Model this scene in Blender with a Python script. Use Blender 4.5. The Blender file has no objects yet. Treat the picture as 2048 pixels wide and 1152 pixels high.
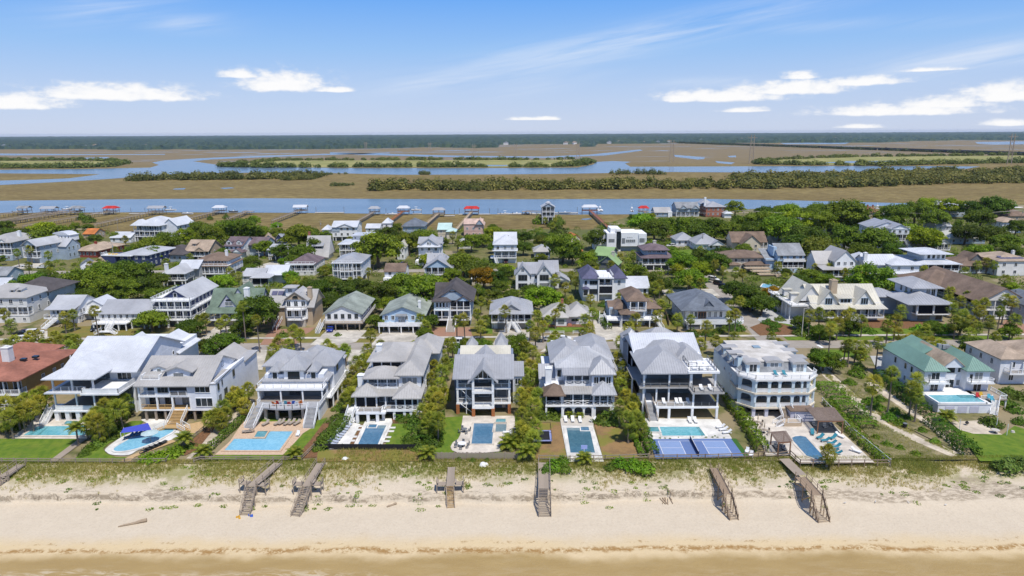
import bpy, math, random
import numpy as np
from mathutils import Vector, Matrix, noise
R=math.radians
random.seed(7); RNG=np.random.default_rng(11)
SC=bpy.context.scene; COL=SC.collection
# ------------------------------------------------------------------ camera
F=1365.33; CH=60.7; HOR=265.0
PITCH=math.atan((576-HOR)/F); ROLL=R(0.28)
cd=bpy.data.cameras.new('camera'); cam=bpy.data.objects.new('camera',cd); COL.objects.link(cam)
cd.sensor_width=36; cd.lens=24.0; cd.clip_start=1; cd.clip_end=60000
cam.matrix_world=Matrix.Translation((0,0,CH))@Matrix.Rotation(math.pi/2-PITCH,4,'X')@Matrix.Rotation(-ROLL,4,'Z')
SC.camera=cam
# ------------------------------------------------------------------ world
w=bpy.data.worlds.new('World'); SC.world=w; w.use_nodes=True
SUN=Vector((0.24,-0.42,1.0)).normalized()
def build_world():
 nt=w.node_tree; N=nt.nodes; L=nt.links; N.clear()
 def nd(t,**k):
  n=N.new(t)
  for a,b in k.items(): setattr(n,a,b)
  return n
 def mth(op,a,b=None,c=None):
  n=nd('ShaderNodeMath',operation=op)
  for i,q in enumerate((a,b,c)):
   if q is None: continue
   if isinstance(q,(int,float)): n.inputs[i].default_value=q
   else: L.new(q,n.inputs[i])
  return n.outputs[0]
 out=nd('ShaderNodeOutputWorld'); bg=nd('ShaderNodeBackground')
 sky=nd('ShaderNodeTexSky',sky_type='NISHITA',sun_disc=False)
 sky.sun_elevation=math.asin(SUN.z); sky.sun_rotation=math.atan2(SUN.x,SUN.y)
 sky.air_density=1.0; sky.dust_density=0.2; sky.ozone_density=2.0; sky.altitude=50
 tc=nd('ShaderNodeTexCoord'); sep=nd('ShaderNodeSeparateXYZ'); L.new(tc.outputs['Generated'],sep.inputs[0])
 x,y,z=sep.outputs
 az=mth('ARCTAN2',x,y); el=mth('ARCSINE',z)
 def pe(px,py): # the direction in which a cloud lies
  uu,vv=(px-1024)/F,(576-py)/F; c=math.cos(PITCH)+vv*math.sin(PITCH)
  return math.atan2(uu,c),math.atan2(-math.sin(PITCH)+vv*math.cos(PITCH),math.hypot(uu,c))
 # thin high cirrus: a few long streaks, frayed by noise drawn out along them
 sl=.16; cmb=nd('ShaderNodeCombineXYZ'); L.new(mth('MULTIPLY',mth('ADD',az,mth('MULTIPLY',el,.4)),5.0),cmb.inputs[0]); L.new(mth('MULTIPLY',mth('SUBTRACT',el,mth('MULTIPLY',az,sl)),75),cmb.inputs[1])
 n1=nd('ShaderNodeTexNoise'); n1.inputs['Scale'].default_value=1.0; n1.inputs['Detail'].default_value=8; n1.inputs['Roughness'].default_value=.6; n1.inputs['Distortion'].default_value=.5
 L.new(cmb.outputs[0],n1.inputs['Vector']); fr=mth('MULTIPLY',mth('SUBTRACT',n1.outputs[0],.32),3.2); cir=None
 for p,q,wd,amp in(((900,150),(1560,20),26,.75),((780,175),(1120,142),16,.6),((1780,140),(2160,90),20,.8),((120,22),(330,2),20,.5),((300,40),(450,44),16,.45),((1000,190),(1200,150),14,.3),((1340,168),(1520,165),8,.5),((1480,60),(1900,45),10,.3)):
  (a0,e0),(a1,e1)=pe(*p),pe(*q); k=(e1-e0)/(a1-a0); d=mth('DIVIDE',mth('SUBTRACT',mth('SUBTRACT',el,e0),mth('MULTIPLY',mth('SUBTRACT',az,a0),k)),wd/F); t=mth('DIVIDE',mth('SUBTRACT',az,(a0+a1)/2),(a1-a0)/1.7)
  g=mth('MULTIPLY',mth('EXPONENT',mth('MULTIPLY',mth('ADD',mth('MULTIPLY',d,d),mth('MULTIPLY',t,t)),-1)),amp); cir=g if cir is None else mth('MAXIMUM',cir,g)
 cl=nd('ShaderNodeClamp'); L.new(mth('MULTIPLY',cir,fr),cl.inputs[0]); cir=mth('MULTIPLY',cl.outputs[0],.8)
 # low cumulus banks: noise in azimuth / elevation, flat bases, only where the banks lie
 c2=nd('ShaderNodeCombineXYZ'); L.new(mth('MULTIPLY',az,32),c2.inputs[0]); L.new(mth('MULTIPLY',el,66),c2.inputs[1])
 n2=nd('ShaderNodeTexNoise'); n2.inputs['Scale'].default_value=1.15; n2.inputs['Detail'].default_value=9; n2.inputs['Roughness'].default_value=.62
 L.new(c2.outputs[0],n2.inputs['Vector'])
 def bank(a0,e0,sa,se):
  da=mth('DIVIDE',mth('SUBTRACT',az,a0),sa); de=mth('DIVIDE',mth('SUBTRACT',el,e0),se)
  up=mth('MULTIPLY',mth('LESS_THAN',de,0),2.6)
  de=mth('MULTIPLY',de,mth('ADD',up,1))
  return mth('EXPONENT',mth('MULTIPLY',mth('ADD',mth('MULTIPLY',da,da),mth('MULTIPLY',de,de)),-1))
 tot=None
 for px,py,sx,sy in [(570,172,92,34),(480,150,48,13),(240,190,145,25),(30,206,95,22),(1440,200,140,22),(1580,186,110,23),(1730,170,70,15),(1600,158,35,12),(1490,224,50,10),(1800,230,150,18),(1890,216,70,19),(2010,200,70,28),(1720,258,40,7),(2010,254,45,10),(1070,239,60,7),(660,180,45,10),(1860,145,50,6)]:
  a,e=pe(px,py); b=bank(a,e,sx/F,sy/F)
  tot=b if tot is None else mth('MAXIMUM',tot,b)
 dens=mth('ADD',mth('MULTIPLY',tot,1.25),mth('MULTIPLY',mth('SUBTRACT',n2.outputs[0],.5),1.9))
 r2=nd('ShaderNodeMapRange'); r2.inputs[1].default_value=.28; r2.inputs[2].default_value=.92; r2.interpolation_type='SMOOTHSTEP'; L.new(dens,r2.inputs[0])
 cum=mth('MULTIPLY',mth('MULTIPLY',r2.outputs[0],mth('MINIMUM',mth('MULTIPLY',tot,2.2),1)),.92)
 # the colour of the clear air itself
 hs=nd('ShaderNodeHueSaturation'); hs.inputs['Saturation'].default_value=1.12; hs.inputs['Hue'].default_value=.508; L.new(sky.outputs[0],hs.inputs['Color'])
 mul=nd('ShaderNodeMix',data_type='RGBA',blend_type='MULTIPLY'); mul.inputs[0].default_value=1
 L.new(hs.outputs[0],mul.inputs[6]); mul.inputs[7].default_value=(1.0,1.03,1.1,1)
 # the paler air low down: whitish at the horizon, deepening with height, the same all round
 ramp=nd('ShaderNodeValToRGB'); L.new(mth('DIVIDE',mth('MAXIMUM',el,0),.30),ramp.inputs[0]); e=ramp.color_ramp.elements
 for k,(p,c) in enumerate(((0,(.585,.665,.86)),(.197,(.47,.615,.89)),(.373,(.315,.545,.92)),(.584,(.165,.425,.94)),(1,(.085,.29,.80)))):
  q=e[k] if k<2 else e.new(p); q.position=p; q.color=(*c,1)
 rs=nd('ShaderNodeVectorMath',operation='SCALE'); L.new(ramp.outputs[0],rs.inputs[0]); rs.inputs['Scale'].default_value=7.75
 fd=nd('ShaderNodeMapRange',interpolation_type='SMOOTHSTEP'); fd.inputs[1].default_value=.19; fd.inputs[2].default_value=.5; fd.inputs[3].default_value=.92; fd.inputs[4].default_value=0; L.new(el,fd.inputs[0])
 m0=nd('ShaderNodeMix',data_type='RGBA'); L.new(fd.outputs[0],m0.inputs[0]); L.new(mul.outputs[2],m0.inputs[6]); L.new(rs.outputs[0],m0.inputs[7])
 m1=nd('ShaderNodeMix',data_type='RGBA'); L.new(cir,m1.inputs[0]); L.new(m0.outputs[2],m1.inputs[6]); m1.inputs[7].default_value=(6.2,6.7,7.6,1)
 m2=nd('ShaderNodeMix',data_type='RGBA'); L.new(cum,m2.inputs[0]); L.new(m1.outputs[2],m2.inputs[6]); sh=nd('ShaderNodeMix',data_type='RGBA'); r3=nd('ShaderNodeMapRange'); r3.inputs[1].default_value=.4; r3.inputs[2].default_value=1.1; L.new(dens,r3.inputs[0]); L.new(r3.outputs[0],sh.inputs[0]); sh.inputs[6].default_value=(6.0,6.4,7.2,1); sh.inputs[7].default_value=(8.1,8.0,7.9,1); L.new(sh.outputs[2],m2.inputs[7])
 L.new(m2.outputs[2],bg.inputs[0]); bg.inputs[1].default_value=.12
 L.new(bg.outputs[0],out.inputs[0])
build_world()
sd=bpy.data.lights.new('sun','SUN'); sd.energy=4.15; sd.angle=R(.53); sd.color=(1,.955,.88)
so=bpy.data.objects.new('sun',sd); COL.objects.link(so); so.rotation_euler=SUN.to_track_quat('Z','Y').to_euler(); so.location=(60,-60,300)
vs=SC.view_settings; vs.view_transform='Standard'; vs.look='None'; vs.gamma=1; vs.exposure=0.08; vs.use_curve_mapping=False
SC.render.engine='CYCLES'; SC.cycles.max_bounces=6; SC.cycles.diffuse_bounces=3; SC.cycles.transparent_max_bounces=6; SC.cycles.use_denoising=True
# ------------------------------------------------------------------ from the picture to the ground
def G(px,py,z=0.0):
 u=(px-1024)/F; v=(576-py)/F
 u,v=u*math.cos(ROLL)+v*math.sin(ROLL), -u*math.sin(ROLL)+v*math.cos(ROLL)
 c,s=math.cos(PITCH),math.sin(PITCH)
 dy=c+v*s; dz=-s+v*c; t=(z-CH)/dz
 return (u*t,dy*t)
def pxm(Y,z=0): # picture pixels per metre at distance Y
 return F/(Y*math.cos(PITCH)+(CH-z)*math.sin(PITCH))
# ------------------------------------------------------------------ materials
MATS={}
def mat(name,col,rough=.7,var=.12,scale=3.0,metal=0,spec=.3,bump=0,col2=None,scale2=None,detail=4,amp=.28):
 if name in MATS: return MATS[name]
 m=bpy.data.materials.new(name); m.use_nodes=True; nt=m.node_tree; N=nt.nodes; L=nt.links
 b=N['Principled BSDF']; b.inputs['Roughness'].default_value=rough; b.inputs['Metallic'].default_value=metal; b.inputs['Specular IOR Level'].default_value=spec
 tc=N.new('ShaderNodeTexCoord'); nz=N.new('ShaderNodeTexNoise'); nz.inputs['Scale'].default_value=scale; nz.inputs['Detail'].default_value=detail; nz.inputs['Roughness'].default_value=.65
 L.new(tc.outputs['Object'],nz.inputs['Vector'])
 rp=N.new('ShaderNodeValToRGB'); L.new(nz.outputs[0],rp.inputs[0])
 c1=[max(0,q*(1-var)) for q in col]; c2=list(col2) if col2 else [min(1,q*(1+var)) for q in col]
 rp.color_ramp.elements[0].position=.3; rp.color_ramp.elements[1].position=.7
 rp.color_ramp.elements[0].color=(*c1,1); rp.color_ramp.elements[1].color=(*c2,1)
 src=rp.outputs[0]
 if scale2:
  n3=N.new('ShaderNodeTexNoise'); n3.inputs['Scale'].default_value=scale2; n3.inputs['Detail'].default_value=3; L.new(tc.outputs['Object'],n3.inputs['Vector'])
  mr=N.new('ShaderNodeMapRange'); mr.inputs[1].default_value=.3; mr.inputs[2].default_value=.7; mr.inputs[3].default_value=1-amp; mr.inputs[4].default_value=1+amp*.8; L.new(n3.outputs[0],mr.inputs[0])
  mx=N.new('ShaderNodeVectorMath'); mx.operation='SCALE'; L.new(src,mx.inputs[0]); L.new(mr.outputs[0],mx.inputs['Scale']); src=mx.outputs[0]
 L.new(src,b.inputs['Base Color'])
 if bump:
  bp=N.new('ShaderNodeBump'); bp.inputs['Strength'].default_value=bump; bp.inputs['Distance'].default_value=.1; L.new(nz.outputs[0],bp.inputs['Height']); L.new(bp.outputs[0],b.inputs['Normal'])
 MATS[name]=m; return m
def leafmat(name,col,col2,trans=.35):
 if name in MATS: return MATS[name]
 m=bpy.data.materials.new(name); m.use_nodes=True; nt=m.node_tree; N=nt.nodes; L=nt.links
 b=N['Principled BSDF']; b.inputs['Roughness'].default_value=.55; b.inputs['Specular IOR Level'].default_value=.25
 oi=N.new('ShaderNodeObjectInfo'); at=N.new('ShaderNodeAttribute'); at.attribute_name='tint'
 mx=N.new('ShaderNodeMix'); mx.data_type='RGBA'; mx.inputs[6].default_value=(*col,1); mx.inputs[7].default_value=(*col2,1); L.new(at.outputs['Fac'],mx.inputs[0])
 mu=N.new('ShaderNodeMix'); mu.data_type='RGBA'; mu.blend_type='MULTIPLY'; mu.inputs[0].default_value=1; L.new(mx.outputs[2],mu.inputs[6]); L.new(oi.outputs['Color'],mu.inputs[7])
 hs=N.new('ShaderNodeHueSaturation'); L.new(mu.outputs[2],hs.inputs['Color'])
 mr=N.new('ShaderNodeMapRange'); mr.inputs[3].default_value=.488; mr.inputs[4].default_value=.512; L.new(oi.outputs['Random'],mr.inputs[0]); L.new(mr.outputs[0],hs.inputs['Hue'])
 L.new(hs.outputs[0],b.inputs['Base Color'])
 tr=N.new('ShaderNodeBsdfTranslucent'); L.new(hs.outputs[0],tr.inputs[0])
 ms=N.new('ShaderNodeMixShader'); ms.inputs[0].default_value=trans; L.new(b.outputs[0],ms.inputs[1]); L.new(tr.outputs[0],ms.inputs[2])
 L.new(ms.outputs[0],N['Material Output'].inputs[0]); MATS[name]=m; return m
PAL=dict(white=(.80,.80,.79),offwhite=(.70,.69,.66),deckwood=(.27,.24,.21),cream=(.62,.55,.43),paleblue=(.71,.725,.755),sky=(.42,.55,.68),bluegrey=(.36,.43,.50),navy=(.035,.05,.12),grey=(.42,.43,.44),dgrey=(.16,.17,.18),tan=(.46,.36,.25),red=(.34,.07,.05),brick=(.36,.14,.09),pink=(.62,.42,.36),gold=(.33,.20,.07),yellow=(.74,.68,.45),lilac=(.52,.52,.60),aqua=(.60,.69,.715),conc=(.52,.48,.42),black=(.02,.02,.022),wood=(.30,.22,.15),oldwood=(.33,.27,.21),newwood=(.46,.30,.13),rust=(.38,.14,.05),slate=(.20,.24,.33),
 rwhite=(.56,.575,.60),rsilver=(.44,.445,.455),rlgrey=(.35,.355,.37),rgrey=(.26,.27,.28),rsteel=(.15,.17,.20),rbrown=(.19,.135,.10),rtan=(.40,.31,.23),rred=(.30,.125,.085),rterra=(.50,.17,.05),rpurple=(.16,.12,.13),rslate=(.10,.10,.16),rdark=(.085,.075,.075),rgg=(.27,.30,.26),rsage=(.15,.20,.15),rlime=(.26,.38,.16),rteal=(.17,.29,.235),rmint=(.48,.63,.58),rcream=(.55,.52,.43),rpink=(.55,.40,.33),rbgrey=(.40,.385,.365))
def M(k):
 if k in MATS: return MATS[k]
 c=PAL[k]
 if k in('rwhite','rsilver','rlgrey','rteal','rlime','rcream','rbgrey','rmint'): return mat(k,c,.42,.06,1.3,spec=.4,scale2=.16,amp=.14)
 if k[0]=='r' and k not in('red','rust'): return mat(k,c,.9,.16,1.6,scale2=.25)
 return mat(k,c,.75,.06,.9,scale2=.22,amp=.09)
def glassmat():
 m=mat('window_glass',(.022,.030,.036),.08,.5,.35,spec=.4); return m
def simple(name,col,rough=.5,metal=0,spec=.4): return mat(name,col,rough,.06,2,metal,spec)
# ------------------------------------------------------------------ meshes and objects
class MB:
 def __init__(s): s.v=[];s.f=[]
 def poly(s,*p):
  n=len(s.v); s.v.extend(tuple(q) for q in p); s.f.append(tuple(range(n,n+len(p)))); return s
 def box(s,x0,x1,y0,y1,z0,z1):
  n=len(s.v); s.v+= [(x0,y0,z0),(x1,y0,z0),(x1,y1,z0),(x0,y1,z0),(x0,y0,z1),(x1,y0,z1),(x1,y1,z1),(x0,y1,z1)]
  s.f+=[tuple(n+i for i in q) for q in((3,2,1,0),(4,5,6,7),(0,1,5,4),(1,2,6,5),(2,3,7,6),(3,0,4,7))]; return s
 def bar(s,a,b,w,h=None):
  a=Vector(a);b=Vector(b);d=(b-a)
  if d.length<1e-6: return s
  d.normalize(); h=h or w
  r=d.cross(Vector((0,0,1)))
  r=Vector((1,0,0)) if r.length<1e-3 else r.normalized()
  u=r.cross(d).normalized(); n=len(s.v)
  for p in(a,b):
   for i,j in((-1,-1),(1,-1),(1,1),(-1,1)): s.v.append(tuple(p+r*(i*w/2)+u*(j*h/2)))
  s.f+=[tuple(n+i for i in q) for q in((0,1,2,3),(7,6,5,4),(0,4,5,1),(1,5,6,2),(2,6,7,3),(3,7,4,0))]; return s
 def cyl(s,x,y,z0,z1,r,n=8,r2=None):
  r2=r if r2 is None else r2; k=len(s.v)
  for z,q in((z0,r),(z1,r2)):
   for i in range(n): a=2*math.pi*i/n; s.v.append((x+q*math.cos(a),y+q*math.sin(a),z))
  for i in range(n): s.f.append((k+i,k+(i+1)%n,k+n+(i+1)%n,k+n+i))
  s.f.append(tuple(k+n+i for i in range(n))); s.f.append(tuple(k+n-1-i for i in range(n))); return s
 def prism(s,pts,z0,z1):
  k=len(s.v); n=len(pts); s.v+=[(p[0],p[1],z0) for p in pts]+[(p[0],p[1],z1) for p in pts]
  for i in range(n): j=(i+1)%n; s.f.append((k+i,k+j,k+n+j,k+n+i))
  s.f.append(tuple(k+n+i for i in range(n))); s.f.append(tuple(k+n-1-i for i in range(n))); return s
 def xprism(s,pts,y0,y1): # outline in x,z pushed through y
  k=len(s.v); n=len(pts); s.v+=[(p[0],y0,p[1]) for p in pts]+[(p[0],y1,p[1]) for p in pts]
  for i in range(n): j=(i+1)%n; s.f.append((k+i,k+j,k+n+j,k+n+i))
  s.f.append(tuple(k+i for i in range(n))); s.f.append(tuple(k+n+n-1-i for i in range(n))); return s
 def mesh(s,name,m):
  me=bpy.data.meshes.new(name); me.from_pydata(s.v,[],s.f); me.update()
  if m: me.materials.append(m if not isinstance(m,str) else M(m))
  return me
def link(name,data,parent=None,loc=(0,0,0),rz=0,sc=None):
 o=bpy.data.objects.new(name,data); COL.objects.link(o)
 if parent: o.parent=parent
 o.location=loc
 if rz: o.rotation_euler=(0,0,rz)
 if sc is not None: o.scale=sc if hasattr(sc,'__len__') else (sc,sc,sc)
 return o
def tag(o,label,cat,group=None,kind=None):
 if label: o['label']=label
 if cat: o['category']=cat
 if group: o['group']=group
 if kind: o['kind']=kind
 return o
def thing(name,label,cat,loc=(0,0,0),rz=0,group=None):
 return tag(link(name,None,None,loc,rz),label,cat,group)
MC={}
def cached(key,fn):
 if key not in MC: MC[key]=fn()
 return MC[key]
def copy_tree(o,parent=None):
 c=o.copy(); COL.objects.link(c)
 if parent: c.parent=parent
 for ch in list(o.children): copy_tree(ch,c)
 return c
def curve(pts,n=6,closed=True):
 P=[Vector((p[0],p[1])) for p in pts]; out=[]; k=len(P)
 for i in range(k if closed else k-1):
  p0=P[(i-1)%k] if closed or i>0 else P[i]; p1=P[i]; p2=P[(i+1)%k]; p3=P[(i+2)%k] if closed or i+2<k else p2
  for j in range(n):
   t=j/n; out.append(tuple(.5*((2*p1)+(p2-p0)*t+(2*p0-5*p1+4*p2-p3)*t*t+(3*p1-p0-3*p2+p3)*t**3)))
 if not closed: out.append(tuple(P[-1]))
 return out
def px(*pts,z=0): return [G(a,b,z) for a,b in pts]
ZL=[0.0]
def ground(name,pts,m,z,kind='structure',smooth=0,label=None,cat=None):
 if 0<z<.1: ZL[0]+=.0022; z+=ZL[0]
 if smooth: pts=curve(pts,smooth)
 b=MB().poly(*[(p[0],p[1],0) for p in pts]); me=b.mesh(name,m)
 if me.polygons[0].normal.z<0: me.flip_normals()
 o=link(name,me,None,(0,0,z)); o['kind']=kind
 if label: o['label']=label
 if cat: o['category']=cat
 return o
def ribbon(name,pts,wid,m,z,smooth=5,kind='structure',jit=0):
 P=[Vector(p) for p in (curve(pts,smooth,False) if smooth else pts)]; b=MB(); Ls=[];Rs=[]
 for i,p in enumerate(P):
  d=(P[min(i+1,len(P)-1)]-P[max(i-1,0)]).normalized(); n=Vector((-d.y,d.x))
  ww=wid if not hasattr(wid,'__len__') else wid[0]+(wid[1]-wid[0])*i/max(1,len(P)-1)
  ww*=1+jit*random.uniform(-1,1)
  Ls.append(p+n*ww/2); Rs.append(p-n*ww/2)
 for i in range(len(P)-1): b.poly((*Ls[i],0),(*Rs[i],0),(*Rs[i+1],0),(*Ls[i+1],0))
 me=b.mesh(name,m)
 for p in me.polygons:
  if p.normal.z<0: me.flip_normals(); break
 o=link(name,me,None,(0,0,z)); o['kind']=kind; return o
# ------------------------------------------------------------------ house kit
FOOT=[]   # footprints, so that trees keep clear
GLASS=glassmat(); BLIND=mat('blind_behind_glass',(.22,.235,.24),.12,.25,.3,spec=.5); SCREEN=simple('insect_screen',(.018,.02,.026),.8,0,.1); DOOR=simple('garage_door',(.30,.30,.30),.6)
def clipconv(poly,e,s): # where the line (p.e == s) meets a convex polygon
 hit=[]
 n=len(poly)
 for i in range(n):
  a,b=poly[i],poly[(i+1)%n]; da,db=a.dot(e)-s,b.dot(e)-s
  if (da<0)!=(db<0): hit.append(a+(b-a)*(da/(da-db)))
 return hit if len(hit)==2 else None
def roofmesh(polys,t=.22,seam=0):
 b=MB(); V=[[Vector(p) for p in q] for q in polys]
 edges={}
 key=lambda p:(round(p.x,3),round(p.y,3),round(p.z,3))
 for q in V:
  b.poly(*q); b.poly(*[p-Vector((0,0,t)) for p in reversed(q)])
  for i in range(len(q)):
   a,c=q[i],q[(i+1)%len(q)]; k=tuple(sorted((key(a),key(c))))
   edges.setdefault(k,[]).append((a,c))
 for k,l in edges.items():
  if len(l)==1:
   a,c=l[0]; d=Vector((0,0,t)); b.poly(a-d,c-d,c,a)
 if seam:
  for q in V:
   n=(q[1]-q[0]).cross(q[2]-q[0])
   if n.length<1e-6: continue
   n.normalize()
   if n.z<0:n=-n
   if n.z>.9999: e=Vector((1,0,0))
   else: e=Vector((0,0,1)).cross(n).normalized()
   vals=[p.dot(e) for p in q]; s=min(vals)+seam*.5
   while s<max(vals):
    h=clipconv(q,e,s)
    if h:
     a,c=h; o=n*.055
     b.poly(a-e*.035,c-e*.035,c+o,a+o); b.poly(a+o,c+o,c+e*.035,a+e*.035)
    s+=seam
 return b
class House:
 def __init__(s,label,p0,p1,py,rz=0,cat='house',seam=0,D=12,near=False,name='house',group=None,world=False):
  if world: Y,xa,xb=py,p0,p1
  else: Y=G((p0+p1)/2,py)[1]; xa=G(p0,py)[0]; xb=G(p1,py)[0]
  s.W=abs(xb-xa); s.seam=seam; s.near=near; s.D=D; s.rz=R(rz)
  c,sn=math.cos(s.rz),math.sin(s.rz); cx=(xa+xb)/2; s.x0=cx-c*s.W/2; s.y0=Y-sn*s.W/2
  s.r=thing(name,label,cat,(s.x0,s.y0,0),s.rz,group); s.right=cx<0
  FOOT.append((s.x0,s.y0,s.W,D,s.rz)); s.short=label
 def toW(s,x,y,z=0):
  c,n=math.cos(s.rz),math.sin(s.rz); return (s.x0+c*x-n*y,s.y0+n*x+c*y,z)
 def add(s,name,b,m,parent=None,loc=(0,0,0),rz=0,key=None):
  if isinstance(b,MB):
   b=b.mesh(name,m if not isinstance(m,str) else M(m))
  return link(name,b,parent or s.r,loc,rz)
 def wall(s,x0,x1,y0,y1,z0,z1,m,name='wall'): return s.add(name,MB().box(x0,x1,y0,y1,z0,z1),m)
 def slab(s,x0,x1,y0,y1,z,m='white',t=.35,name='deck'): return s.add(name,MB().box(x0,x1,y0,y1,z-t,z),m)
 def hip(s,x0,x1,y0,y1,z,h,m,ov=.6,axis=None,name='roof',t=.22):
  x0-=ov;x1+=ov;y0-=ov;y1+=ov; W,D=x1-x0,y1-y0; axis=axis or('x' if W>=D else 'y')
  if axis=='x': k=min(D/2,W/2-.01); a,b=(x0+k,(y0+y1)/2,z+h),(x1-k,(y0+y1)/2,z+h)
  else: k=min(W/2,D/2-.01); a,b=((x0+x1)/2,y0+k,z+h),((x0+x1)/2,y1-k,z+h)
  A,B,C,E=(x0,y0,z),(x1,y0,z),(x1,y1,z),(x0,y1,z)
  P=[(A,B,b,a),(B,C,b),(C,E,a,b),(E,A,a)] if axis=='x' else [(A,B,a),(B,C,b,a),(C,E,b),(E,A,a,b)]
  return s.add(name,roofmesh(P,t,s.seam),m)
 def gable(s,x0,x1,y0,y1,z,h,m,wm=None,axis='x',ov=.6,name='roof',t=.22,trim=None,ends=(1,1)):
  X0,X1,Y0,Y1=x0,x1,y0,y1
  if axis=='x':
   k=h/((y1-y0)/2); z-=ov*k; h+=ov*k; x0-=ov*.6;x1+=ov*.6;y0-=ov;y1+=ov; ym=(y0+y1)/2
   P=[((x0,y0,z),(x1,y0,z),(x1,ym,z+h),(x0,ym,z+h)),((x1,y1,z),(x0,y1,z),(x0,ym,z+h),(x1,ym,z+h))]
  else:
   k=h/((x1-x0)/2); z-=ov*k; h+=ov*k; x0-=ov;x1+=ov;y0-=ov*.6;y1+=ov*.6; xm=(x0+x1)/2
   P=[((x0,y1,z),(x0,y0,z),(xm,y0,z+h),(xm,y1,z+h)),((x1,y0,z),(x1,y1,z),(xm,y1,z+h),(xm,y0,z+h))]
  r=s.add(name,roofmesh(P,t,s.seam),m)
  if wm:
   zb=z+ov*k-.02; ht=(h-ov*k)-t-.03
   for i,on in enumerate(ends):
    if not on: continue
    b=MB()
    if axis=='x':
     xx=X0+.02 if i==0 else X1-.16; ym=(Y0+Y1)/2
     for q in(0,1):
      pass
     p=[(Y0+.2,zb),(Y1-.2,zb),(ym,zb+ht)]; k0=len(b.v)
     b.v+=[(xx,a,c) for a,c in p]+[(xx+.14,a,c) for a,c in p]; b.f+=[(0,2,1),(3,4,5),(0,1,4,3),(1,2,5,4),(2,0,3,5)]
    else:
     yy=Y0+.02 if i==0 else Y1-.16; xm=(X0+X1)/2
     b.xprism([(X0+.2,zb),(X1-.2,zb),(xm,zb+ht)],yy,yy+.14)
    s.add('gable',b,wm)
  return r
 def shed(s,x0,x1,y0,y1,z0,z1,m,ov=.3,name='roof',t=.18):
  P=[((x0-ov,y0-ov,z0),(x1+ov,y0-ov,z0),(x1+ov,y1,z1),(x0-ov,y1,z1))]
  return s.add(name,roofmesh(P,t,s.seam),m)
 def win(s,face,p,u,z,w=1.1,h=1.5,nx=2,frame='white',pane=None,name='window'):
  nx=int(nx)
  def fr():
   b=MB(); k=.09
   b.box(-w/2,w/2,-.10,.0,h-k,h).box(-w/2,w/2,-.13,.0,0,k).box(-w/2,-w/2+k,-.10,0,k,h-k).box(w/2-k,w/2,-.10,0,k,h-k)
   for i in range(1,nx): x=-w/2+w*i/nx; b.box(x-.04,x+.04,-.09,0,k,h-k)
   return b.mesh('window',frame if not isinstance(frame,str) else M(frame))
  f=cached(('w',round(w,2),round(h,2),nx,frame),fr)
  bl=pane is None and frame!='black' and random.random()<.28
  g=cached(('p',round(w,2),round(h,2),pane,bl),lambda:MB().box(-w/2+.05,w/2-.05,-.05,-.01,h*.42,h-.05).box(-w/2+.05,w/2-.05,-.045,-.01,.05,h*.42).mesh('pane',BLIND) if bl else MB().box(-w/2+.05,w/2-.05,-.05,-.01,.05,h-.05).mesh('pane',pane or GLASS))
  if face=='f': loc,rz=(u,p,z),0
  elif face=='r': loc,rz=(p,u,z),math.pi/2
  elif face=='l': loc,rz=(p,u,z),-math.pi/2
  else: loc,rz=(u,p,z),math.pi
  o=link(name,f,s.r,loc,rz); link('pane',g,o); return o
 def wins(s,face,p,us,z,w=1.1,h=1.5,nx=2,frame='white'):
  for u in us: s.win(face,p,u,z,w,h,nx,frame)
 def col(s,x,y,z0,z1,w=.3,m='white',name='column'):
  me=cached(('c',round(z1-z0,2),round(w,2),m),lambda:MB().box(-w/2,w/2,-w/2,w/2,0,z1-z0).mesh('column',M(m)))
  return link(name,me,s.r,(x,y,z0))
 def rail(s,a,b,z,h=1.0,m='white',style='v',parent=None,zb=None):
  zb=z if zb is None else zb
  a=Vector((a[0],a[1],z)); c=Vector((b[0],b[1],zb)); L=(c-a).length; mb=MB()
  if L<.2: return
  up=lambda p,k:p+Vector((0,0,k))
  mb.bar(up(a,h),up(c,h),.10,.08); mb.bar(up(a,.12),up(c,.12),.06,.06)
  n=max(1,int(round(L/1.9)))
  for i in range(n+1): p=a+(c-a)*(i/n); mb.bar(p,up(p,h+.05),.11)
  if style=='v':
   k=max(2,int(L/(.22 if s.near else .4)))
   for i in range(1,k): p=a+(c-a)*(i/k); mb.bar(up(p,.12),up(p,h-.03),.035)
  elif style=='x':
   for i in range(n):
    p,q=a+(c-a)*(i/n),a+(c-a)*((i+1)/n); mb.bar(up(p,.14),up(q,h-.05),.09,.07); mb.bar(up(p,h-.05),up(q,.14),.085,.065)
  elif style=='solid':
   mb.bar(up(a,h*.52),up(c,h*.52),.05,h*.75)
  elif style=='cable':
   for k in(.35,.55,.75): mb.bar(up(a,k),up(c,k),.025)
  return s.add('railing',mb,m,parent)
 def rails(s,pts,z,h=1.0,m='white',style='v'):
  for a,b in zip(pts[:-1],pts[1:]): s.rail(a,b,z,h,m,style)
 def stair(s,x,y,z1,w,run,dirn=(0,-1),z0=0,m='white',rail='white',tm=None,style='v'):
  n=max(3,int(round((z1-z0)/.19))); d=Vector((dirn[0],dirn[1],0)).normalized(); r=Vector((-d.y,d.x,0)); top=Vector((x,y,z1)); end=top+d*run; end.z=z0
  mb=MB()
  for k in(-1,1): mb.bar(top+r*k*w/2-Vector((0,0,.22)),end+r*k*w/2+Vector((0,0,.02)),.09,.3)
  st=s.add('stairs',mb,m)
  ang=math.atan2(d.y,d.x)-math.pi/2
  tr=cached(('step',round(w,2),round(run/n,2),tm or m),lambda:MB().box(-w/2+.05,w/2-.05,-run/n*.55,run/n*.5,-.07,0).mesh('step',M(tm or m)))
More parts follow.
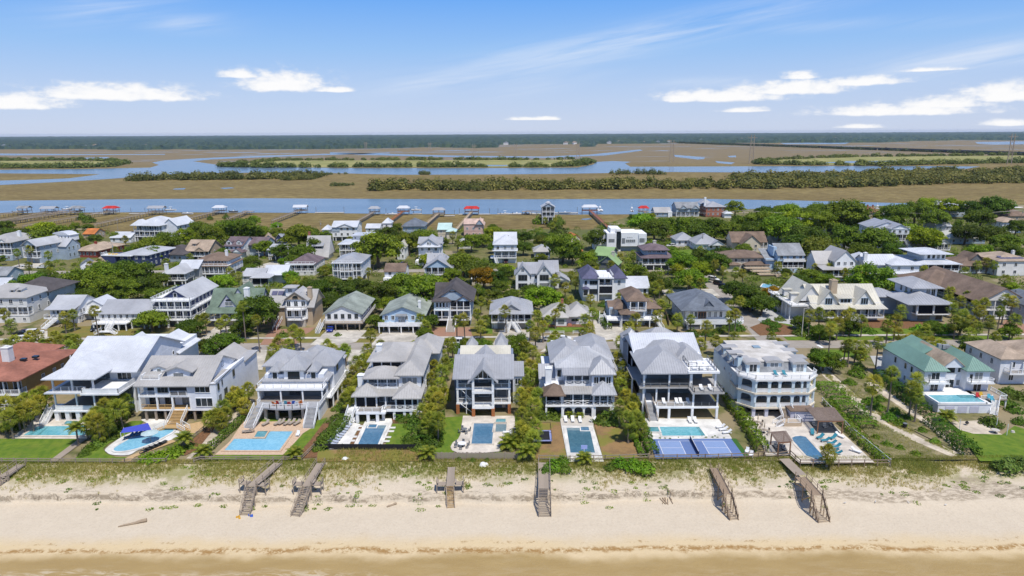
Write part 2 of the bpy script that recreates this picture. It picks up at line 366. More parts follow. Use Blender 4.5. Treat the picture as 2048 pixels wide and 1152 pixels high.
  for i in range(n):
   t=(i+.5)/n; p=top+(end-top)*t; link('step',tr,st,(p.x,p.y,z1-(z1-z0)*(i+1)/(n+1)),ang)
  if rail:
   for k in(-1,1):
    a=top+r*k*(w/2); b=end+r*k*(w/2); s.rail((a.x,a.y),(b.x,b.y),z1,1.0,rail,style,st,z0)
  return st
 def chimney(s,x,y,z0,z1,w=.9,m='white',cap=True):
  b=MB().box(x-w/2,x+w/2,y-w/2,y+w/2,z0,z1)
  if cap: b.box(x-w/2-.1,x+w/2+.1,y-w/2-.1,y+w/2+.1,z1,z1+.15).box(x-w/4,x+w/4,y-w/4,y+w/4,z1+.15,z1+.4)
  s.add('chimney',b,m)
 def dormer(s,x,w,yf,zb,hw,m,wm='white',kind='gable',dep=3.5,h=None,winw=None,frame='white',ov=.3,winh=None,nx=2):
  s.wall(x-w/2,x+w/2,yf,yf+dep,zb-.6,zb+hw,wm,'dormer')
  h=h or w*.35
  if kind=='gable': s.gable(x-w/2,x+w/2,yf,yf+dep,zb+hw,h,m,wm,'y',ov,ends=(1,0))
  elif kind=='hip': s.hip(x-w/2,x+w/2,yf,yf+dep,zb+hw,h,m,ov,'y')
  elif kind=='flat': s.slab(x-w/2-.25,x+w/2+.25,yf-.3,yf+dep,zb+hw+.25,m,.25,'roof')
  else: s.shed(x-w/2,x+w/2,yf,yf+dep,zb+hw,zb+hw+h,m,ov)
  s.win('f',yf,x,zb+.15,winw or w*.6,winh or min(hw-.3,1.5),nx,frame)
 def screen(s,x0,x1,y,z0,z1,name='screen'): s.add(name,MB().box(x0,x1,y,y+.03,z0,z1),SCREEN)
 def garage(s,x,y,w=2.6,h=2.1,z=0,m=None,face='f'):
  me=cached(('g',round(w,2),round(h,2),m),lambda:MB().box(-w/2,w/2,-.07,0,0,h).box(-w/2+.1,w/2-.1,-.09,-.07,.1,h*.31).box(-w/2+.1,w/2-.1,-.09,-.07,h*.36,h*.62).box(-w/2+.1,w/2-.1,-.09,-.07,h*.67,h*.95).mesh('garage_door',M(m) if m else DOOR))
  link('garage_door',me,s.r,(x,y,z))
 def porch(s,x0,x1,y0,y1,z,h,bays,m='white',cw=.26,rail='v',deckm=None,t=.35,sides=True,rm=None):
  s.slab(x0,x1,y0,y1,z,deckm or m,t); s.add('floor_boards',MB().box(x0+.12,x1-.12,y0+.12,y1-.02,z,z+.02),'deckwood')  # floor boards toned dark to deepen the porch shade
  for i in range(bays+1): s.col(x0+.15+(x1-x0-.3)*i/bays,y0+.15,z,z+h,cw,m)
  if rail:
   s.rail((x0+.15,y0+.12),(x1-.15,y0+.12),z,1,rm or m,rail)
   if sides and y1-y0>.9:
    s.rail((x0+.12,y0+.15),(x0+.12,y1),z,1,rm or m,rail); s.rail((x1-.12,y0+.15),(x1-.12,y1),z,1,rm or m,rail)
 def arcade(s,x0,x1,y,z0,z1,bays,m,th=.35,rad=.5,sill=0,name='arcade'):
  # wall with arched openings; bays = [(xa,xb)] openings, arch corners of radius rad
  b=MB(); x=x0; top=z1-.35
  def piece(xa,xb,za,zb):
   if xb-xa>.01 and zb-za>.01: b.box(xa,xb,y,y+th,za,zb)
  for xa,xb in bays:
   piece(x,xa,z0,z1); r=min(rad,(xb-xa)/2); n=5
   pts=[(xa,top-r)]+[(xa+r-r*math.cos(a),top-r+r*math.sin(a)) for a in[math.pi/2*i/n for i in range(1,n+1)]]+[(xb-r+r*math.sin(a),top-r+r*math.cos(a)) for a in[math.pi/2*i/n for i in range(n+1)]]
   for (ax,az),(bx,bz) in zip(pts[:-1],pts[1:]):
    if bx-ax<.005: continue
    b.xprism([(ax,az),(bx,bz),(bx,z1),(ax,z1)],y,y+th)
   if sill: piece(xa,xb,z0,z0+sill)
   x=xb
  piece(x,x1,z0,z1); return s.add(name,b,m)
def spread(a,b,n): return [a+(b-a)*(i+.5)/n for i in range(n)]
def std(h,n=2,under=2.6,uk='open',fh=3.0,wall='white',roof='rsilver',rk='hip',rh=2.2,ov=.6,pd=2.2,bays=4,pf=None,nw=3,trim='white',frame='white',side=1,rail='v',axis=None,deckm=None,screens=False,gar=2,back=0,uw=None):
 """the common raised beach house: open or garage ground storey, n floors, a front porch on the floors in pf"""
 W,D=h.W,h.D; pf=list(range(n)) if pf is None else pf
 z=under; ht=under+n*fh
 for i in range(2 if D>9 else 1):
  if rk!='flat': h.add('vent_pipe',MB().cyl(W*random.uniform(.25,.75),D*random.uniform(.6,.72),ht,ht+rh*.72+.5,.11,6),'dgrey')
 if under>0:
  if uk=='open':
   h.wall(.6,W-.6,max(pd,1)+1.2,D-.3,0,under-.02,uw or 'dgrey')  # dark wall colour stands for the shade under the open storey
   for x in spread(0,W,max(3,int(W/3.2))): h.col(x,.35,0,under,.34,trim)
   for x in(.2,W-.2):
    h.col(x,.3,0,under,.34,trim); h.col(x,D*.5,0,under,.34,trim); h.col(x,D-.3,0,under,.34,trim)
  else:
   y=max(pd*.7,.1) if uk!='wall' else .1
   h.wall(.05,W-.05,y,D-.05,0,under-.02,uw or wall)
   if uk=='garage':
    for x in spread(.3,W-.3,gar): h.garage(x,y,min(2.9,(W-1)/gar-.5))
   elif under>1.5: h.wins('f',y,spread(0,W,nw),.8,1.0,1.1,2,frame)
 for f in range(n):
  y0=pd if f in pf else 0
  h.wall(0,W,y0,D,z,z+fh,wall)
  if f in pf:
   h.porch(-.02,W+.02,-.02,pd,z+.02,fh-.05,bays,trim,rail=rail,deckm=deckm)
   k=max(2,min(nw,bays))
   for x in spread(.3,W-.3,k): h.win('f',y0,x,z+.12,min(2.6,W/k*.8),2.4,3,frame)
   if screens:
    for i in range(bays): h.screen(.3+(W-.6)*i/bays+.16,.3+(W-.6)*(i+1)/bays-.16,.25,z+1.02,z+fh-.3)
  else: h.wins('f',y0,spread(.2,W-.2,nw),z+.85,min(1.3,W/nw*.5),1.5,2,frame)
  if side:
   fc,p=('r',W) if h.right else ('l',0)
   h.wins(fc,p,spread(y0+.6,D-.6,max(2,int((D-y0)/3.6))),z+.85,1.0,1.5,2,frame)
  z+=fh
 if rk=='hip': h.hip(0,W,0,D,z,rh,roof,ov,axis)
 elif rk=='gx': h.gable(0,W,0,D,z,rh,roof,wall,'x',ov)
 elif rk=='gy': h.gable(0,W,0,D,z,rh,roof,wall,'y',ov)
 elif rk=='flat':
  h.slab(-.3,W+.3,-.3,D+.3,z+.3,roof,.3,'roof')
 return z
# ------------------------------------------------------------------ ground materials
def bandmat(name,build,rough=.9):
 m=bpy.data.materials.new(name); m.use_nodes=True; nt=m.node_tree; N=nt.nodes; L=nt.links; b=N['Principled BSDF']; b.inputs['Roughness'].default_value=rough; b.inputs['Specular IOR Level'].default_value=.15
 class K: pass
 k=K(); k.N=N;k.L=L;k.b=b
 tc=N.new('ShaderNodeTexCoord'); k.co=tc.outputs['Object']; sp=N.new('ShaderNodeSeparateXYZ'); L.new(k.co,sp.inputs[0]); k.x,k.y,k.z=sp.outputs
 def mth(op,a,b2=None,c=None):
  n=N.new('ShaderNodeMath'); n.operation=op
  for i,q in enumerate((a,b2,c)):
   if q is None: continue
   if isinstance(q,(int,float)): n.inputs[i].default_value=q
   else: L.new(q,n.inputs[i])
  return n.outputs[0]
 k.m=mth
 def noi(scale,detail=5,rough=.6,sx=1,sy=1,dist=0):
  mp=N.new('ShaderNodeMapping'); mp.inputs['Scale'].default_value=(sx,sy,1); L.new(k.co,mp.inputs[0]); n=N.new('ShaderNodeTexNoise'); n.inputs['Scale'].default_value=scale; n.inputs['Detail'].default_value=detail; n.inputs['Roughness'].default_value=rough; n.inputs['Distortion'].default_value=dist; L.new(mp.outputs[0],n.inputs['Vector']); return n.outputs[0]
 k.noi=noi
 def rng(v,a,b2,c=0,d=1,sm=True):
  n=N.new('ShaderNodeMapRange'); n.inputs[1].default_value=a;n.inputs[2].default_value=b2;n.inputs[3].default_value=c;n.inputs[4].default_value=d; n.interpolation_type='SMOOTHSTEP' if sm else 'LINEAR'
  L.new(v,n.inputs[0]); return n.outputs[0]
 k.rng=rng
 def mix(f,a,c):
  n=N.new('ShaderNodeMix'); n.data_type='RGBA'; 
  if isinstance(f,(int,float)): n.inputs[0].default_value=f
  else: L.new(f,n.inputs[0])
  for i,q in((6,a),(7,c)):
   if isinstance(q,tuple): n.inputs[i].default_value=(*q,1)
   else: L.new(q,n.inputs[i])
  return n.outputs[2]
 k.mix=mix
 def bump(h,s=.3,d=.1):
  n=N.new('ShaderNodeBump'); n.inputs['Strength'].default_value=s; n.inputs['Distance'].default_value=d; L.new(h,n.inputs['Height']); L.new(n.outputs[0],b.inputs['Normal'])
 k.bump=bump
 c=build(k); L.new(c,b.inputs['Base Color']); MATS[name]=m; return m
def _sand(k):
 n1=k.noi(.35,6); n2=k.noi(2.2,5,.7); n3=k.noi(.09,3)
 dry=k.mix(n1,(.53,.445,.33),(.62,.53,.40)); dry=k.mix(k.rng(n2,.42,.75,0,.55),dry,(.455,.375,.275))
 fx=k.noi(1.3,6,.75); dry=k.mix(k.rng(fx,.60,.72,0,.45),dry,(.42,.34,.24))
 yy=k.m('ADD',k.y,k.m('MULTIPLY',k.m('SUBTRACT',k.noi(.06,4,.6),.5),6.0)); yy=k.m('ADD',yy,k.m('MULTIPLY',k.m('SUBTRACT',n1,.5),1.6))
 golden=k.mix(k.rng(yy,96.2,100.4,.75,0),dry,(.60,.455,.245))
 wet=k.mix(k.noi(.12,5,.6,1,3.0),(.29,.195,.075),(.42,.30,.13))
 pale_sand=k.rng(k.noi(.22,5,.6,.7,2.2),.5,.68,0,.55); wet=k.mix(k.m('MULTIPLY',k.rng(k.noi(.5,6,.7,.5,2.6,1.2),.46,.6),k.m('MULTIPLY',k.rng(yy,89.5,91.6,.85,0),k.rng(k.x,-30,-8,1,.15))),wet,(.56,.47,.33)); wet=k.mix(k.m('MULTIPLY',pale_sand,.25),wet,(.50,.40,.24))  # paler patches of sand
 c=k.mix(k.rng(yy,92.7,95.5,1,0),golden,wet)
 # lines of dry weed left by the tide
 def wrack(pos,wd,amp,th,st):
  yk=k.m('ADD',k.m('ADD',k.y,k.m('MULTIPLY',k.m('SUBTRACT',k.noi(.10,6,.72),.5),amp)),k.m('MULTIPLY',k.m('SUBTRACT',k.noi(.9,4,.7),.5),amp*.35))
  g=k.rng(k.m('ABSOLUTE',k.m('SUBTRACT',yk,pos)),0,wd,1,0)
  return k.m('MULTIPLY',k.m('MULTIPLY',g,k.rng(k.noi(.75,6,.8),th,th+.08)),st)
 c=k.mix(wrack(95.7,1.0,4.2,.44,.85),c,(.28,.145,.035)); c=k.mix(wrack(97.6,.5,3.4,.54,.7),c,(.27,.15,.045)); c=k.mix(wrack(99.8,.22,2.6,.56,.45),c,(.30,.21,.11))
 # dune crest: dead grass litter
 c=k.mix(k.m('MULTIPLY',k.rng(k.y,110.5,115.5,0,.9),k.rng(k.noi(.28,5,.7),.36,.58)),c,(.25,.235,.09))
 ex=k.m('MULTIPLY',k.rng(k.z,-2.35,-2.1),k.rng(k.z,-1.55,-1.25,1,0)); ex=k.m('MULTIPLY',ex,k.rng(k.noi(.6,6,.8,1,3),.42,.58,.0,.85)); c=k.mix(ex,c,(.27,.215,.15)); ln=k.m('MULTIPLY',k.rng(k.m('ABSOLUTE',k.m('SUBTRACT',k.noi(.22,6,.7,.6,3.2,.6),.5)),0,.022,1,0),k.m('MULTIPLY',k.rng(k.z,-2.55,-2.3),k.rng(k.z,-1.3,-.9,1,0))); c=k.mix(k.m('MULTIPLY',ln,k.rng(k.x,40,60,.8,.1)),c,(.16,.125,.085))  # exposed clay and contour lines, colour darkened to draw the scarp's shading
 k.L.new(k.rng(yy,92.4,94.6,.55,.95),k.b.inputs['Roughness'])
 h=k.m('ADD',n2,k.m('MULTIPLY',fx,.9)); k.bump(h,.5,.16); return c
bandmat('sand',_sand)
def _isl(k):
 n=k.noi(.06,5,.6); c=k.mix(k.rng(n,.38,.62),(.11,.125,.035),(.19,.17,.07)); c=k.mix(k.rng(k.noi(.5,6,.7),.45,.7,0,.7),c,(.06,.065,.025)); c=k.mix(k.rng(k.noi(.035,3,.5),.56,.64,0,.75),c,(.32,.26,.17)); return k.mix(k.m('MULTIPLY',k.rng(k.y,215,245,.8,0),k.rng(k.noi(.09,4,.6),.40,.55)),c,(.30,.235,.145))
bandmat('island_ground',_isl)
def _marsh(k):
 n=k.noi(.012,6,.62,.5,1.0); f=k.noi(.13,7,.85,.6,1.5); c=k.mix(k.rng(n,.36,.66),(.22,.165,.064),(.29,.225,.088))
 c=k.mix(k.rng(f,.42,.58,0,.9),c,(.12,.085,.03)); c=k.mix(k.rng(k.noi(.028,5,.66,.4,1),.55,.72,0,.55),c,(.18,.155,.048))
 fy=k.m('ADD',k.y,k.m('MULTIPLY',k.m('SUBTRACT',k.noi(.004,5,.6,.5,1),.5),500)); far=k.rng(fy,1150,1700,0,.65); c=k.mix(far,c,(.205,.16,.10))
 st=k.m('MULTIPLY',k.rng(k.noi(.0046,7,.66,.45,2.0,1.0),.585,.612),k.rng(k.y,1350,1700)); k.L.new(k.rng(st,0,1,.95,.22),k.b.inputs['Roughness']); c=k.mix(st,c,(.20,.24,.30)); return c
bandmat('marsh',_marsh)
def _creek(k):
 n=k.noi(.03,5,.6,.25,1); k.bump(k.noi(.55,4,.6,.6,1.2),.10,.4); k.b.inputs['Specular IOR Level'].default_value=.5; return k.mix(k.rng(n,.4,.62),(.115,.165,.22),(.145,.20,.26))
m=bandmat('creek_water',_creek,.22)
def _lawn(k):
 n=k.noi(.5,5,.65); c=k.mix(k.rng(n,.33,.7),(.080,.150,.016),(.155,.215,.024)); sn=k.m('SINE',k.m('ADD',k.m('MULTIPLY',k.x,3.4),k.m('MULTIPLY',k.y,1.1))); c=k.mix(k.rng(sn,-.5,.5,0,.16),c,(.20,.25,.03)); c=k.mix(k.rng(k.noi(.13,4,.6),.55,.7,0,.5),c,(.17,.19,.035)); return k.mix(k.rng(k.noi(4,5,.8),.45,.7,0,.45),c,(.06,.115,.014))
bandmat('lawn_grass',_lawn)
def _dlawn(k):
 n=k.noi(.25,5,.65); c=k.mix(k.rng(n,.36,.66),(.22,.17,.045),(.155,.165,.04)); return k.mix(k.rng(k.noi(2,5,.8),.45,.7,0,.4),c,(.14,.10,.04))
bandmat('dry_lawn',_dlawn)
def _straw(k):
 c=k.mix(k.rng(k.noi(.3,5,.7),.40,.66),(.29,.18,.08),(.21,.135,.065)); c=k.mix(k.rng(k.noi(.16,4,.6),.48,.62,0,.85),c,(.19,.19,.035)); return k.mix(k.rng(k.noi(3,5,.8),.5,.7,0,.4),c,(.10,.06,.03))
bandmat('straw_mulch',_straw)
def _road(k):
 c=k.mix(k.rng(k.noi(.3,5,.6),.35,.65),(.30,.265,.225),(.36,.32,.275)); return k.mix(k.rng(k.noi(3,4,.7,.25,2),.5,.7,0,.4),c,(.24,.215,.185))
bandmat('road_surface',_road)
mat('concrete_paving',(.50,.46,.39),.85,.12,.6,scale2=.15); mat('white_paving',(.66,.64,.59),.8,.07,.8,scale2=.3); mat('coral_paving',(.55,.37,.23),.85,.14,2.2,col2=(.62,.47,.34)); mat('cream_paving',(.60,.54,.46),.85,.09,1.4,scale2=.3); mat('brick_paving',(.32,.18,.12),.85,.2,2.5); mat('tan_deck',(.48,.33,.17),.8,.15,2); mat('grey_gravel',(.42,.42,.41),.9,.15,1.5); mat('bark_mulch',(.16,.085,.04),.95,.4,2,col2=(.26,.13,.06)); mat('path_sand',(.54,.45,.33),.95,.14,.8,col2=(.62,.54,.43),scale2=.3); mat('court_blue',(.12,.185,.37),.7,.05,1); mat('court_pale',(.22,.305,.50),.7,.05,1); mat('line_white',(.75,.75,.75),.7,.03,1); mat('turf_green',(.04,.12,.02),.9,.2,4)
def poolmat(name,c1,c2):
 def f(k):
  k.bump(k.noi(1.1,4,.6),.12,.25); k.b.inputs['Specular IOR Level'].default_value=.5
  return k.mix(k.rng(k.noi(.9,4,.7,1,1,1.5),.38,.62),c1,c2)  # colour mottling imitates caustic light in the water
 bandmat(name,f,.07)
poolmat('pool_turq',(.11,.36,.42),(.17,.45,.50)); poolmat('pool_sky',(.17,.42,.56),(.24,.51,.64)); poolmat('pool_blue',(.055,.15,.25),(.085,.20,.31)); poolmat('pool_deep',(.05,.13,.18),(.07,.17,.22)); poolmat('pool_spa',(.07,.24,.27),(.12,.33,.36)); poolmat('pool_shelf',(.14,.22,.25),(.19,.27,.30))
# ------------------------------------------------------------------ terrain
def beach_z(x,y):
 n=noise.noise((x*.035,y*.05,1.7)); n2=noise.noise((x*.14,y*.14,4.2)); n3=noise.noise((x*.45,y*.45,8.1))
 z=-3.55+max(0,(y-93))*.052 if y>93 else -3.55-(93-y)*.035
 foot=109.0+1.3*n+.9*noise.noise((x*.17,3.1,0))+.5*noise.noise((x*.6,1.1,0))+ (0 if x<52 else min(1,(x-52)/14)*-1.2)
 soft=0.5+.5*math.tanh((x-44)/9)            # no scarp on the right, a smooth sand slope instead
 wd=.45+soft*5.0; t=(y-foot+soft*3)/wd; t=0 if t<0 else 1 if t>1 else t*t*(3-2*t)
 gap=math.exp(-((x+62.5-(y-109)*.15)/3.6)**2)+math.exp(-((x-83.5+(y-112)*.1)/4.5)**2)    # worn paths through the dune
 rise=(1.45+.3*n2)*(1-.55*min(1,gap))
 z+=t*rise
 t2=(y-foot-wd*.6)/max(1,(118.0-foot)); t2=0 if t2<0 else 1 if t2>1 else t2
 top=-.05+.28*n2*(1 if y<117 else .4)
 z=z+(top-z)*t2**1.25
 z+= .05*n3+(.13*n2 if y>100 else .03*n2)
 if y>119.2: z=min(z,-.06)
 return z
def make_beach():
 xs=np.arange(-150,151,1.0); ys=np.concatenate([np.arange(40,90,3.0),np.arange(90,104,.6),np.arange(104,112.5,.22),np.arange(112.5,120.6,.4)])
 V=[(float(x),float(y),beach_z(x,y)) for y in ys for x in xs]; nx=len(xs)
 Fc=[(j*nx+i,j*nx+i+1,(j+1)*nx+i+1,(j+1)*nx+i) for j in range(len(ys)-1) for i in range(nx-1)]
 me=bpy.data.meshes.new('beach'); me.from_pydata(V,[],Fc); me.polygons.foreach_set('use_smooth',[True]*len(Fc)); me.materials.append(MATS['sand']); o=link('beach',me); o['kind']='structure'
make_beach()
ground('sea',[(-4000,-6000),(4000,-6000),(4000,78),(-4000,78)],MATS['creek_water'],-4.0)
big=12000
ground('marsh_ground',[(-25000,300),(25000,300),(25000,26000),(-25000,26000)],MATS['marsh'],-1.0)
# the island the houses stand on; its marsh edge runs further back at the right
edge=[(-500,470),(-60,460),(30,470),(160,452),(240,470),(330,467),(400,452),(470,447),(560,458),(640,470),(720,467),(800,462),(900,458),(1000,459),(1060,458),(1180,459),(1215,447),(1260,432),(1300,426),(1420,421),(1560,416),(1800,411),(2048,409),(2600,409)]
ground('island_ground',[(-420,118.6)]+[G(a,b) for a,b in edge]+[(700,118.6)],MATS['island_ground'],0.0)
# tidal creeks
def water(name,pts): return ground(name,[G(a,b,-.9) for a,b in pts],MATS['creek_water'],-.9)
water('creek',[(-700,405),(0,401.5),(250,398.5),(520,396.5),(800,398),(1000,398.5),(1400,397.5),(1600,401),(1750,405),(2048,411),(2700,420),(2700,440),(2048,428),(1500,426),(1400,425),(1300,428.5),(1150,429),(980,428.5),(800,428),(640,426),(480,425),(300,424.5),(120,425),(0,426),(-700,430)])
water('waterway',[(-600,343),(0,339.6),(170,338),(300,335.2),(318,330),(304,325),(330,320.5),(400,316.5),(478,313),(600,309),(780,305),(780,306.6),(620,311),(500,315.5),(420,319),(386,322.5),(410,326),(444,331),(478,334),(700,336),(1000,336.2),(1155,335),(1186,329),(1193,323.8),(1225,322),(1262,323.5),(1250,327),(1261,333.4),(1380,333),(1519,332.6),(1700,332),(1891,332.3),(1960,333),(1930,338),(1830,342),(1700,344.5),(1519,345),(1348,344),(1100,348),(960,349),(800,349.5),(683,346.5),(560,345),(420,346),(340,349),(290,352.8),(171,361),(80,366),(0,370),(-600,390),(-600,372),(0,361.2),(80,359),(137,356.6),(190,350),(200,348.4),(120,347.6),(0,346.6),(-600,352)])
water('tidal_pool',[(350,377),(372,376),(368,379),(345,379)]); water('tidal_pool',[(440,376),(462,374.6),(470,376),(448,378)]); water('tidal_pool',[(1165,437),(1180,436),(1185,438),(1170,440),(1162,439)])
for a in([(1348,309.5),(1410,314.5),(1408,318),(1395,319),(1350,313.5)],[(1430,322),(1470,325),(1462,328.5),(1435,326)],[(1456,312),(1472,311),(1472,314.5),(1458,314.5)],[(1950,284),(2100,282),(2100,288),(2010,289),(1955,287.5)],[(0,307),(200,308.5),(330,308),(330,309.4),(100,310.5),(0,310)],[(660,304.5),(900,311),(1090,313),(1180,309),(1280,299),(1286,301),(1210,311),(1095,315.5),(880,314),(660,307.5)],[(160,315.5),(215,314),(222,317),(170,318)],[(1560,286),(1700,285),(1690,288),(1570,288.5)]): water('marsh_channel',a)
# ------------------------------------------------------------------ streets
ribbon('road',[(-420,190.4),(-60,190.6),(60,190.6),(420,190.6)],7.2,MATS['road_surface'],.008,0)
ribbon('sidewalk',[(-420,199.2),(420,199.2)],1.7,MATS['concrete_paving'],.10,0)
for x0,x1 in((-180,-120),(-118,-60),(-52,-28),(-22,-2),(12,30),(38,66),(82,150)): ground('grass_verge',[(x0,194.6),(x1,194.6),(x1,198.2),(x0,198.2)],MATS['lawn_grass'] if x0>80 else MATS['dry_lawn'],.012)
side=[G(*p) for p in((1536,682),(1512,655),(1480,622),(1450,594),(1428,571),(1412,553),(1400,540))]
ribbon('side_street',side,6.2,MATS['road_surface'],.012,4)
ribbon('back_street',[(-420,303),(-160,303),(-80,303),(130,301),(420,303)],6.5,MATS['road_surface'],.006,0)
b=MB()
for i in range(14): x=-130+i*20; b.poly((x,190.5,0),(x+3,190.5,0),(x+3,190.65,0),(x,190.65,0))
o=link('lane_marking',b.mesh('lane_marking',MATS['line_white']),None,(0,0,.014)); o['kind']='structure'
ground('stop_line',px((1632,690),(1637,689),(1648,695),(1643,696)),MATS['line_white'],.014)
def drive(name,pts,m='concrete_paving',z=.02,**k): return ground(name,px(*pts),MATS[m],z,**k)
drive('driveway',[(655,660),(735,660),(712,684),(682,690),(620,690)]); drive('driveway',[(766,662),(838,662),(842,690),(742,690)]); drive('driveway',[(862,655),(945,655),(950,674),(850,674)],'brick_paving'); drive('driveway',[(1000,660),(1062,660),(1055,690),(985,690)],'concrete_paving'); drive('driveway',[(1183,622),(1192,622),(1232,678),(1198,683),(1180,640)]); drive('driveway',[(1215,650),(1262,652),(1290,690),(1230,690)]); drive('driveway',[(540,660),(630,655),(590,690),(520,690)],'brick_paving'); drive('driveway',[(430,655),(490,650),(470,690),(385,690)]); drive('driveway',[(55,668),(110,660),(100,690),(0,700)]); drive('driveway',[(1530,615),(1590,612),(1608,640),(1600,662),(1560,668),(1515,640)],'grey_gravel'); drive('driveway',[(2010,640),(2060,650),(2060,672),(1990,668)],'brick_paving')
drive('driveway',[(1100,690),(1160,690),(1150,704),(1080,704)]); drive('parking_apron',[(1085,672),(1172,672),(1172,684),(1080,684)]); drive('driveway',[(1740,712),(1775,712),(1790,752),(1760,752)],'grey_gravel'); drive('driveway',[(1322,580),(1425,578),(1440,592),(1330,592)]); drive('driveway',[(40,528),(88,526),(70,536),(0,540)]); drive('clearing',[(500,535),(560,520),(560,545),(500,548)]); drive('driveway',[(500,700),(535,700),(525,740),(495,740)]); drive('driveway',[(700,700),(728,700),(722,745),(690,745)])
for pts in([(95,655),(200,652),(205,662),(200,674),(95,674)],[(150,655),(310,660),(320,673),(150,674)],[(1370,662),(1465,655),(1500,668),(1498,672),(1370,672)],[(640,655),(655,655),(640,675),(600,674)],[(742,655),(765,640),(764,668),(735,668)],[(1310,640),(1345,640),(1360,668),(1325,668)],[(940,655),(985,650),(985,672),(945,672)]): ground('lawn',px(*pts),MATS['dry_lawn'],.016)
for pts in([(1690,655),(1800,655),(1900,662),(1900,669),(1690,669)],[(1540,598),(1578,596),(1580,622),(1548,625)],[(1640,700),(1720,700),(1740,715),(1660,715)],[(1178,630),(1085,650),(1085,664),(1175,664)],[(965,655),(985,655),(985,668),(960,668)],[(1560,646),(1585,650),(1590,664),(1560,664)],[(0,555),(70,548),(60,560),(0,565)],[(1350,500),(1420,498),(1425,512),(1350,512)]): ground('lawn',px(*pts),MATS['lawn_grass'],.016)
for pts in([(1690,640),(1790,640),(1900,650),(1900,660),(1690,655)],[(1500,655),(1540,640),(1600,660),(1600,670),(1520,672)],[(1085,645),(1178,645),(1178,655),(1085,655)]): ground('mulch_bed',px(*pts),MATS['bark_mulch'],.013)
# ------------------------------------------------------------------ the beachfront row, left to right
def FH(label,x0,x1,Y,D,**k): return House(label,x0,x1,Y,world=True,D=D,seam=k.pop('seam',.55),near=True,**k)
# red-roofed house cut by the left edge
h=FH('tan stucco beachfront house with red shingle roof at the left edge of the row',-133,-109.6,143,21,seam=0)
h.wall(0,23.4,2.4,21,0,7.9,'gold'); h.hip(0,23.4,0,21,7.9,2.4,'rred',.8); h.hip(6,18,10,24,8.2,2.9,'rred',.5,'y')
h.porch(0,23.4,0,2.4,1.0,3.2,7); h.porch(0,23.4,0,2.4,4.4,3.3,7)
for z in(1.1,4.5): h.wins('f',2.4,spread(.5,23,7),z,1.9,2.2)
h.chimney(16,8,9.5,12.8,1.7,'offwhite')
for x,y in((18.6,9.2),(20.2,11)): h.add('skylight',MB().box(x-.6,x+.6,y-.5,y+.5,9.3,9.75),GLASS)
h.porch(21.6,24.4,17,21,4.6,3.2,1); h.wins('r',23.4,(8,12,15),5,1,1.4)
# 1 wide white roof
h=FH('sprawling white beachfront house with a very broad white metal roof and open corner porches',-99,-83.4,138.2,36)
h.wall(1,8,5,8,0,2.4,'dgrey'); h.wall(8.5,15.6,5.6,26,0,6.6,'paleblue'); h.wall(1,8.8,8,26,0,10,'paleblue'); h.wall(8.6,15.6,7,26,6.6,10,'paleblue')  # grey recess wall carries the shade below the porch in its colour
h.wall(.5,15.2,26,36,0,9,'paleblue')
for x in(.2,2.5,4.8,7.1,9.2): h.col(x,.4,0,2.2,.85,'white','pier')
h.slab(-.3,9.6,-.2,8,2.55,'white',.35); h.slab(-1.1,7.6,-1,8,6.9,'rwhite',.25); h.slab(7,15.2,-1.6,6.8,6.95,'white',.35,'balcony')
for x in(.2,4.8,8.6): h.col(x,.4,2.55,6.7,.3)
for x in(.2,4.3,8.8): h.col(x,.4,6.9,10.1,.32)
h.col(14.8,5,0,6.7,.4); h.col(9.3,-.6,2.55,6.7,.3)
h.rail((.2,.1),(9.4,.1),2.55,1,'white','solid'); h.rail((.2,.1),(7.2,.1),6.9,1,'white','cable')
h.rails([(7.3,-.2),(7.3,-1.3),(15,-1.3),(15,6.5)],6.95,1,'white','solid')
h.add('planter',MB().box(11.5,14.7,-1,-.4,6.95,7.7),'dgrey')
h.wins('f',7,(11.9,),7,3.2,2.3,3); h.wins('f',8,(2.5,6),7.0,2.3,2.3,2); h.wins('f',8,(3,6.5),2.7,2.6,2.4,2); h.win('f',5.6,12,2.7,3,2.4,3)
h.wins('r',15.6,(9,10.6),7.4,1.0,1.9,2,'offwhite'); h.wins('r',15.6,(14,15.3,16.6,22),7.8,.9,1.0,1); h.wins('r',15.6,(19,22),3,1,1.5)
h.hip(-.2,9.4,-.1,14,10.05,2.9,'rwhite',1.0,'y'); h.gable(-.4,15.6,5.5,26.5,10.0,4.5,'rwhite','paleblue','x',.9)
h.gable(6,15.6,24,35,8.0,2.6,'rwhite','paleblue','y',.8); h.gable(-.5,5,24,33,8.0,2.5,'rwhite','paleblue','y',.8)
h.win('r',15.45,17.2,10.6,.8,1.5,1)
h.stair(-1.6,1.2,2.5,1.3,3.2,(0,-1)); h.slab(-2.3,0,1,4,2.5,'white')
for z,x1,y0 in((2.55,9.4,.4),(6.9,7.4,.2)): h.add('floor_boards',MB().box(0,x1,y0,8,z,z+.03),'deckwood')
h.wall(1.1,8.6,7.9,7.96,7.0,9.5,'dgrey','shaded_glazing'); h.wall(1.1,9,7.9,7.96,2.7,6.0,'dgrey','shaded_glazing'); h.wall(8.6,15.4,5.5,5.56,2.7,6,'dgrey','shaded_glazing')  # grey sheets for glass doors, toned dark as the porch shade
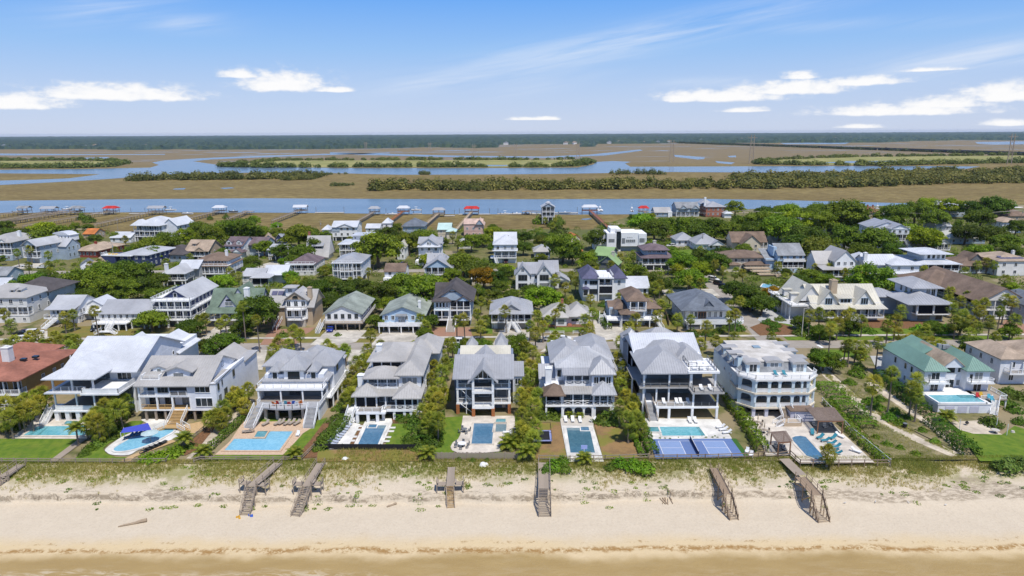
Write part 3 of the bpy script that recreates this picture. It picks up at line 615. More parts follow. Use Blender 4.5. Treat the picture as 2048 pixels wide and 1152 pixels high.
# 2 grey-roofed with two dormers
h=FH('pale blue beachfront house with grey seamed roof and a tan stair to a kidney pool',-80.5,-63.6,138,17)
W=16.9; h.r.scale=(1,1,1.055)
h.wall(1,16,4,16,0,2.3,'black'); h.slab(0,W,0,16,2.6,'white',.3)  # black core paints the shade below the raised floor
for x in spread(0,W,8): h.col(x,.4,0,2.3,.42,'oldwood','pile'); h.col(x,4,0,2.3,.42,'oldwood','pile')
h.wall(11.3,W,0,16,2.6,8.2,'paleblue'); h.wall(0,11.3,2.6,16,2.6,5.4,'paleblue'); h.wall(4,11.3,.0,16,5.5,8.2,'paleblue'); h.wall(0,4,2.4,16,5.5,8.2,'paleblue')
h.slab(0,11.3,-.02,2.6,5.6,'white',.35); h.wall(6.9,10.6,-.03,.02,5.75,8.0,'black','porch_shade_panel')  # black panel on the wall paints the shade of an open porch
for x in(.2,3.9,7.2,11.1): h.col(x,.2,2.6,5.3,.36)
for x in(.2,3.8): h.col(x,.2,5.6,8.1,.34)
h.rail((.2,.1),(7.2,.1),2.6,1,'newwood','cable'); h.rail((.2,.1),(3.8,.1),5.6,1,'white','cable'); h.rail((7.0,-.1),(10.5,-.1),5.6,1,'white','cable')
h.wins('f',2.6,(2,5.4,9.2),2.7,2.2,2.2,2,'dgrey'); h.win('f',2.4,2.1,5.7,2.4,2.1,2,'dgrey'); h.win('f',0,5.5,6.2,2.3,1.5,3,'dgrey'); h.win('f',0,14,6.2,3.3,1.5,3,'white'); h.win('f',0,14.1,3.2,3.7,1.9,3,'white')
h.wins('r',W,(1.2,),6.3,1,1.5,1,'dgrey'); h.wins('r',W,(3.2,),6.7,.6,1.2,1,'dgrey'); h.wins('r',W,(4.6,),3.7,1.7,1.9,2,'dgrey'); h.win('r',W,1.6,3.2,1.2,2,1,'dgrey'); h.win('r',W,9.5,6.4,1.2,1.6,1,'dgrey')
h.gable(0,15.3,0,16,8.2,3.5,'rbgrey','paleblue','x',.7); h.shed(15.2,W,0,8,8.15,8.6,'rbgrey',.1); h.add('parapet',MB().box(16.7,17,0,16,8.2,8.75),'paleblue')
h.dormer(8.2,5.0,2.0,8.3,2.1,'rbgrey','paleblue','gable',6,.9,2.0,'dgrey',.8,1.3,3)
h.dormer(3.4,2.9,3.4,8.5,2.0,'rbgrey','white','gable',4.6,.5,1.0,'aqua',.4,1.7,1)
h.rails([(.6,1.2),(4.2,1.2)],8.6,1,'offwhite','cable'); h.slab(.4,4.4,1.0,3.5,8.75,'white',.3,'balcony')
h.add('parapet',MB().box(4.2,4.45,1.2,4.2,8.7,9.6).box(.4,.6,1.2,4.2,8.7,9.6),'white')
h.win('r',15.2,8,9.2,1.1,1.2,1,'dgrey'); h.gable(8.5,14.5,14,24,7.9,1.9,'rbgrey','paleblue','y',.6); h.wall(8.5,14.5,14,24,0,7.9,'paleblue'); h.wall(13.5,W,16,24,0,7.4,'paleblue'); h.slab(13.3,W+.3,16,24.4,7.8,'rbgrey',.3,'roof')
h.stair(8.9,-.1,2.6,3.0,3.6,(0,-1),0.7,'newwood','offwhite','newwood','cable'); h.slab(7.2,10.6,-5.1,-3.6,.75,'newwood',.2,'landing')
h.stair(7.3,-4.4,.72,1.4,2.0,(-1,-.35),0,'newwood','offwhite','newwood','cable'); h.stair(10.5,-4.4,.72,1.4,2.0,(1,-.35),0,'newwood','offwhite','newwood','cable')
h.add('floor_boards',MB().box(.3,11.2,.2,2.6,2.6,2.63),'newwood')
# 3 big front deck with twin stairs
h=FH('grey beachfront house with black-framed dormers above a wide front deck reached by two stairs',-56,-41.6,139.6,24)
W=14.4
h.wall(.8,W-.6,3,22,0,3.1,'black'); h.add('deck',MB().prism([(.4,2),(.4,-1.6)]+[(.6+13.2*t,-1.6-1.3*math.sin(math.pi*t)) for t in np.linspace(0,1,9)]+[(W,-1.6),(W,2)],2.95,3.25),'rlgrey')  # black wall colour stands for the shade beneath the deck
for x in(2.4,4.9,7.7,10.5,12.4): h.col(x,-1.0,0,2.95,.6,'conc','pier')
h.wall(W-.5,W-.2,-1.5,6,0,2.9,'paleblue'); h.wall(0,W,4.6,22,3.1,6.9,'paleblue'); h.slab(0,W,2,5,3.25,'rlgrey',.3); h.slab(-.2,W+.2,1.2,5.5,6.25,'white',.45,'roof_terrace')
for x in(.2,5.1,9.9,14.2): h.col(x,1.5,3.25,5.9,.3)
h.wall(0,.25,2,4.6,3.2,5.9,'white'); h.win('f',4.6,7.2,3.4,2.6,2.2,2,'dgrey'); h.win('f',4.6,3,3.4,2.4,2.2,2,'dgrey'); h.win('f',4.6,11.6,3.4,2.4,2.2,2,'dgrey')
arc=[(.6+13.2*t,-1.6-1.3*math.sin(math.pi*t)) for t in np.linspace(0,1,9)]
h.rails(arc[1:-1],3.25,1.0,'white','cable'); h.rail((W,-1.4),(W,4),3.25,1); h.rail((.45,-.2),(.45,1.5),3.25,1)
h.rails([(0,5.4),(0,1.4),(W,1.4),(W,5.4)],6.25,.95,'white','cable')
h.stair(1.3,-1.7,3.25,2.2,4.2,(-.22,-1),0,'rlgrey','white','rsilver'); h.stair(W-1.4,-1.7,3.25,2.2,4.2,(0,-1),0,'rlgrey','white','rsilver')
h.hip(0,W,4.6,22,6.95,4.0,'rlgrey',.5,'x'); h.wall(.6,W-.6,5,22,6.9,8.2,'paleblue')
h.wall(-.6,4,9,18,3,9.0,'paleblue'); h.hip(-.6,5,9,18,9,2.6,'rlgrey',.6,'x'); h.wall(10.4,W+.6,9,18,3,9.0,'paleblue'); h.hip(9.4,W+.6,9,18,9,2.6,'rlgrey',.6,'x')
h.dormer(7.2,4.4,4.7,6.9,2.6,'rlgrey','white','hip',5,2.6,2.6,'black',.7,1.9,4); h.dormer(2.9,1.4,4.9,6.9,2.2,'rlgrey','paleblue','hip',3.4,1.4,.9,'black',.55,1.9,1); h.dormer(11.5,1.4,4.9,6.9,2.2,'rlgrey','paleblue','hip',3.4,1.4,.9,'black',.55,1.9,1)
h.win('r',W+.6,12,6.6,1.6,1.8,1,'dgrey'); h.wins('r',W,(6.4,),4,1.4,2,1,'dgrey'); h.slab(W-.2,W+1.1,4,22,3.2,'white',.3); h.rail((W+1,4),(W+1,20),3.2,1)
for y in(6,10,14,18): h.col(W+.9,y,0,2.9,.3)
h.hip(4.5,10.5,18,26,7.2,2.3,'rlgrey',.5,'y'); h.wall(4.7,10.3,18,25.8,0,7.2,'paleblue')
h.add('floor_boards',MB().box(.3,W-.3,1.3,4.6,3.25,3.28),'deckwood'); h.wall(.3,W-.3,4.55,4.6,3.28,5.7,'dgrey','shaded_glazing')
# 4 many-tiered
h=FH('pale grey beachfront house with stacked hip roofs and cross-braced railings above a lap pool',-34.6,-20.2,138.2,25)
W=14.4
h.wall(1.5,W,4,25,0,5.4,'paleblue'); h.wall(1,W-.4,3.2,4.2,0,2.2,'dgrey')  # dark low wall stands for the shade under the deck
h.slab(1,7.4,-1.8,3,2.5,'white',.45); h.slab(6.9,W,-.4,4,2.5,'white',.45)
for x in(1.3,3.6,5.6): h.col(x,-1.4,0,2.1,.6,'white','pier')
for x in(6.6,9,11.2,12.6,14): h.col(x,0,0,2.1,.55,'white','pier')
for x in(.4,2.6): h.col(x,1.4,2.5,5.2,.3)
for x in(5,7,9.2): h.col(x,1.2,2.5,5.2,.3)
for x in(9.5,11.4,13,14.2): h.col(x,-.2,2.5,5.2,.28)
h.rails([(1.1,-1.7),(6.3,-1.7),(6.8,-.3)],2.5,1,'white','v'); h.rail((6.8,-.3),(9.4,-.3),2.5,1,'white','v'); h.rail((9.5,-.3),(14.3,-.3),2.5,1,'white','x'); h.rail((14.3,-.2),(14.3,4),2.5,1,'white','x')
h.wins('f',4,(3,6,8.4),2.6,1.8,2.2,2); h.screen(.6,4.6,1.5,2.6,5.1); h.screen(9.7,14.1,-.05,3.5,5.1)
h.stair(-.2,0,2.5,1.5,3.8,(-.12,-1)); h.slab(-1,1.2,0,3,2.5,'white')
h.hip(.2,5.2,.8,9,5.3,2.0,'rbgrey',.5,'y'); h.shed(4,W-3,.8,5,5.3,6.1,'rbgrey'); h.hip(9.3,W+.2,-.5,7,5.3,2.1,'rbgrey',.5,'y'); h.slab(.5,W,4,9,6.0,'rbgrey',.3,'roof')
h.wall(2.6,W,5.6,25,5.5,8.4,'paleblue'); h.wall(9.4,W,4.2,8,5.5,8.9,'paleblue')
h.slab(2.6,9.4,3.6,6,6.05,'white',.25)
for x in(2.8,4.9,7,9.1): h.col(x,3.9,6.05,8.4,.26)
h.rail((2.7,3.7),(9.2,3.7),6.05,1,'white','x'); h.wins('f',5.6,(3.8,6,8),6.2,1.6,2.1,2); h.win('f',4.2,11.9,6.5,3.4,1.7,3)
h.hip(2.2,9.4,3.4,10,8.4,1.7,'rbgrey',.5,'y'); h.hip(9.2,W+.1,4,26,8.9,2.5,'rbgrey',.6,'y'); h.shed(.4,3,9,24,6.2,6.4,'rbgrey')
h.wall(2.6,9.8,9.4,22,8.4,10.5,'paleblue'); h.wall(2.9,9.5,9.35,9.45,8.75,10.4,'black','porch_shade_panel')  # solid black sheet paints the dark inside the top porch
for x in(2.8,4.9,7,9.4): h.col(x,9.25,8.6,10.5,.22)
h.hip(2.4,10,9,22,10.5,1.5,'rbgrey',.7,'y'); h.wall(10,16.4,22,32,0,8.4,'paleblue'); h.hip(10,16.4,21,32,8.4,2.7,'rbgrey',.6,'y')
h.chimney(1.0,5.2,5,8.4,1.3,'white'); h.chimney(3.6,14,10.6,12.6,1.2,'white'); h.wins('r',W,(8,11,14,18),6.2,.9,1.6,1); h.wins('r',W,(8,12,17),3,1,1.6,1)
for z,y0,y1,x0,x1 in((2.5,-1.2,4,1.4,6.2),(2.5,.2,4,7,14.1)): h.add('floor_boards',MB().box(x0,x1,y0,y1,z,z+.03),'deckwood')
h.wall(.6,9.2,3.92,3.98,2.6,5.0,'dgrey','shaded_glazing'); h.wall(2.8,9.2,5.52,5.58,6.2,8.2,'dgrey','shaded_glazing')
# 5 gable bay
h=FH('blue grey beachfront house with a glazed gable bay and orange wood posts at the ground',-12.4,-.4,141.2,26)
W=12
h.wall(.2,W-.2,3.4,9,0,8.5,'slate'); h.wall(-1,W+.6,8,21.6,0,8.2,'slate')
for z in(2.6,6.05): h.slab(0,W,0,3.6,z,'white',.35)
for x in(.3,W-.3):
 h.col(x,.3,0,2.25,.7,'rust','post'); h.col(x,.3,2.6,8.4,.42)
for x in(3.85,8.15):
 h.col(x,-1.6,0,2.0,.7,'rust','post'); h.col(x,-1.6,2.2,8.9,.5); h.col(x,.3,2.6,8.4,.35)
for z in(2.45,5.95): h.slab(3.6,8.4,-1.9,.2,z,'white',.5,'balcony'); h.rail((4.1,-1.75),(7.9,-1.75),z,1,'offwhite','v')
for z in(2.6,6.05):
 h.rail((.5,.15),(3.6,.15),z,1,'white','v'); h.rail((8.4,.15),(11.5,.15),z,1,'white','v')
 h.wins('f',3.4,(2,6,10),z+.1,2.4,2.1,4,'offwhite')
h.add('brace',MB().bar((.8,.0,2.5),(3.4,.0,.4),.12).bar((.8,.2,6),(3.4,.2,3.2),.12).bar((3.4,.1,2.6),(2,.1,4.3),.12),'white')
h.col(2.2,.1,0,5.8,.16)
h.screen(3.9,8.1,3.2,.1,2.1); h.gable(-.3,W+.4,-.4,14,8.8,2.8,'rlgrey','slate','x',.6); h.gable(3.4,8.6,-1.9,9,8.7,2.6,'rlgrey',None,'y',.7)
h.add('gable_window',MB().xprism([(4.2,8.85),(7.8,8.85),(6,10.75)],-1.5,-1.44),GLASS); h.add('gable_frame',MB().bar((6,-1.56,8.8),(6,-1.56,10.8),.14).bar((4.1,-1.56,8.85),(7.9,-1.56,8.85),.16).bar((4,-1.56,8.8),(6,-1.56,10.9),.14).bar((8,-1.56,8.8),(6,-1.56,10.9),.14).bar((5,-1.56,8.8),(5,-1.56,9.8),.1).bar((7,-1.56,8.8),(7,-1.56,9.8),.1),'white')
h.gable(.2,W-.2,10,22,8.3,2.5,'rcream','slate','x',.4); h.gable(1.5,10.5,6,16,8.5,2.45,'rlgrey',None,'y',.4)
h.hip(8.2,11,21,27,8.4,2.9,'rlgrey',.3,'y'); h.hip(1,3.4,21,26,8.2,2.3,'rlgrey',.3,'y'); h.wall(8.3,10.9,21,26.8,0,8.4,'slate'); h.wall(1.1,3.3,21,25.8,0,8.2,'slate'); h.wall(W+.5,W+2.6,6,14,0,6.6,'paleblue'); h.shed(W+.5,W+2.8,6,13.8,6.7,7.5,'rlgrey'); h.win('f',6,W+1.6,4.6,1.3,1.5,2)
h.add('hammock_chair',MB().box(10,10.8,1.9,2.4,.7,1.3),'conc')
for z in(2.6,6.05): h.add('floor_boards',MB().box(.3,11.7,.3,3.4,z,z+.03),'deckwood'); h.wall(.5,11.5,3.3,3.36,z+.1,z+2.3,'dgrey','shaded_glazing')
h.wall(3,11.6,4.6,4.7,0,2.3,'black','undercroft_shade')  # black sheet painted as the shade under the house
# 6 gazebo house
h=FH('white beachfront house with a brown shingled corner gazebo and three arches at the ground',7.1,22.1,138.8,26)
W=15
h.wall(4,10.2,2.6,4,0,2.7,'dgrey'); h.arcade(3.8,10.4,.1,0,2.75,[(4.1,5.9),(6.3,8.2),(8.6,10.1)],'white',.4,.8); h.wall(.6,3.6,3.5,20,0,2.6,'slate'); h.wall(11,W-.4,3.6,4,0,2.6,'tan'); h.wall(10.4,11,.1,24,0,2.6,'white'); h.wall(3.6,W,4,24,0,2.7,'paleblue')  # grey wall behind the arches has their shade in its colour
h.slab(0,W,-.2,4.4,2.95,'white',.32)
for x in(.2,3.7,10.3,14.7): h.col(x,.1,0,2.65,.4)
h.wall(0,W,3.4,24,2.95,6.1,'paleblue'); h.wins('f',3.4,(2,5,7.2,9.4,12,14),3.0,1.7,2.2,2)
for x in(.2,3.5): h.col(x,.1,2.95,5.5,.24); h.col(x,3.2,2.95,5.5,.24)
for x in(3.8,6,8.2,10.4): h.col(x,.2,2.95,5.7,.26)
for x in(10.5,11.8,13.5,14.8): h.col(x,-.1,2.95,5.6,.26)
h.rail((.2,-.05),(3.5,-.05),2.95,1,'white','x'); h.rail((3.8,.05),(10.3,.05),2.95,1,'white','x'); h.rail((10.5,-.1),(14.8,-.1),2.95,1,'white','x'); h.rail((14.85,0),(14.85,3.4),2.95,1,'white','x')
h.screen(.5,3.3,2.9,3.0,5.4)
sm=h.seam; h.seam=0; h.hip(.2,3.7,-.2,3.6,5.5,1.9,'rbrown',.7); h.seam=sm
h.shed(3.6,10.6,-.2,4.4,5.75,6.2,'rbgrey'); h.hip(10.4,14.9,-.5,5,5.65,1.9,'rlgrey',.5,'y'); h.slab(3.4,W,4,8,6.2,'rbgrey',.3,'roof')
h.wall(4.4,W,5.8,24,6,8.9,'paleblue'); h.wall(10.3,W,2.9,8,6,9.1,'paleblue')
h.slab(4.4,10.3,3.4,6,6.35,'white',.25)
for x in(4.7,6.5,8.3,10.0): h.col(x,3.7,6.35,8.7,.24)
h.rail((4.6,3.5),(10.1,3.5),6.35,1,'white','x'); h.wins('f',5.8,(5.4,7.4,9.3),6.5,1.5,2,2); h.wins('f',2.9,(11.3,14),6.7,1.1,1.7,2,'white'); h.win('f',2.9,12.65,6.7,1.4,1.7,1,'white')
h.shed(4.2,10.8,3.2,7,8.75,9.7,'rlgrey'); h.hip(10.2,W+.1,2.6,10,9.15,2.6,'rlgrey',.5,'y')
h.wall(2.6,W,6.5,26,6,9.6,'paleblue'); h.hip(3,W+.2,6.2,21,9.5,2.5,'rsilver',.6,'x'); h.hip(9,16,12,28,9.4,2.6,'rlgrey',.5,'y'); h.hip(2,9,10,24,9.4,2.8,'rlgrey',.5,'y'); h.wall(9,16,20,28,0,9.4,'paleblue')
h.win('f',6.5,3.4,7,1,1.8,1); h.chimney(.9,5.2,2,9.6,1.3,'white'); h.add('chimney',MB().box(.3,1.7,4.4,5.9,0,5.2),'white'); h.gable(-1,2.6,7,13,6.8,2.2,'rlgrey','paleblue','x',.3); h.wall(-1,2.6,7,13,0,6.8,'paleblue')
h.add('floor_boards',MB().box(.2,14.8,.1,3.4,2.95,2.98),'deckwood'); h.wall(.3,14.7,3.3,3.36,3.0,5.4,'dgrey','shaded_glazing'); h.wall(4.6,10.2,5.7,5.76,6.4,8.6,'dgrey','shaded_glazing')
# 7 roof terrace
h=FH('large grey roofed beachfront house with open decks and a railed roof terrace',28.6,44.4,137.6,31)
W=15.8
h.wall(1.2,W-1.6,8,30,0,10,'paleblue'); h.wall(1.3,W-2,7.4,8,0,2.6,'tan')
h.slab(2.3,W,0,8,2.95,'white',.4); h.slab(-.4,2.3,3,8,2.95,'white',.4)
for x in(2.7,5.2,10.2,15.5): h.col(x,.3,0,2.55,.5,'white','pier')
for x in(.1,): h.col(x,3.2,0,9.6,.42)
h.slab(-.9,10.2,2.4,8,6.45,'rbgrey',.3); h.slab(9.6,16.6,-.8,8,6.45,'rbgrey',.35)
for x in(2.9,5.6): h.col(x,3.0,2.95,6.15,.34)
for x in(10.3,15.5): h.col(x,.3,2.95,6.1,.34)
for x in(.1,5.6,10.2): h.col(x,3.0,6.45,9.7,.36)
for x in(10.4,15.6): h.col(x,3.0,6.45,9.9,.4)
h.rails([(2.6,.2),(10.1,.2)],2.95,1,'white','cable'); h.rail((10.5,.2),(15.4,.2),2.95,1,'dgrey','v'); h.rails([(10.2,2.3),(10.2,-.6),(16.3,-.6),(16.3,5)],6.45,1,'dgrey','cable'); h.rail((-.6,2.6),(9.8,2.6),6.45,.9,'dgrey','cable')
for z in(3.0,6.55): h.wins('f',8,(2.6,5.2,7.9,11,13.2),z,1.9,2.2,2,'dgrey')
h.screen(10.6,15.3,.35,3.0,4.0)
h.stair(1.3,3.2,2.95,1.8,4.6,(.08,-1),0,'white','oldwood','rsilver')
h.hip(-.2,10,2.6,17,9.75,3.4,'rlgrey',.5,'y'); h.hip(8,15,9,20,9.8,2.6,'rlgrey',.4,'y')
h.slab(9.4,16.2,2.0,11,10.2,'white',.5,'roof_terrace'); h.rails([(10,2.5),(15.6,2.5),(15.6,10)],10.2,1,'dgrey','cable'); h.rails([(10.2,10),(10.2,5),(12,5)],10.2,1,'dgrey','cable')
for x,y in((11,3.3),(12.4,3.3),(14.2,3.4),(11,6.5),(13,7),(14.4,7)): h.add('terrace_seat',MB().box(x-.45,x+.45,y-.4,y+.4,10.2,10.6).box(x-.45,x+.45,y+.3,y+.45,10.6,11),'white')
h.wall(1.2,W-.6,14,31,0,10.2,'paleblue'); h.gable(0,W-.4,15,30,10.0,2.9,'rwhite','paleblue','x',.4); h.hip(1.4,14.2,11,23.5,10.1,2.75,'rlgrey',.3,'y')
h.slab(-3,1.2,17,28,3,'white',.3); h.rails([(1,17),(-2.9,17),(-2.9,28)],3,1,'white','v')
for y in(17.3,22,27.6): h.col(-2.7,y,0,2.7,.3)
h.hip(0,4,29,35,8.8,2.4,'rlgrey',.3,'y'); h.hip(5,14,29,36,8.8,2.6,'rlgrey',.3,'x'); h.wall(0,14,31,36,0,8.8,'paleblue')
h.wins('l',1.2,(12,18,24),4,1.2,1.6,2); h.slab(-1.6,1.2,8,16,6.45,'rbgrey',.3)
for y in(9,15.5): h.col(-1.4,y,0,6.1,.3)
for z,y0 in((2.95,.3),(6.45,2.8)): h.add('floor_boards',MB().box(2.6 if z<4 else .2,15.6,y0,8,z,z+.03),'deckwood'); h.wall(1.8,14,7.9,7.96,z+.1,z+2.5,'dgrey','shaded_glazing')
# 8 arcaded
h=FH('pale aqua beachfront villa with two tiers of arched balconies under a flat cream roof',49.4,66.6,138.3,24,seam=0)
W=17.2; FL=[(2.9,0),(14.2,0)]
h.wall(.2,W-.4,5,22,0,8.6,'aqua'); h.wall(3,14,3,5,0,2.2,'black')  # black wall paints the deep shade behind the piers
for x in(2.9,5.7,11.6,14.3): h.col(x,.4,0,2.1,.7,'lilac','pier')
for x,y in((.4,3),(.4,8),(.4,13),(16.8,3)): h.col(x,y,0,2.1,.6,'lilac','pier')
def oct(e,d=0): return [(.1-e,2.9-d),(2.8-e*.4,-e),(14.3+e*.4,-e),(17.1+e,2.9-d),(17.1+e,8),(.1-e,8)]
for z,t in((2.45,.35),(5.75,.35),(8.85,.4)): h.add('balcony_floor' if z<8 else 'roof_terrace',MB().prism(oct(.25),z-t,z),'cream' if z<8 else 'offwhite')
for zi,z in enumerate((2.45,5.75)):
 op=[(3.2,5.5),(6.3,7.9),(8.5,10.7),(11.3,12.8),(13.4,14.0)] if False else [(3.2,5.4),(6.1,7.6),(8.3,10.5),(11.2,12.7)]
 h.arcade(2.8,14.3,.05,z,z+2.95,[(3.15,5.5),(6.1,7.6),(8.2,10.4),(11.0,12.4)] if False else [(3.2,5.6),(6.2,7.8),(8.4,10.7),(11.3,12.7),(13.1,13.9)],'aqua',.4,.6,name='arcade')
 for sgn in(0,1): # canted ends
  a=math.atan2(2.9,2.7); L=3.9
  b=MB()
  k=House.arcade(h,0,L,0,z,z+2.95,[(.7,3.2)],'aqua',.35,.7)
  if sgn==0: k.location=(.1,2.95,0); k.rotation_euler=(0,0,-a)
  else: k.location=(14.35,.05,0); k.rotation_euler=(0,0,a)
 pts=[(.2,3),(2.9,.1),(14.2,.1),(17,3)]
 for aa,bb in zip(pts[:-1],pts[1:]): h.rail(aa,bb,z,.95,'lilac' if False else 'offwhite','solid')
 h.wins('f',5,(4.4,7,9.5,12,15),z+.1,1.7,2.2,2)
h.rails([(.1,4.6),(.1,2.9),(2.8,.05),(14.3,.05),(17.1,2.9),(17.1,4.6)],8.85,.9,'white','v')
b=MB()
lo=[(.2,4.2),(17,4.2),(17,22),(.2,22)]; hi=[(2.4,6.2),(14.8,6.2),(14.8,21),(2.4,21)]
for i in range(4): j=(i+1)%4; b.poly((*lo[i],8.7),(*lo[j],8.7),(*hi[j],10.75),(*hi[i],10.75))
h.add('mansard_roof',b,'rgrey'); h.add('flat_roof',MB().box(2.1,15.1,5.9,21.4,10.7,10.95),mat('weathered_membrane',(.50,.46,.40),.9,.18,.35,col2=(.66,.63,.58)))
for x,yf,ww in((3.6,4.3,2.9),(8.6,5.3,3.2),(13.9,4.3,2.9)):
 h.wall(x-ww/2,x+ww/2,yf,yf+2.2,8.8,10.95,'aqua','dormer'); h.add('dormer_roof',MB().xprism([(x-ww/2-.4,10.95)]+[(x+(ww/2+.4)*math.sin(t),10.95+.5*math.cos(t)) for t in np.linspace(-math.pi/2,math.pi/2,9)]+[(x+ww/2+.4,10.8),(x-ww/2-.4,10.8)],yf-.4,yf+2.6),'rbgrey'); h.win('f',yf,x,8.95,ww*.6,1.85,2)
for y in(8.5,12.5,17): h.wall(.7,4,y-1,y+1,8.9,10.7,'aqua','dormer'); h.slab(.4,4,y-1.3,y+1.3,11.0,'rbgrey',.3,'dormer_roof'); h.win('l',.7,y,9.1,1.1,1.3,1)
for y in(9,14,19): h.wall(13.6,16.6,y-1,y+1,8.9,10.7,'aqua','dormer'); h.slab(13.6,16.9,y-1.3,y+1.3,11.0,'rbgrey',.3,'dormer_roof')
h.add('chimney',MB().box(.9,1.9,6.4,7.4,8.8,11.6),'aqua'); h.add('satellite_dish',MB().cyl(1.4,6.9,11.6,11.8,.15,6).cyl(1.4,6.9,11.8,12.0,.25,10,.7),'dgrey'); h.add('skylight',MB().box(7.4,9,15,16.6,10.95,11.2),simple('skylight_glass',(.25,.33,.38),.2))
h.wins('l',.2,(8,9.4,13),6.4,.7,.8,1)
h.stair(9.5,-.2,2.45,2.6,2.6,(0,-1),.9,'tan','white','oldwood'); h.slab(7.6,11.3,-5,-2.8,.95,'tan',.95,'landing'); h.rails([(8.4,-4.9),(11.2,-4.9),(11.2,-2.8)],.95,.95); h.stair(7.6,-4.1,.95,1.6,1.7,(-1,-.1),0,'white','white','oldwood')
for z in(2.45,5.75): h.wall(1,16.4,4.9,4.96,z+.05,z+2.4,'dgrey','shaded_glazing')
# 9 teal roof
h=FH('white beachfront house with green metal roofs and a raised pool terrace',94.6,109.6,148.2,19)
W=15; h.r.scale=(1,1,.89)
h.wall(0,4.8,0,18,0,8.0,'paleblue'); h.wall(4.7,9.8,2,16,0,8.2,'paleblue'); h.wall(9.7,15,0,15,0,8,'paleblue')
h.hip(0,4.8,0,18,8,2.7,'rteal',.6,'y'); h.hip(9.7,15,0,15,8,2.7,'rteal',.6,'y'); h.gable(4.3,10.2,1.2,14,8.2,2.9,'rtan','paleblue','y',.4,ends=(1,0)); h.gable(3,12,9,19,8.2,2.9,'rteal','paleblue','y',.5); h.wall(3.4,11.6,12,20,0,8.2,'paleblue')
for x0,x1 in((.4,4.6),(10,14.8)):
 h.slab(x0-.2,x1+.5,-1.6,.2,5.1,'white',.3,'balcony'); h.rails([(x0-.1,.1),(x0-.1,-1.5),(x1+.4,-1.5),(x1+.4,.1)],5.1,1)
 h.win('f',0,(x0+x1)/2,5.2,2.0,2.2,2); h.win('f',0,x0+.7,5.4,.9,1.6,1); h.win('f',0,(x0+x1)/2,2.2,1.9,2.2,2)
h.win('f',2,7.2,6.4,2,1.7,1); h.win('f',2,7.3,2.3,2.0,2.4,2); h.win('f',2,9.2,3,1,1.6,1); h.add('arched_window',MB().xprism([(6.2+1*math.cos(t)+1,8.6+.7*math.sin(t)) for t in np.linspace(0,math.pi,9)],1.9,1.99),GLASS); h.win('f',2,9.1,6.6,.8,1.4,1)
h.wins('l',0,(2.2,5,7.6,12),5.4,1,1.7,1,'offwhite'); h.wins('l',0,(4,7.4,14),2.2,.9,1.4,1,'offwhite')
# terrace
h.wall(-1.2,10.4,-8,2,0,2.3,'paleblue','terrace_wall'); h.slab(-1.4,10.6,-8.1,2.2,2.45,'offwhite',.2,'terrace')
h.add('pool_coping',MB().box(-1,9.4,-8.1,-7.7,2.45,2.85).box(-1,9.4,-3.4,-3,2.45,2.8).box(-1.3,-.9,-8.1,-3,2.45,2.85).box(9.2,9.6,-8.1,-3,2.45,2.85),'white')
h.add('pool_water',MB().box(-.9,9.2,-7.7,-3.4,2.4,2.72),'pool_turq'); h.add('spa',MB().box(5.6,8.9,-5,-3.3,2.6,2.78),'pool_spa')
for x in(1.4,4.2,6.8): h.add('lattice_door',MB().box(x-1,x+1,-8.06,-8.0,.1,1.9),'lilac')
h.slab(9.6,15.8,-5.5,0,2.45,'oldwood',.25); h.rails([(9.8,-5.4),(12.2,-5.4)],2.45,1); h.rails([(14,-5.4),(15.7,-5.4),(15.7,0)],2.45,1)
for x,y in((10,-5.2),(12.8,-5.2),(15.6,-5.2),(15.6,-2)): h.col(x,y,0,2.2,.25)
h.stair(13.1,-5.5,2.45,1.4,4.4,(-.75,-1),0)
h.add('roof_equipment',MB().box(8.8,9.6,10,10.8,10.2,11.4).box(9.9,10.7,10,10.7,10,11.2).box(11,12,10.4,11.4,10,10.9),'rgrey')
# 10 right edge
h=FH('blue beachfront house with light brown shingle roofs cut by the right edge',119,135,158,14,seam=0)
h.wall(0,16,0,13,0,6.5,'paleblue'); h.hip(0,7,0,13,6.5,2.0,'rtan',.5,'y'); h.hip(6,16,-1,13,6.5,2.4,'rtan',.5,'y')
h.wins('l',0,(3,7,11),4.2,1,1.5,2); h.wins('f',0,(3,9,13),4.2,1.2,1.5,2); h.porch(1,7,-2.2,0,3.4,2.8,2); h.wins('f',0,(3,9,13),.9,1.2,1.5,2)
# ------------------------------------------------------------------ across the street (second row), left to right
def RH(label,p0,p1,py,D,**k): return House(label,p0,p1,py,D=D,**k)
h=RH('white three-storey house with two small dormers at the far left of the street',-42,60,646,13,seam=0)
W=h.W; std(h,2,2.7,'wall',3.0,'offwhite','rbgrey','hip',3.4,.5,2.4,5,[0],5,'white'); h.porch(0,W,0,2.4,5.7,.2,5,rail='v')
for q in(.66,.8): h.dormer(W*q,1.3,2.2,9.3,1.5,'rbgrey','white','shed',2.6,.4,.8,'dgrey')
h.wall(3,W-.3,12,26,0,8.4,'offwhite'); h.hip(3,W+1,10,26,8.4,3.6,'rdark',.5)
h=RH('low white cottage with pale metal roof and a white stair straight down to its driveway',96,152,650,13)
W=h.W; h.wall(1,W-.3,2.4,13,0,2.4,'offwhite'); h.wall(0,W,2,13,2.4,5.4,'white'); h.porch(-1,W*.62,0,2,2.4,.1,3); h.wins('f',2,spread(.6,W-.4,6),3.2,.9,1.3,1)
h.gable(0,W,2,13,5.4,3.0,'rsilver','white','x',.6); h.shed(0,W,-.2,3,5.3,6.0,'rsilver'); h.wins('r',W,(3.4,5,9),3.2,1.1,1.4,2); h.wins('r',W,(3.6,5.2),.6,1.1,1.4,2)
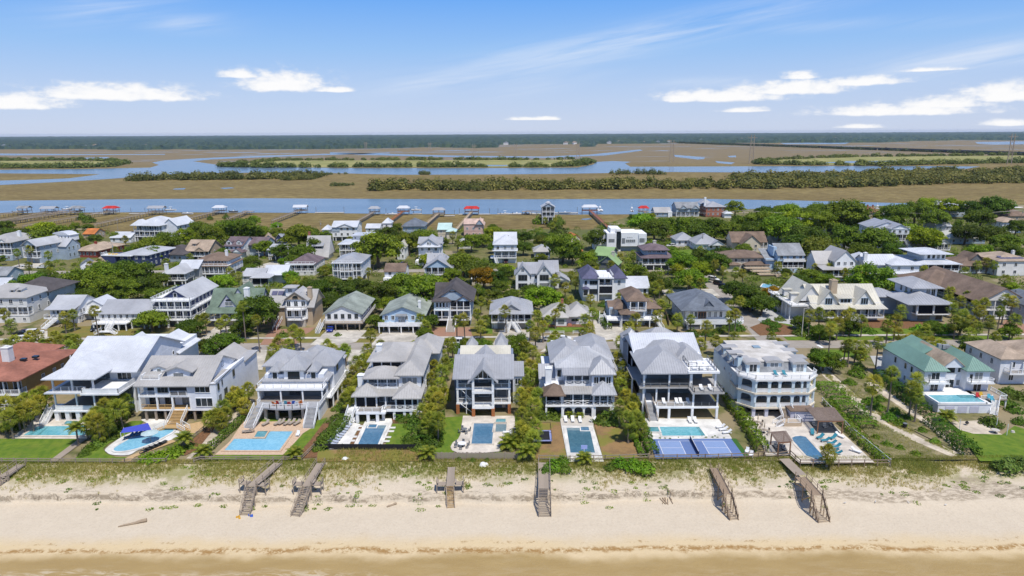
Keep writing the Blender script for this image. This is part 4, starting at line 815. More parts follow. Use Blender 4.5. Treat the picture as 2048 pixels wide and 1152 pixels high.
h.stair(W*.34,0,2.4,1.7,5,(-.28,-1)); h.wall(W-.4,W+5,7,15,0,5.2,'white'); h.gable(W-.4,W+5,7,15,5.2,1.6,'rwhite','white','y',.4); h.wall(W+1,W+4,6.9,7,.2,2.2,'dgrey','garage_shade_panel'); h.shed(W,W+4.6,5,7.2,2.6,3.2,'rwhite')  # dark panel on the wall paints the shade inside an open garage
h=RH('long low white ranch on posts with a grey shingle roof and a bent white stair',203,300,658,12)
W=h.W; std(h,1,2.6,'open',2.8,'offwhite','rlgrey','gx',3.0,.5,0,4,[],8,'white'); h.slab(-1,W*.62,-2.6,.2,2.6,'white'); h.rail((-1,-2.5),(W*.6,-2.5),2.6,1,'white','v')
for x in(-.8,3,7,W*.6): h.col(x,-2.3,0,2.3,.3)
h.stair(W*.33,-2.6,2.6,1.6,2.6,(0,-1),1.0); h.slab(W*.2,W*.42,-6.2,-5.2,1.0,'white'); h.stair(W*.2,-5.7,1.0,1.2,1.6,(-1,0)); h.stair(W*.42,-5.7,1.0,1.2,1.6,(1,0)); h.wall(-3.6,0,3,10,2.4,5.2,'white')
h=RH('navy blue house wrapped in two tiers of white porches under a long pale metal roof',308,385,656,24,seam=.8)
W=h.W; h.wall(1,W-1,3,24,0,2.5,'offwhite'); h.garage(W*.32,3,3,2.1,0,'dgrey'); h.garage(W*.8,3,3,2.1,0,'dgrey')
for z in(2.8,6.0): h.slab(-.2,W+.2,0,24,z,'white',.4); h.rails([(0,.15),(W,.15),(W,23.5)],z,1,'white','v')
h.wall(1.8,W-1.8,2.6,24,2.8,8.9,'navy')
for z,t in((2.8,2.8),(6,2.7)):
 for x in spread(-1,W+1,6): h.col(x,.2,z,z+t,.26)
 for y in(4.5,8.5,12.5,16.5,20.5): h.col(W-.15,y,z,z+t,.24) if z<4 else None
for x in spread(0,W,4): h.col(x,.4,0,2.5,.5)
h.wins('f',2.6,spread(2,W-2,4),3,1.2,2.1,2); h.wins('f',2.6,spread(2,W-2,4),6.2,1.2,2.1,2); h.wins('r',W-1.8,spread(3,23,7),6.4,.9,1.6,2); h.wins('r',W-1.8,spread(3,23,7),3.1,.9,1.8,2)
h.gable(1.6,W-1.6,3.6,24,8.9,3.0,'rsilver','navy','y',.7); h.slab(0,W,0,4.2,9.0,'white',.35,'roof_terrace'); h.slab(-.2,2.4,3,20,9.0,'white',.3,'roof_terrace'); h.rails([(-.1,18),(-.1,.1),(W,.1),(W,3.5)],9,1,'white','v'); h.win('f',3.65,W/2,9.2,1.2,1.5,1); h.wall(1.4,3,12,19,9,10.2,'navy')
h=RH('steep roofed house in sage green shingle with one big front gable and white chimney',418,518,655,13,seam=0)
W=h.W; h.wall(2,W-1,3,13,0,5.6,'lilac'); h.wall(1,W*.6,2.6,3,0,2.3,'conc'); h.porch(0,W*.62,0,3,2.6,2.5,5); h.gable(0,W,1.5,13.5,5.4,6.0,'rsage','lilac','x',.6); h.shed(-.4,W*.75,-.3,3,4.9,6.6,'rsage')
h.gable(W*.16,W*.56,2.2,9,6.2,4.4,'rsage','lilac','y',.5); h.win('f',2.2,W*.39,6.6,2.6,1.4,2); h.add('fan_window',MB().xprism([(W*.39+1*math.cos(t),8.3+.6*math.sin(t)) for t in np.linspace(0,math.pi,8)],2.05,2.18),GLASS)
h.chimney(W*.70,5,6,11.8,1.5,'white'); h.gable(W*.25,W*.75,6,16,5.6,6.2,'rsage','lilac','y',.5); h.wins('f',3,spread(1,W*.6,4),2.8,1.2,2,2)
h=RH('tan house with round white two-storey porch, solar panels and a cupola on its pale roof',568,612,656,15,seam=0)
W=h.W; h.wall(-4.5,W+1.5,3,15,0,6.6,'tan'); h.wall(.6,W-.6,1.4,4,0,2.3,'conc'); h.garage(W*.5,1.4,3.2,2)
hx=[(0,2.6),(1.2,.3),(W-1.2,.3),(W,2.6),(W,4),(0,4)]
for z in(2.7,6.0): h.add('balcony_floor',MB().prism(hx,z-.35,z),'white'); h.rails([hx[0],hx[1],hx[2],hx[3]],z,.95,'white','v')
for x,y in hx[:4]: h.col(x,y+.1,2.7,5.6,.22)
h.wall(.2,W-.2,2.8,6,2.7,8.8,'white'); h.wins('f',2.8,(1.2,W/2,W-1.2),3,1.3,2.1,2); h.wins('f',2.8,(1.2,W/2,W-1.2),6.3,1.3,1.9,2); h.gable(-.2,W+.2,2.4,11,8.8,2.6,'rbgrey','tan','y',.5); h.add('fan_window',MB().xprism([(W/2+.9*math.cos(t),9.2+.9*math.sin(t)) for t in np.linspace(0,math.pi,8)],2.2,2.4),GLASS)
h.gable(-6,W+2,3,15,6.6,4.2,'rbgrey','tan','x',.6); h.chimney(W+.4,5.5,6.6,12,1.3,'tan'); h.wall(-.6,2.4,6,9,9,12,'white','cupola'); h.hip(-.6,2.4,6,9,12,.6,'rbgrey',.7); h.win('f',6,.9,10.3,1.4,1.3,2)
for x in(-4.6,-2.6): h.add('solar_panel',MB().poly((x-.9,6.6,9.35),(x+.9,6.6,9.35),(x+.9,8,10.35),(x-.9,8,10.35)),'rslate')
for x,y in((W*.72,4),(W*.92,5.2)): h.add('solar_panel',MB().poly((x-.3,y,10.55),(x+.5,y,9.65),(x+.5,y+1.6,9.65),(x-.3,y+1.6,10.55)),'rslate')
h.stair(-1.2,1,2.7,1.3,4,(-.2,-1),0,'brick','white','brick')
h=RH('raised white cottage with a wide grey front gable above an open carport',652,722,658,20,seam=0)
W=h.W; std(h,1,2.6,'open',2.7,'white','rgg','gy',2.5,.8,0,3,[],5,'oldwood','dgrey'); h.slab(.2,W+1.2,-2.2,0,2.6,'oldwood'); h.rails([(.2,0),(.2,-2.1),(W+1.2,-2.1),(W+1.2,18)],2.6,1,'offwhite','v'); h.slab(W-.1,W+1.2,0,18,2.6,'oldwood',.3)
for x in(.4,W*.33,W*.66,W): h.col(x,-2,0,2.3,.25,'oldwood')
h.stair(-.6,-1,2.6,1.2,4.2,(-.18,-1),0,'white','white','rsilver')
h=RH('raised cottage with a sky blue gable front, white deck and green-grey roof',766,848,661,18,seam=0)
W=h.W; std(h,1,2.6,'open',2.7,'sky','rgg','gy',2.6,.8,0,3,[],6,'white'); h.slab(-.8,W,-3.4,0,2.6,'white'); h.rails([(-.7,-3.3),(W,-3.3)],2.6,1,'white','solid'); h.shed(W*.36,W*.58,-1.3,.2,5.1,5.5,'rgrey'); h.win('f',-.02,W*.47,2.7,2.2,2.2,3,'sky')
for x in(-.5,2.6,6.3,10): h.col(x,-3.1,0,2.3,.3)
h.chimney(W*.86,5,5.4,8.2,.8,'white')
for x,y in((1.4,-1.8),(2.8,-2.2),(5,-2.6),(8,-1.8)): h.add('deck_chair',MB().box(x-.3,x+.3,y-.3,y+.3,2.65,3.0).box(x-.3,x+.3,y+.2,y+.32,3,3.5),'offwhite' if x>2 else 'sky')
h=RH('tall pale blue house with a dark brown shingle roof and a broad central stair',869,942,655,17,seam=0)
W=h.W; h.wall(.3,W-.3,3,17,0,2.6,'bluegrey'); h.garage(W*.2,2.9,3,2.1,0,'black'); h.garage(W*.86,2.9,2.6,2.1,0,'black')
h.wall(0,W,3,17,2.6,8.8,'bluegrey'); h.wall(0,W*.42,.4,4,5.6,8.8,'aqua'); h.wins('f',.4,spread(.5,W*.40,4),6.5,.75,1.7,1); h.slab(-.1,W*.44,.2,3,5.75,'white',.3); h.porch(0,W*.42,.2,3,2.6,2.8,2); h.porch(W*.43,W,.2,3,2.6,2.8,3); h.porch(W*.43,W,.2,3,5.75,3,3); h.wins('f',3,(2,W*.55,W*.82),2.8,1.8,2.1,2,'dgrey'); h.wins('f',3,(W*.55,W*.82),5.9,1.8,2.2,2,'dgrey'); h.screen(W*.46,W*.7,.4,6.8,8.5); h.screen(W*.74,W*.98,.4,6.8,8.5)
h.gable(-.2,W+.4,1,18,8.7,4.0,'rdark','bluegrey','y',.6); h.hip(-.3,W*.44,-.1,6,8.7,2.2,'rdark',.4); h.gable(W*.6,W,0,5,8.7,1.6,'rdark','sky','y',.4)
h.dormer(W*.52,1.6,1.2,9.4,2.2,'rdark','white','hip',3.5,.8,.7,'white'); h.gable(-.5,6,9,18,8.7,3.2,'rdark','sky','x',.4); h.stair(W*.5,-.1,2.6,2.6,5.4,(-.06,-1),0,'conc','white','conc')
h=RH('raised cottage with a broad metal hip roof, screened corner porch and a curved white stair',983,1063,660,16,seam=.8)
W=h.W; std(h,1,2.6,'garage',2.8,'white','rlgrey','hip',3.3,.7,2.4,6,[0],5,'white',gar=2); h.screen(W*.63,W*.78,.2,3.6,5.2); h.screen(W*.82,W*.97,.2,3.6,5.2); h.gable(W*.22,W*.78,1.0,9,5.8,2.4,'rlgrey','rlgrey','y',.5)
h.stair(W*.53,-.1,2.6,1.4,3.6,(.7,-1)); h.stair(W*.45,-.1,2.6,1.4,2.6,(-.4,-1))
h=RH('single-storey pale ranch with grey shingle roof, brick chimney and red flower beds',1088,1178,652,12,seam=0)
W=h.W; h.wall(0,W,1.6,12,0,3.0,'paleblue'); h.wall(W*.24,W*.5,-.2,3,0,3.0,'paleblue'); h.hip(-.3,W*.72,1,13,3,3.0,'rbgrey',.6); h.hip(W*.5,W+.6,1.6,13,3,3,'rbgrey',.5); h.hip(W*.22,W*.52,-.4,6,3,2.1,'rbgrey',.4,'y'); h.win('f',-.2,W*.38,.9,1.9,1.3,2,'dgrey'); h.win('f',1.6,W*.7,1.0,2.6,1.1,2); h.win('f',1.6,W*.92,1.0,1.8,1.1,2); h.wins('f',1.6,(1.2,3),1,1,1.3,2); h.chimney(W*.44,8,4.5,6.8,.8,'brick'); h.add('porch_steps',MB().box(W*.53,W*.62,-.6,1.6,0,.3).box(W*.54,W*.61,0,1.6,.3,.5),'brick')
h=RH('brown-roofed house of many small blue-grey blocks with white decks',1212,1322,653,15,seam=0)
W=h.W; h.wall(1.5,W-.5,4,15,0,5.2,'bluegrey'); h.wall(W*.40,W*.72,1.6,15,0,8.2,'bluegrey'); h.hip(W*.39,W*.73,1.2,16,8.2,2.2,'rbrown',.6,'y'); h.gable(1.4,W*.24,5,12,5.2,1.4,'rbrown','bluegrey','x',.4); h.hip(W*.18,W*.42,2.6,12,5.3,1.6,'rbrown',.5,'y'); h.hip(W*.26,W*.56,-1.6,3,4.6,1.1,'rbrown',.5); h.hip(W*.68,W,2.6,13,5.4,1.6,'rbrown',.5,'y')
h.slab(0,W,-1.2,4,2.6,'white'); h.rails([(0,4),(0,-1.1),(W*.25,-1.1)],2.6,1,'white','v'); h.rails([(W*.55,-1.1),(W,-1.1),(W,3)],2.6,1,'white','v'); h.porch(W*.42,W*.72,-.4,1.6,5.4,2.7,2)
for x in(.3,W*.25,W*.55,W*.78,W-.2): h.col(x,-1,0,2.3,.3)
for x in(W*.27,W*.55): h.col(x,-1.4,0,4.6,.25)
h.wins('f',1.6,(W*.5,W*.64),5.6,1.4,1.9,2,'dgrey'); h.wins('f',4,(2.5,5,W*.82,W*.93),2.9,1.3,1.7,2,'dgrey'); h.wins('f',1.6,(W*.5,W*.64),2.8,1.4,1.9,2,'dgrey'); h.stair(W*.9,-1.2,2.6,1.3,3.2,(.5,-1)); h.stair(-.6,6,2.6,1.4,3.5,(-.2,-1)); h.wall(2,W*.5,4.2,5,0,2.4,'black')
h=RH('broad house with a dark grey hip roof and rounded white terrace by the side street',1371,1455,656,20,seam=0)
W=h.W; h.wall(.2,W,2,20,0,5.8,'offwhite'); h.hip(-1,W+.4,.4,21,5.8,4.0,'rsteel',.8,'y'); h.gable(W*.4,W*.72,1.4,9,6.2,2.4,'rsteel','rsteel','y',.3); h.slab(-.3,W+2.6,-1.6,2.2,2.5,'white',.9,'terrace'); h.add('terrace',MB().prism([(W+2.6+2.6*math.sin(t),.8+2.6*math.cos(t)) for t in np.linspace(0,math.pi,9)]+[(W-.2,-1.7),(W-.2,3.3)],1.6,2.52),'white')
h.rails([(0,-1.5),(W+2.6,-1.5)]+[(W+2.6+2.5*math.sin(t),.9-2.4*math.cos(t)) for t in(.6,1.2,1.9,2.6)],2.5,.8,'white','solid'); h.wall(.5,W-.6,-1.2,2,0,1.6,'dgrey'); h.wins('f',2,(2.2,3.6,W*.6,W*.74,W*.87),2.9,1.0,2.0,2); h.win('f',2,W*.42,2.6,2.6,2.2,3,'rust')
for x in(0.2,W*.33,W*.66,W+2.4): h.col(x,-1.3,0,1.7,.4)
h.wins('l',.2,(5,10,15),3,1,1.5,2)
h=RH('long cream house with two tall front gables, stone chimney and a fan-shaped front stair',1628,1767,646,20,seam=.9)
W=h.W; h.wall(.4,W-.4,3,16,0,6,'offwhite'); h.gable(0,W,3.4,17,6,4.8,'rcream','offwhite','x',.7)
for q,a in((.23,.0),(.75,0)): h.gable(W*q-3.2,W*q+3.2,2.4,10,6.2,4.2,'rcream','offwhite','y',.7); h.wall(W*q-3,W*q+3,2.5,8,5,6.4,'offwhite'); h.win('f',2.4,W*q,5.6,2.4,2.2,3,'sky')
h.shed(W*.38,W*.6,3,9,7.6,8.6,'rcream'); h.wall(W*.39,W*.59,3.2,8,5.4,7.6,'offwhite'); h.win('f',3.2,W*.49,5.6,3.4,1.7,3,'sky'); h.chimney(W*.38,7.5,8,12.6,2,'tan')
h.porch(W*.1,W,0,3,1.9,2.9,8,sides=True); h.shed(-.5,W+.3,-.6,3.4,4.9,5.7,'rcream'); h.wins('f',3,(W*.53,W*.68,W*.83,W*.94,W*.2,W*.32),2.0,1.4,2.2,2,'dgrey')
h.stair(W*.56,0,1.9,3.0,2.8,(0,-1),0,'offwhite','white','offwhite'); h.wall(-5.6,.6,8,22,0,5,'offwhite'); h.slab(-6.6,.8,3,24,5.1,'offwhite',.35,'roof_terrace'); h.rails([(-6.5,24),(-6.5,3.1),(0,3.1)],5.1,.9,'white','v'); h.gable(-3.2,5,6,22,6.0,5.2,'rcream','offwhite','y',.6)
for y in(10,16): h.wall(-4.4,0,y-.9,y+.9,5.1,7.6,'offwhite','dormer'); h.slab(-4.8,0,y-1.2,y+1.2,7.9,'rcream',.3,'dormer_roof'); h.win('l',-4.4,y,5.4,1,1.7,1)
for y in spread(3,23,6): h.col(-6.3,y,0,4.7,.28)
h=RH('modern grey house with stacked low hip roofs and wide dark screened front',1830,1898,646,20,seam=.9)
W=h.W; h.wall(.3,W-.3,3,18,0,6.4,'bluegrey'); h.porch(0,W,0,3,3,3.2,2,'white',.5,None); h.screen(.4,W-.6,.25,3.1,6.1); h.wall(.3,W-.3,.4,3,6.0,6.4,'bluegrey'); h.hip(-3,W+.3,-.3,14,6.4,2.6,'rlgrey',.7); h.wall(3.5,W,8,20,6.4,10,'paleblue'); h.hip(2,W+.6,7,21,10,2.2,'rlgrey',.7); h.wins('f',8,(W*.72,W*.88),7,1.3,2.4,2,'offwhite'); h.win('f',3,W*.4,.3,4,2.4,3,'dgrey'); h.win('f',3,W*.85,.3,2,2.4,2,'dgrey'); h.wall(-9,.5,12,22,0,6,'bluegrey'); h.hip(-9,1,12,22,6,2,'rlgrey',.6); h.wins('l',3.5,(10,13,16),7.2,1.2,2,2); h.slab(W*.35,W*.68,5,8,7.9,'offwhite',.4,'roof_terrace')
h=RH('long brown-roofed house with dark screened galleries facing the side yard at right',1958,2036,640,30,seam=0)
W=h.W; h.wall(1.5,W,2,34,0,6.4,'bluegrey'); h.gable(-.4,W+2,0,38,6.6,4.2,'rbrown','offwhite','y',.8); h.hip(-6,W,22,40,6.6,4.2,'rbrown',.7)
for z in(.6,3.5):
 h.slab(0,W,0,2.2,z,'offwhite'); h.rails([(.1,34),(.1,.1),(W,.1)],z,1,'offwhite','v'); h.slab(0,1.6,2,34,z,'offwhite')
 for x in spread(-1,W+1,4): h.col(x,.2,z,z+2.7,.3,'offwhite')
 for y in spread(2,34,8): h.col(.2,y,z,z+2.7,.26,'offwhite'); 
h.add('screen',MB().box(.5,.53,2.4,33,4.5,6.3),SCREEN); h.wins('f',2,spread(1.6,W,3),3.6,1.6,2,2,'dgrey'); h.wins('f',2,spread(1.6,W,3),.7,1.6,2,2,'dgrey')
h=RH('dark roofed building at the right edge beyond the brown driveway',2046,2110,648,16,seam=0)
std(h,2,0,None,3.1,'bluegrey','rsteel','hip',3,.6,0,3,[],4)
# ------------------------------------------------------------------ third row and the marsh side
def B(label,p0,p1,py,D,*a,rz=0,seam=0,**k):
 h=House(label,p0,p1,py,rz,D=D,seam=seam); std(h,*a,**k); return h
h=B('pale three-storey house with white porches at the left edge behind the trees',-30,26,522,22,3,.2,None,3.0,'bluegrey','rbgrey','hip',3.4,.7,2.4,4,[1,2],4); h.gable(h.W*.55,h.W*.9,-.2,6,9,2,'rbgrey','white','y',.4); h.chimney(h.W*.8,11,10,13.2,1.4,'white')
h=B('blue grey gabled house with white porches and a round-roofed rooftop room',46,80,527,24,2,3.0,'garage',3.0,'bluegrey','rsilver','gy',2.6,.7,2.2,3,[0,1],3,rz=-14)
W=h.W; h.gable(W-1,W+5,12,20,7,3.2,'rsilver','bluegrey','x',.4); h.wall(W-1,W+5,12,20,0,7,'bluegrey'); h.wall(W*.5,W+4,16,21,9,12,'white','rooftop_room'); h.add('roof',MB().xprism([(W*.5-.6,12)]+[(W*.5+2.4+(3+W*.25)*.9*math.sin(t),12+1.3*math.cos(t)) for t in np.linspace(-1.57,1.57,9)]+[(W+4.4,11.8),(W*.5-.6,11.8)],15.6,21.4),'rwhite'); h.wins('f',16,spread(W*.5,W+4,4),10.2,.8,1,1); h.wins('r',W+5,(13.5,16,18.5),4.8,1.1,1.8,2,'aqua'); h.wins('r',W+5,(13.5,16,18.5),1.4,1.1,1.8,2,'aqua')
h=B('low brick red ranch with a tan hip roof and red chimney',148,197,515,20,1,.4,None,3.2,'red','rtan','hip',2.6,.9,0,3,[],6,rz=-8); h.chimney(h.W*.55,7,4,6.9,1,'red')
h=B('navy house with pale grey roof and a white roof deck with yellow seats',236,300,536,22,2,.4,None,2.9,'navy','rsilver','hip',2.2,.5,0,4,[],4,rz=-8); W=h.W; h.slab(-7,W*.55,-2,2,6.2,'white',.4,'roof_terrace'); h.rails([(-6.9,2),(-6.9,-1.9),(W*.5,-1.9)],6.2,1); h.wall(-7,0,-1.8,8,0,5.8,'navy')
for x in(-4,-2,-.4): h.add('deck_chair',MB().box(x-.5,x+.5,-.6,.6,6.2,6.8),mat('yellow_cushion',(.7,.45,.05)))
h=B('grey brown bungalow with a wide dark hip roof behind the navy house',312,368,524,18,1,.6,None,3.2,'bluegrey','rdark','hip',3.2,.9,0,3,[],5,rz=-6)
h=B('tan gabled cottage with a shed dormer and raised wooden porch',372,420,520,13,1,2.0,'open',3.0,'tan','rtan','gx',4.2,.7,2.4,5,[0],4,rz=-6); h.dormer(h.W*.3,2.4,2.4,6.2,1.6,'rtan','tan','shed',3,.6,1.2); h.gable(h.W*.45,h.W*.8,-.4,4,5,1.5,'rtan','tan','y',.3)
h=B('large pale house with three roof gables standing alone at the marsh edge',268,324,484,22,2,3.2,'open',3.2,'paleblue','rwhite','hip',4.0,.8,2.6,5,[0,1],6,rz=-10,seam=1.2); W=h.W
for q in(.12,.62): h.hip(W*q-3,W*q+3,-.6,9,9.6,3.0,'rwhite',.4,'y')
h.gable(W-2,W+7,6,22,9.4,3.6,'rwhite','paleblue','y',.6); h.wall(W-2,W+7,6,22,0,9.4,'paleblue'); h.wins('r',W+7,spread(7,21,3),6.4,1.2,1.8,1); h.wins('r',W+7,spread(7,21,3),2.6,1.2,1.8,1)
h=B('white house with a two-storey wraparound porch and brown hip roof',384,457,560,17,1,2.8,'open',3.2,'white','rbrown','hip',3.0,.4,2.6,8,[0],8); W=h.W; h.wall(.5,W-.5,2.6,16,6,8,'paleblue'); h.slab(-.2,W+.2,0,4,6.25,'white',.4,'roof_terrace'); h.rail((0,.1),(W,.1),6.25,1); h.hip(1,W-.5,2.4,17,8,2.6,'rbrown',.6); h.wins('f',2.6,spread(1,W-1,10),6.5,.9,1.2,1); h.chimney(W*.8,8,9,11.4,1,'white')
h=B('small grey cottage with white chimney and pale metal roof among the oaks',327,372,572,15,1,2.4,'open',2.8,'grey','rsilver','hip',2.6,.5,2,3,[0],3,seam=.9); h.gable(h.W*.3,h.W+2,8,18,6,2.6,'rwhite','grey','x',.5); h.wall(h.W*.3,h.W+2,9,17,0,6,'grey'); h.chimney(.6,3,5,8.6,1.2,'white')
h=B('white house with dark purple roof and two little gabled dormers',451,488,516,15,2,.4,None,3.0,'white','rpurple','gx',3.4,.6,0,3,[],4,rz=-6); W=h.W; h.dormer(W*.22,2.6,.6,6.6,1.7,'rpurple','white','gable',3,1,1.6); h.dormer(W*.78,2.6,.6,6.6,1.7,'rpurple','white','gable',3,1,1.6); h.shed(-.5,W+.5,-2.4,.4,3.4,4.4,'rpurple'); h.gable(W*.55,W+1,-3.6,2,3.6,1.8,'rpurple','white','y',.3); h.wall(W*.6,W+.6,-3,0,0,3.6,'white'); h.gable(W-1,W+9,6,18,6,3,'rpurple','bluegrey','x',.5); h.wall(W-1,W+8,7,17,0,6,'bluegrey')
h=B('low cottage with joined pale metal roofs and a dark screened porch',486,528,570,12,1,1.2,'wall',2.8,'offwhite','rsilver','gx',2.0,.5,0,3,[],4,seam=.9); W=h.W; h.wall(W*.6,W*1.35,-3,2,0,3.4,'offwhite'); h.screen(W*.62,W*.97,-3.1,1.0,3.4); h.screen(W*1.0,W*1.33,-3.1,1.0,3.4); h.hip(W*.56,W*1.4,-3.4,3,3.8,1.5,'rsilver',.5); h.gable(W*.9,W*2.0,3,12,4,3.0,'rwhite','offwhite','x',.5); h.wall(W*.9,W*2.0,4,11,0,4,'offwhite')
h=B('single-storey house with a dull purple shingle roof behind a white rooftop deck',577,630,551,17,1,2.0,'wall',3.0,'offwhite','rpurple','hip',3.2,.3,2.2,4,[0],4); h.slab(-1,h.W,-.6,2.6,5.3,'white',.6,'roof_terrace'); h.rails([(-.9,-.5),(h.W-.1,-.5)],5.3,1)
h=House('steep grey A-frame house with a single wide roof dormer and a red chimney',612,657,521,0,D=13); W=h.W; h.wall(.6,W-.6,1,12,0,3,'offwhite'); h.gable(0,W,0,13,2.4,9.0,'rbgrey','offwhite','x',.5); h.wall(W*.28,W*.72,2.4,5,5.2,6.9,'dgrey','dormer'); h.shed(W*.26,W*.74,2.0,5.2,6.9,8.6,'rlgrey'); h.win('f',2.4,W*.5,5.4,4.2,1.2,4); h.chimney(W*.05,7,8,13,1,'brick')
h=B('white two-storey house with dark windows at the marsh edge',666,715,482,13,2,2.4,'open',3.0,'white','rwhite','gx',2.6,.7,0,4,[],4); h.gable(h.W*.2,h.W*.85,-.6,6,8.3,1.7,'rwhite','white','y',.5); h.wall(0,h.W*.3,-.3,.1,5.6,8,'bluegrey')
h=B('white house with flat white roofs, tall porch and upper room',680,728,516,16,2,1.0,'wall',3.0,'white','rwhite','hip',1.2,.7,2.2,4,[0,1],3); h.wall(h.W*.45,h.W*1.15,7,16,6.8,10.2,'white'); h.slab(h.W*.4,h.W*1.25,6,17,10.5,'rwhite',.3,'roof'); h.wins('f',7,(h.W*.55,h.W),8.6,.8,.9,1)
h=B('big white house with double galleries and a silver roof above the palms',667,724,566,19,2,2.2,'open',3.1,'paleblue','rlgrey','hip',2.4,.5,2.4,6,[0,1],5); h.slab(-.3,h.W+.2,-.3,3,8.6,'white',.5,'roof_terrace'); h.rails([(0,0),(h.W,0)],8.6,.9); h.porch(h.W*.28,h.W*.75,-1.6,.2,5.3,3,3); h.porch(h.W*.28,h.W*.75,-1.6,.2,2.2,3,3)
h=B('tiny royal blue cottage with pale roof near the marsh',552,566,490,10,1,1.0,'wall',2.8,'navy','rlgrey','gy',2.4,.5,0,2,[],2)
h=B('small cottage with an orange brown roof beside the tiny blue one',527,549,491,12,1,.5,None,2.8,'bluegrey','rtan','gy',2.6,.5,0,2,[],2,rz=20)
h=B('small plain blue-white cottage with a brown gable roof',770,811,562,10,1,1.6,'wall',2.8,'paleblue','rbrown','gx',2.4,.5,0,3,[],2); h.slab(-.4,h.W,-1.6,0,1.6,'white',1.4,'terrace')
h=B('pale blue house with one tall front gable and a small arched balcony',838,880,527,15,2,2.2,'wall',3.1,'paleblue','rlgrey','gy',3.6,.7,0,3,[],3,seam=1.0); W=h.W; h.gable(-.6,W+.6,5,15,9.2,2.2,'rlgrey','paleblue','x',.6); h.wall(0,W,5,15,8,9.2,'paleblue'); h.porch(W*.36,W*.68,-1.2,0,5.3,.1,2); h.wins('f',0,(W*.46,W*.56),9,.8,1.3,1,'white'); h.shed(W*.0,W,-1.2,.2,8.2,8.8,'rwhite'); h.slab(-1,W*.6,-5,0,2.2,'white',2.2,'terrace')
h=B('blue house with a pale metal gable roof and triangular loft balcony',850,903,561,17,1,2.6,'open',3.0,'sky','rlgrey','gy',3.6,.8,2.2,4,[0],4,seam=1.0); W=h.W; h.gable(W*.2,W*.78,1.6,7,6.2,2.4,'rlgrey','sky','y',.4); h.win('f',1.4,W*.5,6.4,.8,1.6,1); h.rail((W*.24,.8),(W*.76,.8),6.3,.8); h.gable(0,W*.6,9,17,6.3,3.2,'rlgrey','sky','x',.4)
h=B('cottage with mint green metal roofs beyond the pale blue gable',876,902,477,14,1,2.6,'wall',3,'cream','rmint','gx',2.8,.6,0,3,[],2); h.hip(h.W*.7,h.W*1.4,-3,6,4.6,1.5,'rmint',.4); h.wall(h.W*.7,h.W*1.4,-2.6,5,0,4.6,'cream')
h=B('pink stucco house with a salmon tile roof and arched windows',928,966,472,13,1,3.0,'wall',4.4,'pink','rpink','gx',2.4,.3,0,3,[],3); h.gable(h.W*.6,h.W*1.05,-.8,13,7.0,3,'rpink','bluegrey','y',.5)
h=B('house with a dark slate hip roof at the marsh edge between two docks',806,848,470,15,1,2,'wall',3.4,'bluegrey','rsteel','hip',4.2,.8,0,3,[],3)
h=B('low white roofed shed behind the round tree',732,760,466,10,1,.3,None,3.0,'white','rwhite','gx',2.0,.5,0,2,[],2); h=B('small white pyramid roofed pavilion beside the round dark tree',765,782,457,9,1,.3,None,3.2,'white','rwhite','hip',3,.4,0,2,[],1); h=B('small white pavilion left of the white marsh-edge house',645,660,470,8,1,.3,None,3,'white','rwhite','hip',2.4,.4,0,2,[],1)
h=B('narrow white three-storey house with a white hip roof seen straight on',988,1033,527,17,2,2.8,'garage',3.2,'paleblue','rwhite','hip',3.2,.6,2.2,3,[0],3,seam=1.0,gar=1); W=h.W; h.shed(-.3,W+.3,-.3,2.4,6.2,7.0,'rwhite'); h.gable(0,W,7,19,9.1,4.2,'rwhite','paleblue','x',.6); h.stair(.5,-.1,2.8,1.2,4,(.3,-1)); h.slab(-1.6,.2,0,6,2.8,'white')
h=B('little grey roofed cottage under the oaks right of the narrow white house',1069,1100,517,11,1,.5,None,3,'lilac','rbgrey','hip',2.6,.8,0,3,[],3)
h=B('white farmhouse-style house with twin front gables and dark tall windows',1037,1108,578,14,2,.2,None,3.2,'paleblue','rlgrey','gx',3.0,.5,0,4,[],5,seam=.9,frame='dgrey'); W=h.W
for q in(.12,.72): h.gable(W*q-2.9,W*q+2.9,-1.2,8,6.4,3.4,'rlgrey','white','y',.5); h.wall(W*q-2.8,W*q+2.8,-1.1,4,0,6.4,'white'); h.win('f',-1.1,W*q,3.7,3.6,2.3,3,'dgrey'); h.win('f',-1.1,W*q,.5,3.6,2.1,3,'dgrey'); h.win('f',-1.15,W*q,7.4,1.1,1.2,1,'dgrey')
h.wall(W,W+6,1,8,0,3.4,'white'); h.gable(W-.5,W+6,.4,9,3.4,1.8,'rlgrey','white','y',.5); h.win('f',1,W+3,.3,2.0,2.2,1,'dgrey'); h.gable(W*.6,W+2,4,16,6.4,3.4,'rlgrey','paleblue','x',.5)
h=B('small building with an orange tile roof under the big oak',1142,1160,487,9,1,.3,None,3,'cream','rterra','gy',2,.5,0,2,[],2,rz=15); h=B('low outbuilding with an orange tile roof in front of the other tiled one',1145,1164,516,9,1,.3,None,3.2,'tan','rterra','hip',2,.5,0,2,[],1)
h=House('white cubic modern house with stepped flat roofs and a glass stair tower',1213,1292,503,0,D=16); W=h.W
h.wall(0,W*.24,0,14,0,9.6,'white'); h.wall(W*.24,W*.36,.6,14,0,11.6,'white'); h.add('stair_glazing',MB().box(W*.245,W*.355,.5,.6,1,10.4),GLASS); h.wall(W*.36,W*.8,-.2,14,2.8,9.8,'white'); h.wall(W*.8,W,-.6,14,2.4,9.4,'white'); h.wall(W*.36,W,2,14,0,2.8,'bluegrey'); h.wall(W*.1,W*.3,2,13,9.6,11.8,'white'); h.wall(-6,0,4,14,0,8,'white')
